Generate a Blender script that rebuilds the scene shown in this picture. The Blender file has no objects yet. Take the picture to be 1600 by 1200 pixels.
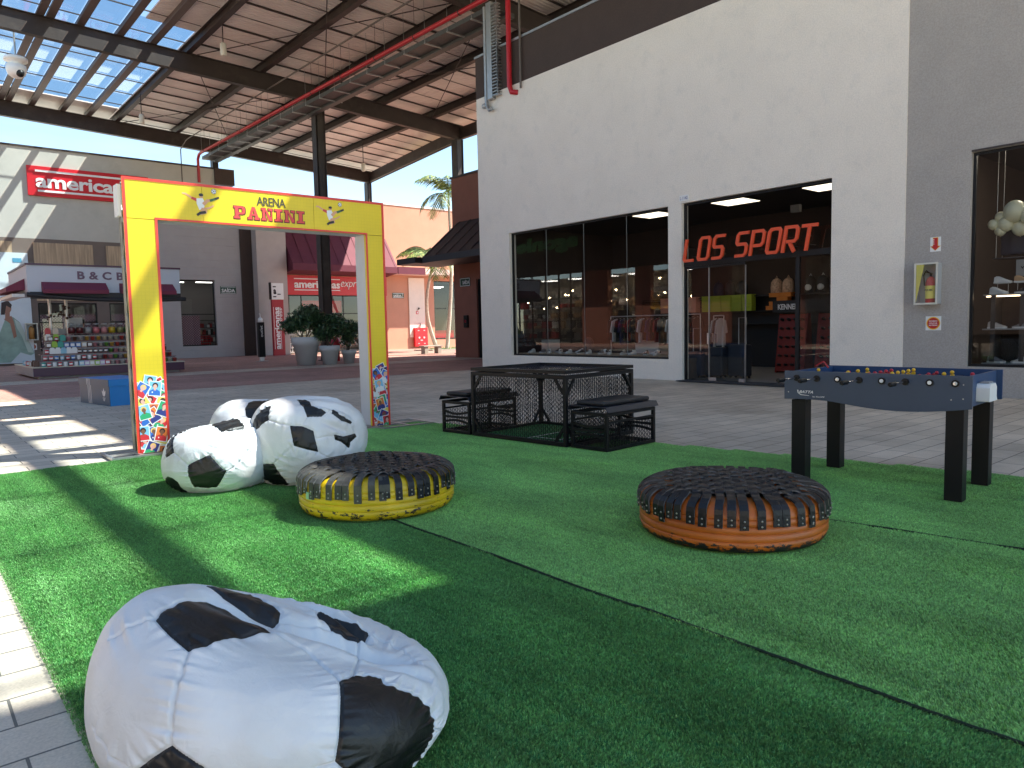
import bpy, bmesh, math, random
import numpy as np
from mathutils import Vector, Matrix, noise
random.seed(7); rng = np.random.default_rng(7)
S = bpy.context.scene
COL = S.collection
R = math.radians

# ------------------------------------------------------------------ camera
cam_d = bpy.data.cameras.new('camera'); cam = bpy.data.objects.new('camera', cam_d); COL.objects.link(cam)
cam_d.sensor_width = 36.0; cam_d.lens = 1149.22 / 1600 * 36; cam_d.clip_start = .05; cam_d.clip_end = 3000
FW = Vector((0.64289263, 0.76190873, -0.07863932)); RT = Vector((0.76304076, -0.64601061, -0.02095446)); UP = Vector((0.06676722, 0.04653354, 0.99668288))
cam.matrix_world = Matrix(((RT.x, UP.x, -FW.x, 0), (RT.y, UP.y, -FW.y, 0), (RT.z, UP.z, -FW.z, 1.35), (0, 0, 0, 1)))
S.camera = cam

# ------------------------------------------------------------------ world and sun
SUN = Vector((1, -.66, 1.718)).normalized()
w = bpy.data.worlds.new('World'); S.world = w; w.use_nodes = True
nt = w.node_tree; nt.nodes.clear()
out = nt.nodes.new('ShaderNodeOutputWorld'); bg = nt.nodes.new('ShaderNodeBackground'); sky = nt.nodes.new('ShaderNodeTexSky')
sky.sky_type = 'NISHITA'; sky.sun_disc = False
sky.sun_elevation = math.asin(SUN.z); sky.sun_rotation = math.atan2(SUN.x, SUN.y); sky.air_density = .7; sky.dust_density = .1; sky.ozone_density = 1.0
tc = nt.nodes.new('ShaderNodeTexCoord'); mp = nt.nodes.new('ShaderNodeMapping'); mp.inputs['Scale'].default_value = (1.2, 2.2, 7)
ns = nt.nodes.new('ShaderNodeTexNoise'); ns.inputs['Scale'].default_value = 2.2; ns.inputs['Detail'].default_value = 8; ns.inputs['Roughness'].default_value = .62
cr = nt.nodes.new('ShaderNodeValToRGB'); cr.color_ramp.elements[0].position = .50; cr.color_ramp.elements[1].position = .82
cr.color_ramp.elements[0].color = (0, 0, 0, 1); cr.color_ramp.elements[1].color = (.3, .3, .3, 1)
mx = nt.nodes.new('ShaderNodeMix'); mx.data_type = 'RGBA'; mx.inputs[7].default_value = (2.6, 2.7, 2.9, 1)
nt.links.new(tc.outputs['Generated'], mp.inputs[0]); nt.links.new(mp.outputs[0], ns.inputs['Vector']); nt.links.new(ns.outputs[0], cr.inputs[0])
nt.links.new(cr.outputs[0], mx.inputs[0]); hs = nt.nodes.new('ShaderNodeHueSaturation'); hs.inputs['Saturation'].default_value = 1.05; nt.links.new(sky.outputs[0], hs.inputs['Color']); tn = nt.nodes.new('ShaderNodeMix'); tn.data_type = 'RGBA'; tn.blend_type = 'MULTIPLY'; tn.inputs[0].default_value = 1; tn.inputs[7].default_value = (1.08, 1.03, .88, 1); nt.links.new(hs.outputs[0], tn.inputs[6]); nt.links.new(tn.outputs[2], mx.inputs[6]); nt.links.new(mx.outputs[2], bg.inputs[0])
bg.inputs[1].default_value = .083
nt.links.new(bg.outputs[0], out.inputs[0])
sd = bpy.data.lights.new('sun', 'SUN'); sd.energy = 3.2; sd.angle = R(.55); sd.color = (1, .90, .77)
so = bpy.data.objects.new('sun', sd); COL.objects.link(so); so.rotation_euler = SUN.to_track_quat('Z', 'Y').to_euler(); so.location = (20, -10, 30)
S.view_settings.view_transform = 'Standard'; S.view_settings.look = 'None'; S.view_settings.gamma = 1; S.view_settings.exposure = 2.36
S.render.engine = 'CYCLES'
try:
    S.cycles.max_bounces = 8; S.cycles.transparent_max_bounces = 16; S.cycles.caustics_reflective = False; S.cycles.caustics_refractive = False
except Exception: pass

# ------------------------------------------------------------------ helpers
def lin(r, g, b):
    f = lambda c: ((c / 255 + .055) / 1.055) ** 2.4 if c > 10 else c / 255 / 12.92
    return (f(r), f(g), f(b), 1)
MATS = {}
def mat(name, col, rough=.55, metal=0, var=0, vs=3, bump=0, bs=60, spec=.5, emit=None, es=1, dirt=None, ds=2, coat=0, sheen=0, speck=0):
    """principled surface with a little procedural variation; dirt = colour of patchy stains"""
    if name in MATS: return MATS[name]
    m = bpy.data.materials.new(name); m.use_nodes = True; t = m.node_tree; p = t.nodes['Principled BSDF']
    c = tuple(col[:3]) + (1,)
    p.inputs['Base Color'].default_value = c; p.inputs['Roughness'].default_value = rough; p.inputs['Metallic'].default_value = metal
    p.inputs['Specular IOR Level'].default_value = spec; p.inputs['Coat Weight'].default_value = coat
    if sheen: p.inputs['Sheen Weight'].default_value = sheen
    if emit: p.inputs['Emission Color'].default_value = tuple(emit[:3]) + (1,); p.inputs['Emission Strength'].default_value = es
    if var or bump or dirt:
        g = t.nodes.new('ShaderNodeNewGeometry')
        if var or dirt:
            n = t.nodes.new('ShaderNodeTexNoise'); n.inputs['Scale'].default_value = vs; n.inputs['Detail'].default_value = 6; n.inputs['Roughness'].default_value = .6
            t.links.new(g.outputs['Position'], n.inputs['Vector'])
            r = t.nodes.new('ShaderNodeValToRGB'); r.color_ramp.elements[0].position = .3; r.color_ramp.elements[1].position = .7
            r.color_ramp.elements[0].color = tuple(x * (1 - var) for x in c[:3]) + (1,); r.color_ramp.elements[1].color = tuple(min(1, x * (1 + var * .6)) for x in c[:3]) + (1,)
            t.links.new(n.outputs[0], r.inputs[0]); last = r.outputs[0]
            if dirt:
                n2 = t.nodes.new('ShaderNodeTexNoise'); n2.inputs['Scale'].default_value = ds; n2.inputs['Detail'].default_value = 9; n2.inputs['Roughness'].default_value = .7
                t.links.new(g.outputs['Position'], n2.inputs['Vector'])
                r2 = t.nodes.new('ShaderNodeValToRGB'); r2.color_ramp.elements[0].position = .52; r2.color_ramp.elements[1].position = .72; r2.color_ramp.elements[1].color = (.8, .8, .8, 1)
                t.links.new(n2.outputs[0], r2.inputs[0])
                x = t.nodes.new('ShaderNodeMix'); x.data_type = 'RGBA'; x.inputs[7].default_value = tuple(dirt[:3]) + (1,)
                t.links.new(r2.outputs[0], x.inputs[0]); t.links.new(last, x.inputs[6]); last = x.outputs[2]
            if speck:
                n3 = t.nodes.new('ShaderNodeTexNoise'); n3.inputs['Scale'].default_value = 38; n3.inputs['Detail'].default_value = 3; n3.inputs['Roughness'].default_value = .7; t.links.new(g.outputs['Position'], n3.inputs['Vector'])
                r3 = t.nodes.new('ShaderNodeMapRange'); r3.inputs['From Min'].default_value = .35; r3.inputs['From Max'].default_value = .65; r3.inputs['To Min'].default_value = 1 - speck; r3.inputs['To Max'].default_value = 1 + speck; t.links.new(n3.outputs[0], r3.inputs[0])
                sc = t.nodes.new('ShaderNodeVectorMath'); sc.operation = 'SCALE'; t.links.new(last, sc.inputs[0]); t.links.new(r3.outputs[0], sc.inputs['Scale']); last = sc.outputs[0]
            t.links.new(last, p.inputs['Base Color'])
        if bump:
            n = t.nodes.new('ShaderNodeTexNoise'); n.inputs['Scale'].default_value = bs; n.inputs['Detail'].default_value = 4
            t.links.new(g.outputs['Position'], n.inputs['Vector'])
            b = t.nodes.new('ShaderNodeBump'); b.inputs['Strength'].default_value = bump; b.inputs['Distance'].default_value = .01
            t.links.new(n.outputs[0], b.inputs['Height']); t.links.new(b.outputs[0], p.inputs['Normal'])
    MATS[name] = m
    return m

def glass_mat(name, tint=(.8, .83, .84), ior=1.7, rough=0.0):
    if name in MATS: return MATS[name]
    m = bpy.data.materials.new(name); m.use_nodes = True; t = m.node_tree; t.nodes.clear()
    o = t.nodes.new('ShaderNodeOutputMaterial'); a = t.nodes.new('ShaderNodeBsdfTransparent'); g = t.nodes.new('ShaderNodeBsdfGlossy'); x = t.nodes.new('ShaderNodeMixShader'); f = t.nodes.new('ShaderNodeFresnel'); gm = t.nodes.new('ShaderNodeNewGeometry'); mi = t.nodes.new('ShaderNodeMix'); mi.inputs[2].default_value = ior; mi.inputs[3].default_value = 1 / ior; t.links.new(gm.outputs['Backfacing'], mi.inputs[0]); t.links.new(mi.outputs[0], f.inputs[0])
    a.inputs[0].default_value = tuple(tint) + (1,); g.inputs['Roughness'].default_value = rough
    t.links.new(f.outputs[0], x.inputs[0]); t.links.new(a.outputs[0], x.inputs[1]); t.links.new(g.outputs[0], x.inputs[2]); t.links.new(x.outputs[0], o.inputs[0])
    MATS[name] = m; return m

WP = {}                      # world position of each unrotated thing whose parts are built in world coordinates
class MB:
    def __init__(s): s.v = []; s.f = []; s.m = []; s.sm = []
    def add(s, vs, fs, m=0, smooth=False):
        o = len(s.v); s.v += [tuple(v) for v in vs]
        for f in fs: s.f.append(tuple(i + o for i in f)); s.m.append(m); s.sm.append(smooth)
        return s
    def box(s, x0, x1, y0, y1, z0, z1, m=0):
        v = [(x, y, z) for z in (z0, z1) for y in (y0, y1) for x in (x0, x1)]
        return s.add(v, [(0, 2, 3, 1), (4, 5, 7, 6), (0, 1, 5, 4), (2, 6, 7, 3), (0, 4, 6, 2), (1, 3, 7, 5)], m)
    def obox(s, M, sx, sy, sz, m=0):
        v = [M @ Vector((x * sx / 2, y * sy / 2, z * sz / 2)) for z in (-1, 1) for y in (-1, 1) for x in (-1, 1)]
        return s.add(v, [(0, 2, 3, 1), (4, 5, 7, 6), (0, 1, 5, 4), (2, 6, 7, 3), (0, 4, 6, 2), (1, 3, 7, 5)], m)
    def bar(s, a, b, w, h, m=0, up=(0, 0, 1)):
        a = Vector(a); b = Vector(b); d = (b - a); L = d.length
        if L < 1e-6: return s
        d /= L; up = Vector(up)
        if abs(d.dot(up)) > .98: up = Vector((1, 0, 0)) if abs(d.x) < .9 else Vector((0, 1, 0))
        sd = d.cross(up).normalized(); u = sd.cross(d)
        M = Matrix((sd, d, u)).transposed().to_4x4(); M.translation = (a + b) / 2
        return s.obox(M, w, L, h, m)
    def quad(s, a, b, c, d, m=0): return s.add([a, b, c, d], [(0, 1, 2, 3)], m)
    def prism(s, pts, O, U, V, t, m=0, smooth=False):
        """polygon pts (u,v) in the plane O+uU+vV, extruded by t along U x V"""
        O = Vector(O); U = Vector(U); V = Vector(V); N = U.cross(V).normalized(); n = len(pts)
        A = [O + U * p[0] + V * p[1] for p in pts]; B = [a + N * t for a in A]
        s.add(A + B, [tuple(range(n))[::-1], tuple(range(n, 2 * n))], m)
        return s.add(A + B, [(i, (i + 1) % n, n + (i + 1) % n, n + i) for i in range(n)], m, smooth)
    def flat(s, pts, O, U, V, m=0):
        O = Vector(O); U = Vector(U); V = Vector(V)
        return s.add([O + U * p[0] + V * p[1] for p in pts], [tuple(range(len(pts)))], m)
    def tube(s, pts, r, n=10, m=0, caps=True, smooth=True):
        pts = [Vector(p) for p in pts]; k = len(pts); rr = r if isinstance(r, (list, tuple)) else [r] * k
        vs = []; pu = None
        for i, p in enumerate(pts):
            d = (pts[min(i + 1, k - 1)] - pts[max(i - 1, 0)]).normalized()
            if pu is None:
                pu = Vector((0, 0, 1)) if abs(d.z) < .9 else Vector((1, 0, 0))
            a = d.cross(pu).normalized(); b = a.cross(d).normalized(); pu = b
            for j in range(n):
                t = 2 * math.pi * j / n; vs.append(p + (a * math.cos(t) + b * math.sin(t)) * rr[i])
        fs = [(i * n + j, i * n + (j + 1) % n, (i + 1) * n + (j + 1) % n, (i + 1) * n + j) for i in range(k - 1) for j in range(n)]
        s.add(vs, fs, m, smooth)
        if caps: s.add(vs[:n], [tuple(range(n))[::-1]], m); s.add(vs[-n:], [tuple(range(n))], m)
        return s
    def lathe(s, prof, c=(0, 0, 0), n=32, m=0, smooth=True, sq=1.0):
        vs = []
        for r, z in prof:
            for j in range(n):
                t = 2 * math.pi * j / n; vs.append((c[0] + r * math.cos(t), c[1] + r * math.sin(t) * sq, c[2] + z))
        fs = [(i * n + j, i * n + (j + 1) % n, (i + 1) * n + (j + 1) % n, (i + 1) * n + j) for i in range(len(prof) - 1) for j in range(n)]
        return s.add(vs, fs, m, smooth)
    def ball(s, c, r, n=12, m=0, sc=(1, 1, 1)):
        prof = [(max(1e-4, math.sin(math.pi * i / n)), -math.cos(math.pi * i / n)) for i in range(n + 1)]
        o = len(s.v); s.lathe(prof, (0, 0, 0), n + 4, m)
        for i in range(o, len(s.v)):
            v = s.v[i]; s.v[i] = (c[0] + v[0] * r * sc[0], c[1] + v[1] * r * sc[1], c[2] + v[2] * r * sc[2])
        return s
    def xf(s, M, start=0):
        for i in range(start, len(s.v)): s.v[i] = tuple(M @ Vector(s.v[i]))
        return s
    def build(s, name, mats, parent=None, bevel=0, local=False, label=None, kind=None):
        if not isinstance(mats, (list, tuple)): mats = [mats]
        me = bpy.data.meshes.new(name); vs = s.v
        if parent is not None and not local and parent.name in WP:
            o = WP[parent.name]; vs = [(v[0] - o[0], v[1] - o[1], v[2] - o[2]) for v in vs]
        me.from_pydata(vs, [], s.f)
        for m in mats: me.materials.append(m)
        me.polygons.foreach_set('material_index', s.m); me.polygons.foreach_set('use_smooth', s.sm); me.update()
        ob = bpy.data.objects.new(name, me); COL.objects.link(ob)
        if parent is not None:
            ob.parent = parent
            if parent.name in WP: WP[ob.name] = WP[parent.name]
        if bevel:
            b = ob.modifiers.new('bevel', 'BEVEL'); b.width = bevel; b.segments = 2; b.limit_method = 'ANGLE'; b.angle_limit = R(40)
        if label: ob['label'] = label
        if kind: ob['kind'] = kind
        return ob
def build_each(mb, name, mats, parent, **k):
    """one part per connected piece"""
    par = list(range(len(mb.v)))
    def find(a):
        while par[a] != a: par[a] = par[par[a]]; a = par[a]
        return a
    for f in mb.f:
        for i in f[1:]: par[find(i)] = find(f[0])
    grp = {}
    for n, f in enumerate(mb.f): grp.setdefault(find(f[0]), []).append(n)
    out = []
    for fs in grp.values():
        q = MB(); ids = sorted({i for n in fs for i in mb.f[n]}); mp = {a: b for b, a in enumerate(ids)}
        q.v = [mb.v[i] for i in ids]
        for n in fs: q.f.append(tuple(mp[i] for i in mb.f[n])); q.m.append(mb.m[n]); q.sm.append(mb.sm[n])
        out.append(q.build(name, mats, parent, **k))
    return out
ORD = ['first', 'second', 'third', 'fourth', 'fifth', 'sixth', 'seventh', 'eighth', 'ninth', 'tenth', 'eleventh', 'twelfth', 'thirteenth', 'fourteenth', 'fifteenth', 'sixteenth', 'seventeenth', 'eighteenth', 'nineteenth', 'twentieth', 'twenty-first', 'twenty-second', 'twenty-third', 'twenty-fourth', 'twenty-fifth', 'twenty-sixth', 'twenty-seventh', 'twenty-eighth']
def thing(name, label, cat, loc=(0, 0, 0), rz=0, group=None):
    o = bpy.data.objects.new(name, None); COL.objects.link(o); o.location = loc; o.rotation_euler = (0, 0, rz); o.empty_display_size = .1
    o['label'] = label; o['category'] = cat
    if group: o['group'] = group
    if rz == 0: WP[o.name] = tuple(loc)
    return o
def tag(o, label, cat, group=None):
    o['label'] = label; o['category'] = cat
    if group: o['group'] = group
    return o
def struct(mb, name, mats, **k): return mb.build(name, mats, kind='structure', **k)
def dup(root, loc, rz=0, label=None, group=None, mats=None, scale=None):
    def cp(o, par):
        c = o.copy(); COL.objects.link(c); c.parent = par
        if mats and o.type == 'MESH' and o.name.split('.')[0] in mats:
            c.data = o.data.copy(); c.data.materials.clear()
            for m in mats[o.name.split('.')[0]]: c.data.materials.append(m)
        for ch in list(o.children):
            if ch is not c: cp(ch, c)
        return c
    r = cp(root, None); r.location = loc; r.rotation_euler = (0, 0, rz)
    if scale: r.scale = scale
    if label: r['label'] = label
    if group: r['group'] = group
    return r
def text(name, txt, O, U, V, W, H, depth, m, parent, bold=0.0, shear=0, sp=1.0, lift=0.0, label=None):
    """lettering whose box is W x H from corner O, reading along U with V up, standing depth out of the plane"""
    cu = bpy.data.curves.new(name, 'FONT'); cu.body = txt; cu.offset = bold; cu.shear = shear; cu.space_character = sp; cu.extrude = 0; cu.resolution_u = 3
    to = bpy.data.objects.new('tmp', cu); COL.objects.link(to); bpy.context.view_layer.update()
    me = bpy.data.meshes.new_from_object(to.evaluated_get(bpy.context.evaluated_depsgraph_get()))
    bpy.data.objects.remove(to); bpy.data.curves.remove(cu)
    bm = bmesh.new(); bm.from_mesh(me); bmesh.ops.remove_doubles(bm, verts=bm.verts, dist=1e-5)
    if depth > 0:
        r = bmesh.ops.extrude_face_region(bm, geom=bm.faces[:]); bmesh.ops.translate(bm, verts=[e for e in r['geom'] if isinstance(e, bmesh.types.BMVert)], vec=(0, 0, 1))
    co = [v.co.copy() for v in bm.verts]; x0 = min(c.x for c in co); x1 = max(c.x for c in co); y0 = min(c.y for c in co); y1 = max(c.y for c in co); z1 = max(c.z for c in co) or 1
    O = Vector(O); U = Vector(U).normalized(); V = Vector(V).normalized(); N = U.cross(V)
    o = Vector(WP.get(parent.name, (0, 0, 0))) if parent is not None else Vector()
    for v in bm.verts:
        a = (v.co.x - x0) / (x1 - x0) * W; b = (v.co.y - y0) / (y1 - y0) * H; c = lift + (v.co.z / z1 * depth if depth > 0 else 0)
        v.co = O + U * a + V * b + N * c - o
    bmesh.ops.recalc_face_normals(bm, faces=bm.faces)
    for f_ in bm.faces: f_.smooth = False
    bm.to_mesh(me); bm.free(); me.materials.clear(); me.materials.append(m); me.name = name
    ob = bpy.data.objects.new(name, me); COL.objects.link(ob)
    if parent is not None: ob.parent = parent; WP[ob.name] = WP.get(parent.name, (0, 0, 0))
    if label: ob['label'] = label
    return ob
def clip(poly, x0, y0, x1, y1):
    for ax, lim, sg in ((0, x0, 1), (0, x1, -1), (1, y0, 1), (1, y1, -1)):
        o = []
        for i in range(len(poly)):
            a = poly[i - 1]; b = poly[i]; da = (a[ax] - lim) * sg; db = (b[ax] - lim) * sg
            if (da >= 0) != (db >= 0):
                t = da / (da - db); o.append((a[0] + (b[0] - a[0]) * t, a[1] + (b[1] - a[1]) * t))
            if db >= 0: o.append(b)
        poly = o
        if not poly: return []
    return poly
def circle(cx, cy, rx, ry=None, n=14, a0=0, a1=360):
    ry = ry or rx
    full = abs(a1 - a0 - 360) < 1e-6; k = n if full else n + 1
    return [(cx + rx * math.cos(R(a0 + (a1 - a0) * i / n)), cy + ry * math.sin(R(a0 + (a1 - a0) * i / n))) for i in range(k)]
def ribbon(mb, path, wd, O, U, V, t, m=0, shear=0):
    """mitred stroke of width wd along a 2D path, extruded by t"""
    P = [Vector((p[0], p[1])) for p in path]; n = len(P); closed = (P[0] - P[-1]).length < 1e-6
    if closed: P = P[:-1]; n -= 1
    L = []; Rr = []
    for i in range(n):
        a = P[i - 1] if (closed or i > 0) else None; b = P[(i + 1) % n] if (closed or i < n - 1) else None
        d1 = (P[i] - a).normalized() if a is not None else None; d2 = (b - P[i]).normalized() if b is not None else None
        if d1 is None: d1 = d2
        if d2 is None: d2 = d1
        n1 = Vector((-d1.y, d1.x)); n2 = Vector((-d2.y, d2.x)); q = (n1 + n2); q = q / max(.3, q.length_squared) * 2
        L.append(P[i] + q * wd / 2); Rr.append(P[i] - q * wd / 2)
    rng_ = range(n if closed else n - 1)
    for i in rng_:
        j = (i + 1) % n
        quad = [Rr[i], Rr[j], L[j], L[i]]
        mb.prism([(p.x + shear * p.y, p.y) for p in quad], O, U, V, t, m)
def jit(a): return random.uniform(-a, a)
X3, Y3, Z3 = Vector((1, 0, 0)), Vector((0, 1, 0)), Vector((0, 0, 1))

# ------------------------------------------------------------------ common materials
white_wall = mat('textured cream render', (.80, .74, .66), .85, var=.04, vs=1.2, bump=.8, bs=45, speck=.07, dirt=(.70, .66, .6), ds=2.5)
grey_wall = mat('textured grey render', (.38, .355, .33), .85, var=.06, vs=1.5, bump=.8, bs=45, speck=.10)
brown_paint = mat('dark brown render', (.055, .036, .03), .8, var=.08, vs=2, bump=.5, bs=45, speck=.12)
terra = mat('terracotta render', (.50, .25, .17), .85, speck=.05, var=.07, vs=1.5, bump=.3, bs=50)
terra_dk = mat('deep terracotta render', (.24, .095, .065), .85, speck=.08, var=.07, vs=2, bump=.3, bs=50)
steel = mat('dark painted steel', (.045, .034, .031), .55, spec=.35, var=.15, vs=3, dirt=(.085, .07, .06), ds=1.1)
steel_lt = mat('grey brown painted steel', (.12, .10, .09), .55, var=.15, vs=2)
black_metal = mat('satin black metal', (.005, .0055, .007), .42, spec=.35)
frame_blk = mat('black window frame', (.007, .007, .008), .45, spec=.35)
galv = mat('galvanised metal', (.42, .43, .44), .38, metal=.7, var=.12, vs=8)
alu = mat('dull aluminium', (.5, .5, .5), .35, metal=.8, var=.1, vs=9)
whitep = mat('white paint', (.78, .78, .77), .5)
red_paint = mat('fire red paint', (.42, .012, .022), .4)
red_sign = mat('signal red board', (.55, .008, .018), .4)
glass = glass_mat('shop glass', (.74, .76, .76), 1.6)
glass_clear = glass_mat('clear glass', (.9, .92, .92), 1.45)
greensign = mat('dark green sign', (.012, .06, .035), .5)
# ------------------------------------------------------------------ ground
def paving_mat(name, c1, c2, mortar, bw, bh, rot=0):
    m = bpy.data.materials.new(name); m.use_nodes = True; t = m.node_tree; p = t.nodes['Principled BSDF']
    g = t.nodes.new('ShaderNodeNewGeometry'); mp = t.nodes.new('ShaderNodeMapping'); mp.inputs['Rotation'].default_value = (0, 0, rot)
    b = t.nodes.new('ShaderNodeTexBrick'); b.inputs['Scale'].default_value = 1; b.inputs['Brick Width'].default_value = bw; b.inputs['Row Height'].default_value = bh
    b.inputs['Mortar Size'].default_value = .006; b.inputs['Mortar Smooth'].default_value = .3; b.inputs['Bias'].default_value = 0
    b.inputs['Color1'].default_value = tuple(c1) + (1,); b.inputs['Color2'].default_value = tuple(c2) + (1,); b.inputs['Mortar'].default_value = tuple(mortar) + (1,)
    n = t.nodes.new('ShaderNodeTexNoise'); n.inputs['Scale'].default_value = .55; n.inputs['Detail'].default_value = 9; n.inputs['Roughness'].default_value = .68
    n2 = t.nodes.new('ShaderNodeTexNoise'); n2.inputs['Scale'].default_value = 90; n2.inputs['Detail'].default_value = 3
    r = t.nodes.new('ShaderNodeMapRange'); r.inputs['From Min'].default_value = .3; r.inputs['From Max'].default_value = .72; r.inputs['To Min'].default_value = .62; r.inputs['To Max'].default_value = 1.18
    r2 = t.nodes.new('ShaderNodeMapRange'); r2.inputs['From Min'].default_value = .3; r2.inputs['From Max'].default_value = .7; r2.inputs['To Min'].default_value = .86; r2.inputs['To Max'].default_value = 1.1
    mul = t.nodes.new('ShaderNodeMath'); mul.operation = 'MULTIPLY'
    mx = t.nodes.new('ShaderNodeVectorMath'); mx.operation = 'SCALE'
    L = t.links.new
    L(g.outputs['Position'], mp.inputs[0]); L(mp.outputs[0], b.inputs['Vector']); L(g.outputs['Position'], n.inputs['Vector']); L(g.outputs['Position'], n2.inputs['Vector'])
    L(n.outputs[0], r.inputs[0]); L(n2.outputs[0], r2.inputs[0]); L(r.outputs[0], mul.inputs[0]); L(r2.outputs[0], mul.inputs[1])
    L(b.outputs['Color'], mx.inputs[0]); L(mul.outputs[0], mx.inputs['Scale']); L(mx.outputs[0], p.inputs['Base Color'])
    bp = t.nodes.new('ShaderNodeBump'); bp.inputs['Strength'].default_value = .5; bp.inputs['Distance'].default_value = .004; bp.invert = True
    ad = t.nodes.new('ShaderNodeMath'); ad.operation = 'MULTIPLY_ADD'; ad.inputs[1].default_value = .25
    L(n2.outputs[0], ad.inputs[0]); L(b.outputs['Fac'], ad.inputs[2]); L(ad.outputs[0], bp.inputs['Height']); L(bp.outputs[0], p.inputs['Normal'])
    p.inputs['Roughness'].default_value = .72; p.inputs['Specular IOR Level'].default_value = .35
    return m
pav_grey = paving_mat('grey concrete pavers', (.66, .565, .455), (.54, .455, .36), (.15, .14, .125), .5, .25)
pav_red = paving_mat('red brick pavers', (.48, .27, .22), (.37, .21, .18), (.15, .10, .09), .22, .11, R(45))
struct(MB().box(-60, 70, -50, 110, -.3, 0), 'ground', pav_grey)
struct(MB().quad((-10, 18.4, .004), (60, 18.4, .004), (60, 24.6, .004), (-10, 24.6, .004)), 'red_paving', pav_red)
struct(MB().quad((-10, 26.4, .004), (60, 26.4, .004), (60, 40.9, .004), (-10, 40.9, .004)), 'red_paving', pav_red)

# ------------------------------------------------------------------ artificial turf
def turf_material(name, c, amp):
    m = bpy.data.materials.new(name); m.use_nodes = True; t = m.node_tree; p = t.nodes['Principled BSDF']; L = t.links.new
    g = t.nodes.new('ShaderNodeNewGeometry'); oi = t.nodes.new('ShaderNodeObjectInfo')
    n = t.nodes.new('ShaderNodeTexNoise'); n.inputs['Scale'].default_value = 2.2; n.inputs['Detail'].default_value = 7; n.inputs['Roughness'].default_value = .65
    mp = t.nodes.new('ShaderNodeMapping'); mp.inputs['Rotation'].default_value = (0, 0, .35); mp.inputs['Scale'].default_value = (1, .35, 1)
    L(g.outputs['Position'], mp.inputs[0]); L(mp.outputs[0], n.inputs['Vector'])
    r = t.nodes.new('ShaderNodeMapRange'); r.inputs['From Min'].default_value = .32; r.inputs['From Max'].default_value = .68; r.inputs['To Min'].default_value = 1 - amp; r.inputs['To Max'].default_value = 1 + amp
    L(n.outputs[0], r.inputs[0])
    n3 = t.nodes.new('ShaderNodeTexWhiteNoise'); n3.noise_dimensions = '3D'
    sn = t.nodes.new('ShaderNodeVectorMath'); sn.operation = 'SNAP'; sn.inputs[1].default_value = (.006, .006, .5)
    L(g.outputs['Position'], sn.inputs[0]); L(sn.outputs[0], n3.inputs['Vector'])
    r3 = t.nodes.new('ShaderNodeMapRange'); r3.inputs['To Min'].default_value = .5; r3.inputs['To Max'].default_value = 1.65; L(n3.outputs['Value'], r3.inputs[0])  # random tone per cell, its range widened to paint in glints
    mu = t.nodes.new('ShaderNodeMath'); mu.operation = 'MULTIPLY'; L(r.outputs[0], mu.inputs[0]); L(r3.outputs[0], mu.inputs[1])
    sc = t.nodes.new('ShaderNodeVectorMath'); sc.operation = 'SCALE'; sc.inputs[0].default_value = c; L(mu.outputs[0], sc.inputs['Scale'])
    L(sc.outputs[0], p.inputs['Base Color']); p.inputs['Roughness'].default_value = .42; p.inputs['Specular IOR Level'].default_value = .45
    return m
turf_a = turf_material('synthetic turf green', (.18, .40, .13), .3)
turf_b = turf_material('synthetic turf lighter nap', (.215, .46, .115), .28)
turf_under = mat('turf backing', (.04, .2, .05), .9, var=.3, vs=6)
def blade_patch(name, mtl, size, n, lean, h=.0125):
    vs = []; fs = []
    for i in range(n):
        x = (random.random() * 1.25 - .125) * size; y = (random.random() * 1.25 - .125) * size; a = random.random() * 6.283; wd = .0009 + random.random() * .0007; hh = h * random.uniform(.6, 1.15)
        lx = lean[0] * hh + jit(.55) * hh; ly = lean[1] * hh + jit(.55) * hh; c, s_ = math.cos(a) * wd, math.sin(a) * wd; k = len(vs)
        vs += [(x - c, y - s_, 0), (x + c, y + s_, 0), (x + c * .8 + lx * .4, y + s_ * .8 + ly * .4, hh * .6), (x - c * .8 + lx * .4, y - s_ * .8 + ly * .4, hh * .6), (x + lx, y + ly, hh)]
        fs += [(k, k + 1, k + 2, k + 3), (k + 3, k + 2, k + 4)]
    me = bpy.data.meshes.new(name); me.from_pydata(vs, [], fs); me.materials.append(mtl); me.update()
    return me
def inside(p, poly):
    c = False
    for i in range(len(poly)):
        a = poly[i - 1]; b = poly[i]
        if (a[1] > p[1]) != (b[1] > p[1]) and p[0] < (b[0] - a[0]) * (p[1] - a[1]) / (b[1] - a[1]) + a[0]: c = not c
    return c
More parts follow.
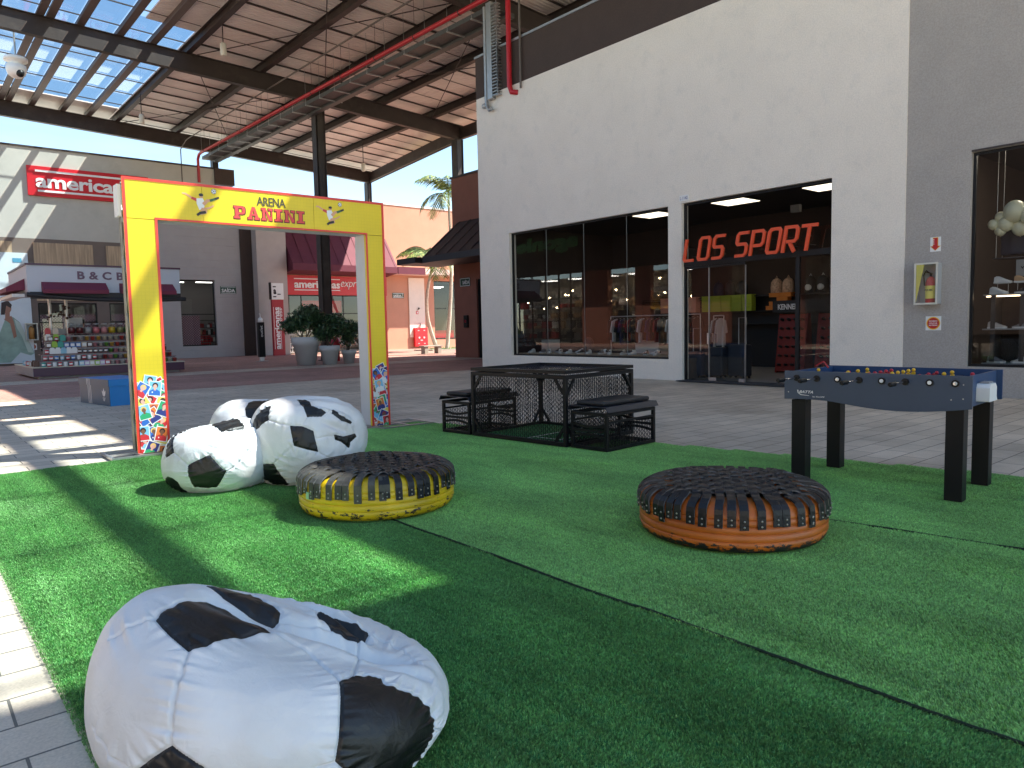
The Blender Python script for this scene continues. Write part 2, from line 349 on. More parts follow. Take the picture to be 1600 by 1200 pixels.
def turf(name, poly, z, mtl, lean, dens, label):
    """one carpet: its backing sheet plus one stuff object of blades, laid tile by tile"""
    struct(MB().prism(poly, (0, 0, 0), X3, Y3, z), name, turf_under)
    T = .1; patches = [blade_patch('blades', mtl, T, dens, lean) for _ in range(3)]
    xs = [p[0] for p in poly]; ys = [p[1] for p in poly]; arrs = []
    V = [np.array([v.co for v in p.vertices]) for p in patches]; F = [[tuple(q.vertices) for q in p.polygons] for p in patches]
    # tiles are stored as points, blades come by instancing
    pts = []; x = min(xs)
    while x < max(xs):
        y = min(ys)
        while y < max(ys):
            if inside((x + T / 2, y + T / 2), poly): pts.append((x + T / 2, y + T / 2, z))
            y += T
        x += T
    me = bpy.data.meshes.new('grass'); me.from_pydata(pts, [], []); me.update()
    at = me.attributes.new('turn', 'FLOAT_VECTOR', 'POINT')
    for i, q in enumerate(pts):
        nv = noise.noise(Vector((q[0] * 1.7, q[1] * .8, 3))) + .5 * noise.noise(Vector((q[0] * 5, q[1] * 2.5, 7)))
        edge = not all(inside((q[0] + a_, q[1] + b_), poly) for a_ in (-.12, .12) for b_ in (-.12, .12))
        at.data[i].vector = (0, 0, 0 if edge else nv * 1.5 + jit(.12))
        me.vertices[i].co.z = q[2] + max(0, noise.noise(Vector((q[0] * 2.2, q[1] * 5 + q[0] * 3, 9))) - .25) * .012
    ob = bpy.data.objects.new('grass', me); COL.objects.link(ob); ob['kind'] = 'stuff'; ob['label'] = label; ob['category'] = 'grass'
    src = []
    for p in patches:
        for v in p.vertices: v.co.x -= T / 2; v.co.y -= T / 2
    # geometry nodes: instance on points with random choice is done by three sub-sets
    ng = bpy.data.node_groups.new('turf tiles', 'GeometryNodeTree')
    ng.interface.new_socket('Geometry', in_out='INPUT', socket_type='NodeSocketGeometry'); ng.interface.new_socket('Geometry', in_out='OUTPUT', socket_type='NodeSocketGeometry')
    gi = ng.nodes.new('NodeGroupInput'); go = ng.nodes.new('NodeGroupOutput'); join = ng.nodes.new('GeometryNodeJoinGeometry')
    na = ng.nodes.new('GeometryNodeInputNamedAttribute'); na.data_type = 'FLOAT_VECTOR'; na.inputs[0].default_value = 'turn'
    rv = ng.nodes.new('FunctionNodeRandomValue'); rv.data_type = 'INT'; rv.inputs['Min'].default_value = 0; rv.inputs['Max'].default_value = 2
    for k, p in enumerate(patches):
        hid = bpy.data.objects.new('turf_tile', p); src.append(hid)
        oi = ng.nodes.new('GeometryNodeObjectInfo'); oi.inputs['Object'].default_value = hid; oi.transform_space = 'ORIGINAL'
        cmpn = ng.nodes.new('FunctionNodeCompare'); cmpn.data_type = 'INT'; cmpn.operation = 'EQUAL'
        ins = [s_ for s_ in cmpn.inputs if s_.type == 'INT']; ng.links.new([o for o in rv.outputs if o.type == 'INT'][0], ins[0]); ins[1].default_value = k
        ip = ng.nodes.new('GeometryNodeInstanceOnPoints'); ng.links.new(gi.outputs[0], ip.inputs['Points']); ng.links.new(oi.outputs['Geometry'], ip.inputs['Instance']); ng.links.new(cmpn.outputs[0], ip.inputs['Selection']); ng.links.new(na.outputs[0], ip.inputs['Rotation'])
        ng.links.new(ip.outputs[0], join.inputs[0])
    ng.links.new(join.outputs[0], go.inputs[0])
    md = ob.modifiers.new('tiles', 'NODES'); md.node_group = ng
    return ob
polyA = [(.41, -2), (2.595, -2), (2.6, 8.64), (.44, 8.58)]
polyB = [(2.62, -2), (5.25, -2), (4.86, 1.15), (4.66, 2.5), (3.75, 8.69), (2.61, 8.64)]
polyC = [(5.28, -2), (7.95, -2), (7.1, 1.87), (6.55, 4.6), (5.86, 8.3), (5.70, 8.76), (3.76, 8.69), (4.68, 2.5), (4.88, 1.15)]
turf('turf_carpet', polyA, .012, turf_a, (-.12, -.35), 1000, 'smooth dark nap of the artificial grass strip under the bean bags')
turf('turf_carpet', polyB, .016, turf_b, (.3, .5), 1000, 'lighter artificial grass strip around the two tyre seats')
turf('turf_carpet', polyC, .012, turf_b, (.25, .45), 1000, 'lighter artificial grass strip under the football table and cage')
# curled carpet edges and wrinkles: low ridges along the seams
def seam(pts, name, r=.0075):
    mb = MB(); P = []
    for a, b in zip(pts, pts[1:]):
        n = max(2, int((Vector(b) - Vector(a)).length / .05))
        for i in range(n):
            p = Vector(a).lerp(Vector(b), i / n); P.append((p.x + jit(.003) + noise.noise(Vector((p.y * 1.3, 2, 5))) * .012, p.y, .0215 + noise.noise(Vector((p.x * 3, p.y * 3, 0))) * .006))
    P.append(pts[-1] + (.0215,) if len(pts[-1]) == 2 else pts[-1])
    mb.tube(P, r, 6); return struct(mb, name, mat('frayed seam', (.006, .02, .008), .9))
seam([(2.607, -2, 0), (2.6, 4.4, 0), (2.6, 8.64, 0)], 'turf_seam')
seam([(5.265, -2, 0), (4.87, 1.15, 0), (4.67, 2.5, 0)], 'turf_seam', .008)

# ------------------------------------------------------------------ canopy roof over the plaza
def rz(x):
    P = [(-16, 11.2), (3, 12.25), (10, 11.93), (15, 11.7), (26, 11.0)]
    for a, b in zip(P, P[1:]):
        if x <= b[0]: return a[1] + (b[1] - a[1]) * (x - a[0]) / (b[0] - a[0])
    return P[-1][1]
canopy = thing('plaza_canopy', 'steel canopy roof with skylight strips over the open plaza', 'canopy roof', (14.72, 30, 0))
sheet_m = bpy.data.materials.new('ribbed roof sheet'); sheet_m.use_nodes = True
t = sheet_m.node_tree; p = t.nodes['Principled BSDF']; g = t.nodes.new('ShaderNodeNewGeometry'); sx = t.nodes.new('ShaderNodeSeparateXYZ')
wv = t.nodes.new('ShaderNodeMath'); wv.operation = 'MULTIPLY'; wv.inputs[1].default_value = 2 * math.pi / .17
sn = t.nodes.new('ShaderNodeMath'); sn.operation = 'SINE'; bp = t.nodes.new('ShaderNodeBump'); bp.inputs['Strength'].default_value = .8; bp.inputs['Distance'].default_value = .02
t.links.new(g.outputs['Position'], sx.inputs[0]); t.links.new(sx.outputs[1], wv.inputs[0]); t.links.new(wv.outputs[0], sn.inputs[0]); t.links.new(sn.outputs[0], bp.inputs['Height']); t.links.new(bp.outputs[0], p.inputs['Normal'])
n = t.nodes.new('ShaderNodeTexNoise'); n.inputs['Scale'].default_value = .8; n.inputs['Detail'].default_value = 5; cr = t.nodes.new('ShaderNodeValToRGB')
cr.color_ramp.elements[0].position = .35; cr.color_ramp.elements[1].position = .65; cr.color_ramp.elements[0].color = (.74, .69, .64, 1); cr.color_ramp.elements[1].color = (.86, .82, .77, 1)
t.links.new(g.outputs['Position'], n.inputs['Vector']); t.links.new(n.outputs[0], cr.inputs[0]); t.links.new(cr.outputs[0], p.inputs['Base Color']); p.inputs['Roughness'].default_value = .5
def strip(mb, x0, x1, y0, y1, dz=0, th=.05, m=0):
    """piece of roof skin that follows the profile between x0 and x1"""
    xs = [x0] + [x for x in (3, 10, 15) if x0 < x < x1] + [x1]
    for a, b in zip(xs, xs[1:]):
        v = [(a, y0, rz(a) + dz), (b, y0, rz(b) + dz), (b, y1, rz(b) + dz), (a, y1, rz(a) + dz)]; v += [(q[0], q[1], q[2] + th) for q in v]
        mb.add(v, [(3, 2, 1, 0), (4, 5, 6, 7), (0, 1, 5, 4), (1, 2, 6, 5), (2, 3, 7, 6), (3, 0, 4, 7)], m)
XE = lambda y: 22.4 + (max(y, 29) - 30) * .11 + .9
RZ0 = .34
mb = MB()
strip(mb, 9.32, 23.2, -5.5, 30, RZ0)
v = [(9.32, 30, rz(9.32) + RZ0), (23.2, 30, rz(23.2) + RZ0), (24.6, 43, rz(24.6) + RZ0), (9.32, 43, rz(9.32) + RZ0)]
for a, b in ((9.32, 10), (10, 15), (15, None)):
    xb0 = b or 23.2; xb1 = b or 24.6
    q = [(a, 30, rz(a) + RZ0), (xb0, 30, rz(xb0) + RZ0), (xb1, 43, rz(xb1) + RZ0), (a, 43, rz(a) + RZ0)]; q += [(c[0], c[1], c[2] + .05) for c in q]
    mb.add(q, [(3, 2, 1, 0), (4, 5, 6, 7), (0, 1, 5, 4), (1, 2, 6, 5), (2, 3, 7, 6), (3, 0, 4, 7)])
mb.build('roof_sheet', sheet_m, canopy)
mb = MB(); strip(mb, 3.01, 9.3, 40.3, 43, RZ0); strip(mb, 7.62, 9.3, 18.5, 28.5, RZ0 - .02); strip(mb, 3.01, 9.3, 9.75, 12.6, RZ0); strip(mb, 3.01, 9.3, 8.75, 9.45, RZ0); strip(mb, 3.01, 9.3, -5.5, -1.6, RZ0); strip(mb, 4.2, 7.6, 12.7, 19.5, RZ0)
build_each(mb, 'roof_sheet', sheet_m, canopy)
# girders across, joists along, thin purlins across
def girder(y, x0=2.9, x1=24):
    mb = MB(); xs = [x0, 10, 15, x1]
    for a, b in zip(xs, xs[1:]):
        za, zb = rz(a), rz(b); L = .66
        q = [(a, y - .03, za - L), (b, y - .03, zb - L), (b, y - .03, zb), (a, y - .03, za)]; q += [(c[0], y + .03, c[2]) for c in q]
        mb.add(q, [(0, 1, 2, 3), (7, 6, 5, 4), (0, 4, 5, 1), (2, 6, 7, 3)])
        for dz in (0.002, -L - .022):
            q = [(a, y - .13, za + dz), (b, y - .13, zb + dz), (b, y + .13, zb + dz), (a, y + .13, za + dz)]; q += [(c[0], c[1], c[2] + .02) for c in q]
            mb.add(q, [(3, 2, 1, 0), (4, 5, 6, 7), (0, 1, 5, 4), (2, 3, 7, 6), (1, 2, 6, 5), (3, 0, 4, 7)])
    mb.build('girder', steel, canopy)
girder(30, x1=22.4); girder(41.5, x1=23.75)
for y in (-4.5, 7, 18.5): girder(y, x1=22.3)
joists = [3.45, 4.65, 4.95, 5.85, 7.1, 8.2, 9.45, 12.3, 15.1, 17.9, 20.6]
for x in joists:
    big = x > 9
    mb = MB(); L = .30; w2 = .03 if not big else .02; z = rz(x) + .02; y1 = 42.4
    mb.box(x - w2, x + w2, -5.4, y1, z, z + L - .005)
    if big: mb.box(x - .11, x + .11, -5.4, y1, z - .018, z - .001); mb.box(x - .11, x + .11, -5.4, y1, z + L - .003, z + L + .012)
    else: mb.box(x - .12, x - w2 - .002, -5.4, y1, z + .0, z + .02); mb.box(x - w2 + .06, x + .13, -5.4, y1, z + .0, z + .02)
    mb.build('joist', steel if big else steel_lt, canopy)
mb = MB()
for i, y in enumerate(np.arange(-5, 43, 1.15)):
    mb = MB(); xe = 23.2 if y < 30 else 23.2 + (y - 30) * .1; w_ = .02 if i % 2 else .065
    P = [(9.6, rz(9.6) + .31), (15, rz(15) + .31), (xe, rz(xe) + .31)]
    for a, b in zip(P, P[1:]): mb.bar((a[0], y, a[1]), (b[0], y, b[1]), w_, .02 if i % 2 else .05)
    mb.build('purlin', steel, canopy)
mb = MB()
for y in np.arange(-1.4, 40.6, 1.95):
    if 9 < y < 12.6: continue
    for a, b in ((2.9, 9.3),): mb.bar((a, y, rz(a) + .33), (b, y, rz(b) + .33), .035, .04)
build_each(mb, 'glazing_bar', steel, canopy)
# corrugated polycarbonate glazing
pc = glass_mat('tinted polycarbonate', (.80, .88, .93), 1.35, .05)
for a, b in ( (3.45, 4.65), (4.95, 5.85), (5.85, 7.1), (7.1, 8.2), (8.2, 9.3)):
    for y0, y1 in ((-1.6, 8.75), (19.5, 30), (30, 40.3)):
        if a >= 7.1 and y0 == 19.5: y0 = 28.5
        m = MB(); strip(m, a + .03, b - .03, y0 + .02, y1 - .02, RZ0 + .02, .008); m.build('skylight_pane', pc, canopy)
# old white sealing tape on the panes reads as smears
# eave beam, tie angle and gutter on the right side
mb = MB(); e0, e1 = (22.35, 30, rz(22.4)), (23.75, 41.5, rz(23.7))
mb.bar((e0[0], e0[1], e0[2] - .33), (e1[0], e1[1], e1[2] - .33), .2, .55); mb.bar((e0[0] - .15, e0[1], e0[2] - .72), (e1[0] - .15, e1[1], e1[2] - .72), .06, .06)
mb.bar((22.35, -5.4, rz(22.3) - .33), (22.35, 29.98, rz(22.3) - .33), .2, .55); mb.build('eave_beam', steel, canopy)
mb = MB(); mb.bar((23.25, -5.5, 11.35), (23.25, 30, 11.35), .1, .45); mb.bar((23.25, 30, 11.35), (24.65, 43, 11.25), .1, .45); build_each(mb, 'fascia', terra, canopy)
def column(x, y, z1, z0=0, w_=.44):
    mb = MB(); mb.box(x - w_ / 2, x - w_ / 2 + .02, y - .2, y + .2, z0, z1); mb.box(x + w_ / 2 - .02, x + w_ / 2, y - .2, y + .2, z0, z1); mb.box(x - w_ / 2 + .02, x + w_ / 2 - .02, y - .015, y + .015, z0, z1)
    mb.box(x - w_ / 2 + .1, x + w_ / 2 - .02, y - .14, y - .12, z0, z1)
    mb.box(x - .32, x + .32, y - .28, y + .28, z0, z0 + .03); mb.build('column', steel, canopy)
column(14.72, 30, 11.04); column(22.1, 30, 10.55); column(23.55, 41.5, 10.46, .0, .3); column(14.2, 41.6, 11.05, 10.1, .3)
column(22.1, 18.5, 10.55, 9.4); column(22.1, 7, 10.55, 9.4); 
mb = MB()                                         # rod bracing
for a, b in (((9.6, 18.5), (15.1, 30)), ((15.1, 18.5), (9.6, 30)), ((15.1, 18.5), (20.6, 30)), ((20.6, 18.5), (15.1, 30)), ((9.6, 30), (15.1, 41.5)), ((15.1, 30), (9.6, 41.5))):
    mb.tube([(a[0], a[1], rz(a[0]) - .02), (b[0], b[1], rz(b[0]) - .02)], .018, 6)
build_each(mb, 'bracing_rod', steel, canopy)
# services under the roof: wire tray, conduits and the red fire pipe
tray = thing('cable_tray', 'perforated cable tray hanging under the roof beside the red pipe', 'cable tray', (13.6, 29, 10.4))
mesh_m = mat('galvanised tray mesh', (.09, .09, .09), .5, metal=.3, var=.4, vs=40)
def trp(y, dx=0, z=10.62): return (13.28 + (41 - y) / 23.7 * .62 + dx, y, z)
mb = MB(); mb.bar(trp(41, .37, 10.55), trp(17.1, .37, 10.55), .54, .012); mb.bar(trp(41, .10, 10.61), trp(17.1, .10, 10.61), .012, .14); mb.bar(trp(41, .64, 10.61), trp(17.1, .64, 10.61), .012, .14); mb.build('tray', mesh_m, tray)
mb = MB(); mb.bar(trp(41, .80, 10.52), trp(17.1, .80, 10.52), .24, .13); mb.build('duct', mat('dark duct', (.1, .1, .1), .5, metal=.5), tray)
mb = MB()
for y in np.arange(18, 41, 1.2):
    mb.bar(trp(y, 0, 10.49), trp(y, 1.0, 10.49), .04, .04); mb.tube([trp(y, .02, 10.49), trp(y, .02, 11.9)], .007, 5)
build_each(mb, 'hanger', galv, tray)
mb = MB(); mb.box(13.82, 13.95, 17.0, 17.22, 7.95, 10.66); mb.build('drop_duct', galv, tray, bevel=.004)
mb = MB()
for z in np.arange(8.0, 10.6, .09): mb.box(13.80, 13.965, 16.72, 16.985, z, z + .022)
mb.box(13.80, 13.815, 16.97, 16.985, 7.95, 10.6); mb.box(13.80, 13.815, 16.72, 16.735, 7.95, 10.6); mb.build('cable_ladder', galv, tray)
mb = MB(); mb.tube([(13.86, 17.32, 10.6), (13.86, 17.32, 8.0), (13.86, 17.3, 7.8), (13.86, 17.2, 7.66), (13.86, 17.08, 7.66)], .055, 10); mb.ball((13.86, 17.42, 7.82), .08, 8); mb.build('conduit', galv, tray)
fp = thing('fire_pipe', 'long red fire sprinkler pipe slung under the canopy and down the cream wall', 'pipe', (13.2, 29, 10.8))
mb = MB(); mb.tube([(13.15, 41.0, 9.3), (13.15, 41.0, 10.5), (13.17, 40.85, 10.72), trp(40.6, -.1, 10.78), trp(16.6, -.1, 10.78), (13.84, 16.3, 10.7), (13.86, 16.26, 10.5), (13.86, 16.26, 8.1), (13.88, 16.2, 7.93), (14.0, 16.05, 7.9)], .075, 12); mb.build('pipe', red_paint, fp)
mb = MB()
for y in np.arange(18.4, 41, 2.4): mb.tube([trp(y, -.1, 10.78), trp(y, -.1, 11.95)], .006, 5); mb.tube([trp(y - .02, -.1, 10.78), trp(y + .02, -.1, 10.78)], .085, 10)
build_each(mb, 'clamp', steel, fp)
gp = tag(MB().tube([(13.9, 15.83, 10.9), (13.9, 15.83, 7.95)], .03, 8).build('conduit', steel_lt), 'thin brown conduit on the wall right of the red pipe', 'pipe')
tp = tag(MB().tube([(12.3, 41, 9.2), (12.3, 41, 10.9), trp(40, -1.0, 11.2), trp(10, -1.2, 11.2)], .028, 8).build('conduit', steel_lt), 'thin brown conduit running below the roof left of the red pipe', 'pipe')
for i, (x, y, z) in enumerate(((9.63, 26.7, 11.0), (9.3, 36.3, 10.7), (20.2, 36.0, 9.85))):
    lb = ['white floodlight hanging by the girder near the skylight edge', 'small white floodlight above the yellow arch left side', 'small white floodlight near the right end of the far girder'][i]
    o = thing('floodlight', lb, 'light', (x, y, z), group='floodlights under the canopy')
    MB().lathe([(.001, .0), (.09, 0), (.11, .03), (.11, .38), (.09, .42), (.001, .42)], (x, y, z), 14).build('housing', mat('light housing', (.6, .58, .52), .5), o)
    MB().bar((x, y, z + .4), (x, y, rz(x) + .05), .03, .03).build('bracket', steel, o)
dc = thing('security_camera', 'white dome security camera hanging under the skylight', 'camera', (3.95, 30.6, 10.3))
DC = Vector((3.95, 30.6, 10.3))
MB().lathe([(.001, .55), (.3, .55), (.36, .5), (.36, .42), (.2, .38), (.18, .3), (.3, .27), (.31, .12), (.26, -.03), (.16, -.12), (.001, -.16)], DC, 20).build('housing', whitep, dc)
MB().ball(DC + Vector((.08, -.2, -.02)), .13, 10).build('lens', black_metal, dc); MB().tube([DC + Z3 * .5, DC + Z3 * 1.75], .03, 8).build('mount', galv, dc)
# ------------------------------------------------------------------ shop with the orange sign (cream wall, X = 13.97)
WX = 13.974
def wall_x(mb, x0, x1, y0, y1, z0, z1, holes, m=0):
    """wall slab normal to X with rectangular openings (ya, yb, za, zb), cut into butting boxes"""
    ys = sorted({y0, y1} | {h[0] for h in holes} | {h[1] for h in holes})
    for a, b in zip(ys, ys[1:]):
        if b <= y0 or a >= y1: continue
        hs = sorted([(h[2], h[3]) for h in holes if h[0] <= a + 1e-6 and h[1] >= b - 1e-6]); z = z0
        for h in hs:
            if h[0] > z + 1e-4: mb.box(x0, x1, a, b, z, h[0], m)
            z = h[1]
        if z < z1: mb.box(x0, x1, a, b, z, z1, m)
def wall_y(mb, y0, y1, x0, x1, z0, z1, holes, m=0):
    xs = sorted({x0, x1} | {h[0] for h in holes} | {h[1] for h in holes})
    for a, b in zip(xs, xs[1:]):
        hs = sorted([(h[2], h[3]) for h in holes if h[0] <= a + 1e-6 and h[1] >= b - 1e-6]); z = z0
        for h in hs:
            if h[0] > z + 1e-4: mb.box(a, b, y0, y1, z, h[0], m)
            z = h[1]
        if z < z1: mb.box(a, b, y0, y1, z, z1, m)
shop = thing('sports_shop', 'tall cream rendered shop with dark brown top band and large glass shopfront', 'shop building', (16.9, 11.8, 0))
mb = MB(); wall_x(mb, WX, WX + .25, 5.6, 17.95, 0, 8.15, [(10.83, 16.55, .49, 4.035), (6.945, 10.45, 0, 4.05)])
mb.box(WX + .25, 20, 17.7, 17.95, 0, 8.15); mb.build('wall', white_wall, shop)
mb = MB(); mb.box(WX - .004, WX + .246, 5.6, 17.954, 8.15, 9.33); mb.box(WX + .246, 20, 17.704, 17.954, 8.15, 9.33); mb.build('top_band', brown_paint, shop)
mb = MB(); mb.box(WX - .03, WX + .28, 5.6, 17.98, 9.33, 9.39); mb.box(WX + .28, 20.03, 17.68, 17.98, 9.33, 9.39); mb.build('coping', galv, shop)
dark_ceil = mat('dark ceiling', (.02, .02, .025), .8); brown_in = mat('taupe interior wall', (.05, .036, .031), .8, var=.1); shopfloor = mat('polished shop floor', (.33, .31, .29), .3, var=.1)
blackshelf = mat('black shelving', (.008, .008, .009), .5)
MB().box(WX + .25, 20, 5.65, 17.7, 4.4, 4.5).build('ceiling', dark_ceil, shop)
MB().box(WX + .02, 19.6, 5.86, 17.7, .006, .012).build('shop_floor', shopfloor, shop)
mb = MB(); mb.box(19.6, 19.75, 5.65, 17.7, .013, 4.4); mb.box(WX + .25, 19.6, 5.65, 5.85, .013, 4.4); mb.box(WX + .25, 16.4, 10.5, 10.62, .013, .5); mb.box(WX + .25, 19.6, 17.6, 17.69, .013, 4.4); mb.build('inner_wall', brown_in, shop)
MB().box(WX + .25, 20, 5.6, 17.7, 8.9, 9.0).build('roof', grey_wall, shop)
# shopfront glazing
def window_x(parent, y0, y1, z0, z1, mull, rail=None, xg=WX + .12, name='window'):
    mb = MB(); t = .045
    mb.box(xg - .03, xg + .03, y0, y1, z0, z0 + t); mb.box(xg - .03, xg + .03, y0, y1, z1 - t, z1); mb.box(xg - .03, xg + .03, y0, y0 + t, z0 + t, z1 - t); mb.box(xg - .03, xg + .03, y1 - t, y1, z0 + t, z1 - t)
    if rail: mb.box(xg - .032, xg + .032, y0 + t, y1 - t, rail[0], rail[1])
    fr = mb.build(name, frame_blk, parent); ys = [y0 + t] + sorted(mull) + [y1 - t]
    m2 = MB()
    for a, b in zip(ys, ys[1:]):
        for c, d in ([(z0 + t, z1 - t)] if not rail else [(z0 + t, rail[0]), (rail[1], z1 - t)]):
            m2.quad((xg, a + .004, c), (xg, b - .004, c), (xg, b - .004, d), (xg, a + .004, d))
    m2.build('pane', glass, fr)
    m3 = MB()
    for a in mull: m3.box(xg - .006, xg + .006, a - .004, a + .004, z0 + t, z1 - t)
    if mull: m3.build('pane_joint', mat('glass joint', (.2, .22, .22), .3), fr)
    return fr
window_x(shop, 10.83, 16.55, .49, 4.035, [12.19, 13.66, 15.1])
mb = MB(); XG = WX + .12; t = .05
mb.box(XG - .04, XG + .04, 6.945, 10.45, 2.62, 2.74); mb.box(XG - .03, XG + .03, 6.945, 10.45, 4.0, 4.05)
for y in (6.945, 10.45 - t): mb.box(XG - .03, XG + .03, y, y + t, .012, 2.62); mb.box(XG - .03, XG + .03, y, y + t, 2.74, 4.0)
mb.box(XG - .03, XG + .03, 7.64, 7.72, .012, 2.62); mb.box(XG - .02, XG + .02, 8.87, 10.4, 2.56, 2.62)
fr = mb.build('entrance_frame', frame_blk, shop)
mb = MB()
for a, b in ((6.995, 8.65), (8.658, 10.4)): mb.quad((XG, a, 2.74), (XG, b, 2.74), (XG, b, 4.0), (XG, a, 4.0))
for a, b in ((6.995, 7.215), (7.223, 7.64), (9.795, 10.4)): mb.quad((XG, a, .012), (XG, b, .012), (XG, b, 2.6), (XG, a, 2.6))
mb.build('pane', glass, fr)
dl = MB().quad((XG, 9.79, .03), (XG, 8.87, .03), (XG, 8.87, 2.55), (XG, 9.79, 2.55)).build('door', glass, shop)
mb = MB(); mb.box(XG - .02, XG + .02, 8.865, 8.875, .03, 2.55); mb.box(XG - .02, XG + .02, 9.785, 9.795, .03, 2.6); mb.box(XG - .025, XG + .025, 9.6, 9.78, .03, .1); mb.box(XG - .025, XG + .025, 8.88, 9.02, .03, .1); mb.box(XG - .03, XG + .03, 9.78, 9.83, .85, 1.1)
mb.build('patch_fitting', alu, dl)
MB().box(WX - .3, WX + .3, 6.96, 10.4, .013, .03).build('door_mat', mat('dark entrance mat', (.03, .03, .035), .95, bump=.5, bs=200), shop)
# orange sign letters LOS SPORT
orange = mat('orange acrylic', (.75, .085, .025), .35); sign = thing('shop_sign', 'orange slanted LOS SPORT letters over the glass entrance', 'sign', (13.88, 8.7, 2.66), group=None)
L = {'L': [[(0, 1), (0, .12), (.07, .05), (.62, .05)]],
     'O': [[(.1, .05), (.55, .05), (.64, .15), (.64, .88), (.54, .98), (.13, .98), (.02, .88), (.02, .15), (.1, .05)]],
     'S': [[(.0, .05), (.52, .05), (.62, .15), (.62, .42), (.52, .52), (.1, .52), (.02, .6), (.02, .88), (.12, .98), (.66, .98)]],
     'P': [[(.0, .0), (.0, .98), (.52, .98), (.64, .88), (.64, .5), (.54, .4), (.1, .4)]],
     'R': [[(.0, .0), (.0, .98), (.52, .98), (.64, .88), (.64, .52), (.54, .42), (.1, .42)], [(.32, .36), (.62, .0)]],
     'T': [[(-.08, .96), (.72, .96)], [(.32, .9), (.32, .0)]]}
yy = 10.27; k = .465; H_ = .50
for i, ch in enumerate('LOS SPORT'):
    if ch == ' ': yy -= .21; continue
    mb = MB()
    for pth in L[ch]: ribbon(mb, [(p[0] * .40, p[1] * H_) for p in pth], .064, (13.84, yy - .0, 2.70), (0, -1, 0), (0, 0, 1), .045, 0, .18)
    o = mb.build('letter', orange, sign)
    m2 = MB()
    for dy, dz in ((.12, .3), (.2, .12)): m2.bar((13.845, yy - dy, 2.7 + dz), (XG - .03, yy - dy, 2.7 + dz), .012, .012)
    m2.build('standoff', steel, o)
    yy -= .365
nb = thing('number_plate', 'tiny white plate reading L-1142 above the entrance corner', 'sign', (13.96, 10.37, 4.15))
MB().box(13.955, 13.973, 10.25, 10.49, 4.09, 4.22).build('plate', whitep, nb); text('lettering', 'L-1142', (13.954, 10.47, 4.12), (0, -1, 0), (0, 0, 1), .2, .07, .002, mat('blue ink', (.02, .03, .2), .6), nb)
# ceiling panels in the shop
lampm = mat('lit ceiling panel', (1, .95, .85), emit=(1, .86, .66), es=.75)
for x, y, hw in ((16.6, 10.75, .5), (16.6, 8.3, .5), (16.6, 13.35, .5)):
    o = thing('ceiling_light', 'lit ceiling panel ' + {10.75: 'seen above the first letter of the orange sign', 8.3: 'at the top right corner of the entrance glass', 13.35: 'behind the top right corner of the left window'}[y], 'ceiling light', (x, y, 4.38), group='ceiling panels in the sports shop')
    MB().box(x - .42, x + .42, y - hw, y + hw, 4.365, 4.39).build('frame', frame_blk, o); MB().box(x - .38, x + .38, y - hw + .04, y + hw - .04, 4.355, 4.364).build('diffuser', lampm, o)
for x, y, z in ((15.6, 8.6, 3.75),): 
    o = tag(MB().box(x, x + .12, y - .1, y + .1, z, z + .16).build('speaker', mat('grey plastic', (.25, .25, .26), .5)), 'small grey speaker hanging under the sports shop ceiling', 'speaker')
# ---- interior goods of the sports shop
def shelf_unit(x, y0, y1, zs, label, mtl=blackshelf, d=.4, back=True, top=2.2, cat='shelf', ups=None):
    o = thing('shelf_unit', label, cat, (x, (y0 + y1) / 2, .013))
    mb = MB()
    if back: mb.box(x + d - .03, x + d, y0, y1, .013, top)
    for y in (ups or (y0, y1 - .03)): mb.box(x, x + d - .03, y, y + .03, .013, top)
    mb.build('frame', mtl, o)
    for z in zs: MB().box(x + .002, x + d - .035, y0 + .035, y1 - .035, z, z + .025).build('shelf', mtl, o)
    return o
shelf_unit(19.0, 9.0, 15.8, (1.25, 1.62, 2.05), 'long black wall shelf of backpacks and shoe boxes behind the shop entrance', top=2.1)
shelf_unit(19.05, 6.6, 8.9, (.4, .8, 1.2, 1.62, 2.05), 'black wall shelf of shoes at the right end of the sports shop', top=2.1)
lime = mat('lime cardboard', (.32, .42, .03), .7); pinkbx = mat('pale pink cardboard', (.7, .32, .24), .7); orbx = mat('orange cardboard', (.6, .2, .03), .7)
def shoe_box(x, y, z, m, lab, grp, w_=.32, h=.115, d=.22):
    o = MB(); o.box(x - d / 2, x + d / 2, y - w_ / 2, y + w_ / 2, z, z + h - .03); o.box(x - d / 2 - .004, x + d / 2 + .004, y - w_ / 2 - .004, y + w_ / 2 + .004, z + h - .029, z + h - .002)
    return tag(o.build('shoe_box', m), lab, 'shoe box', grp)
for j in range(4):
    for i in range(5): shoe_box(18.98, 11.35 + i * .34 + .5, 1.646 + j * .118 - .37 + .37, lime, 'lime green shoe box, %s from the right in the %s lime row from below' % (ORD[i], ORD[j]), 'lime shoe boxes on the wall shelf')
    for i in range(4): shoe_box(18.98, 13.75 + i * .34, 1.646 + j * .118, pinkbx, 'pale pink shoe box, %s from the right in the %s pink row from below' % (ORD[i], ORD[j]), 'pink shoe boxes on the wall shelf')
    for i in range(2):
        if not (i == 1 and j == 2): shoe_box(18.98, 10.75 + i * .33 - (j % 2) * .1, 1.646 + j * .118, orbx, 'orange shoe box, %s side, in the %s orange row from below' % (['right', 'left'][i], ORD[j]), 'orange shoe boxes on the wall shelf')
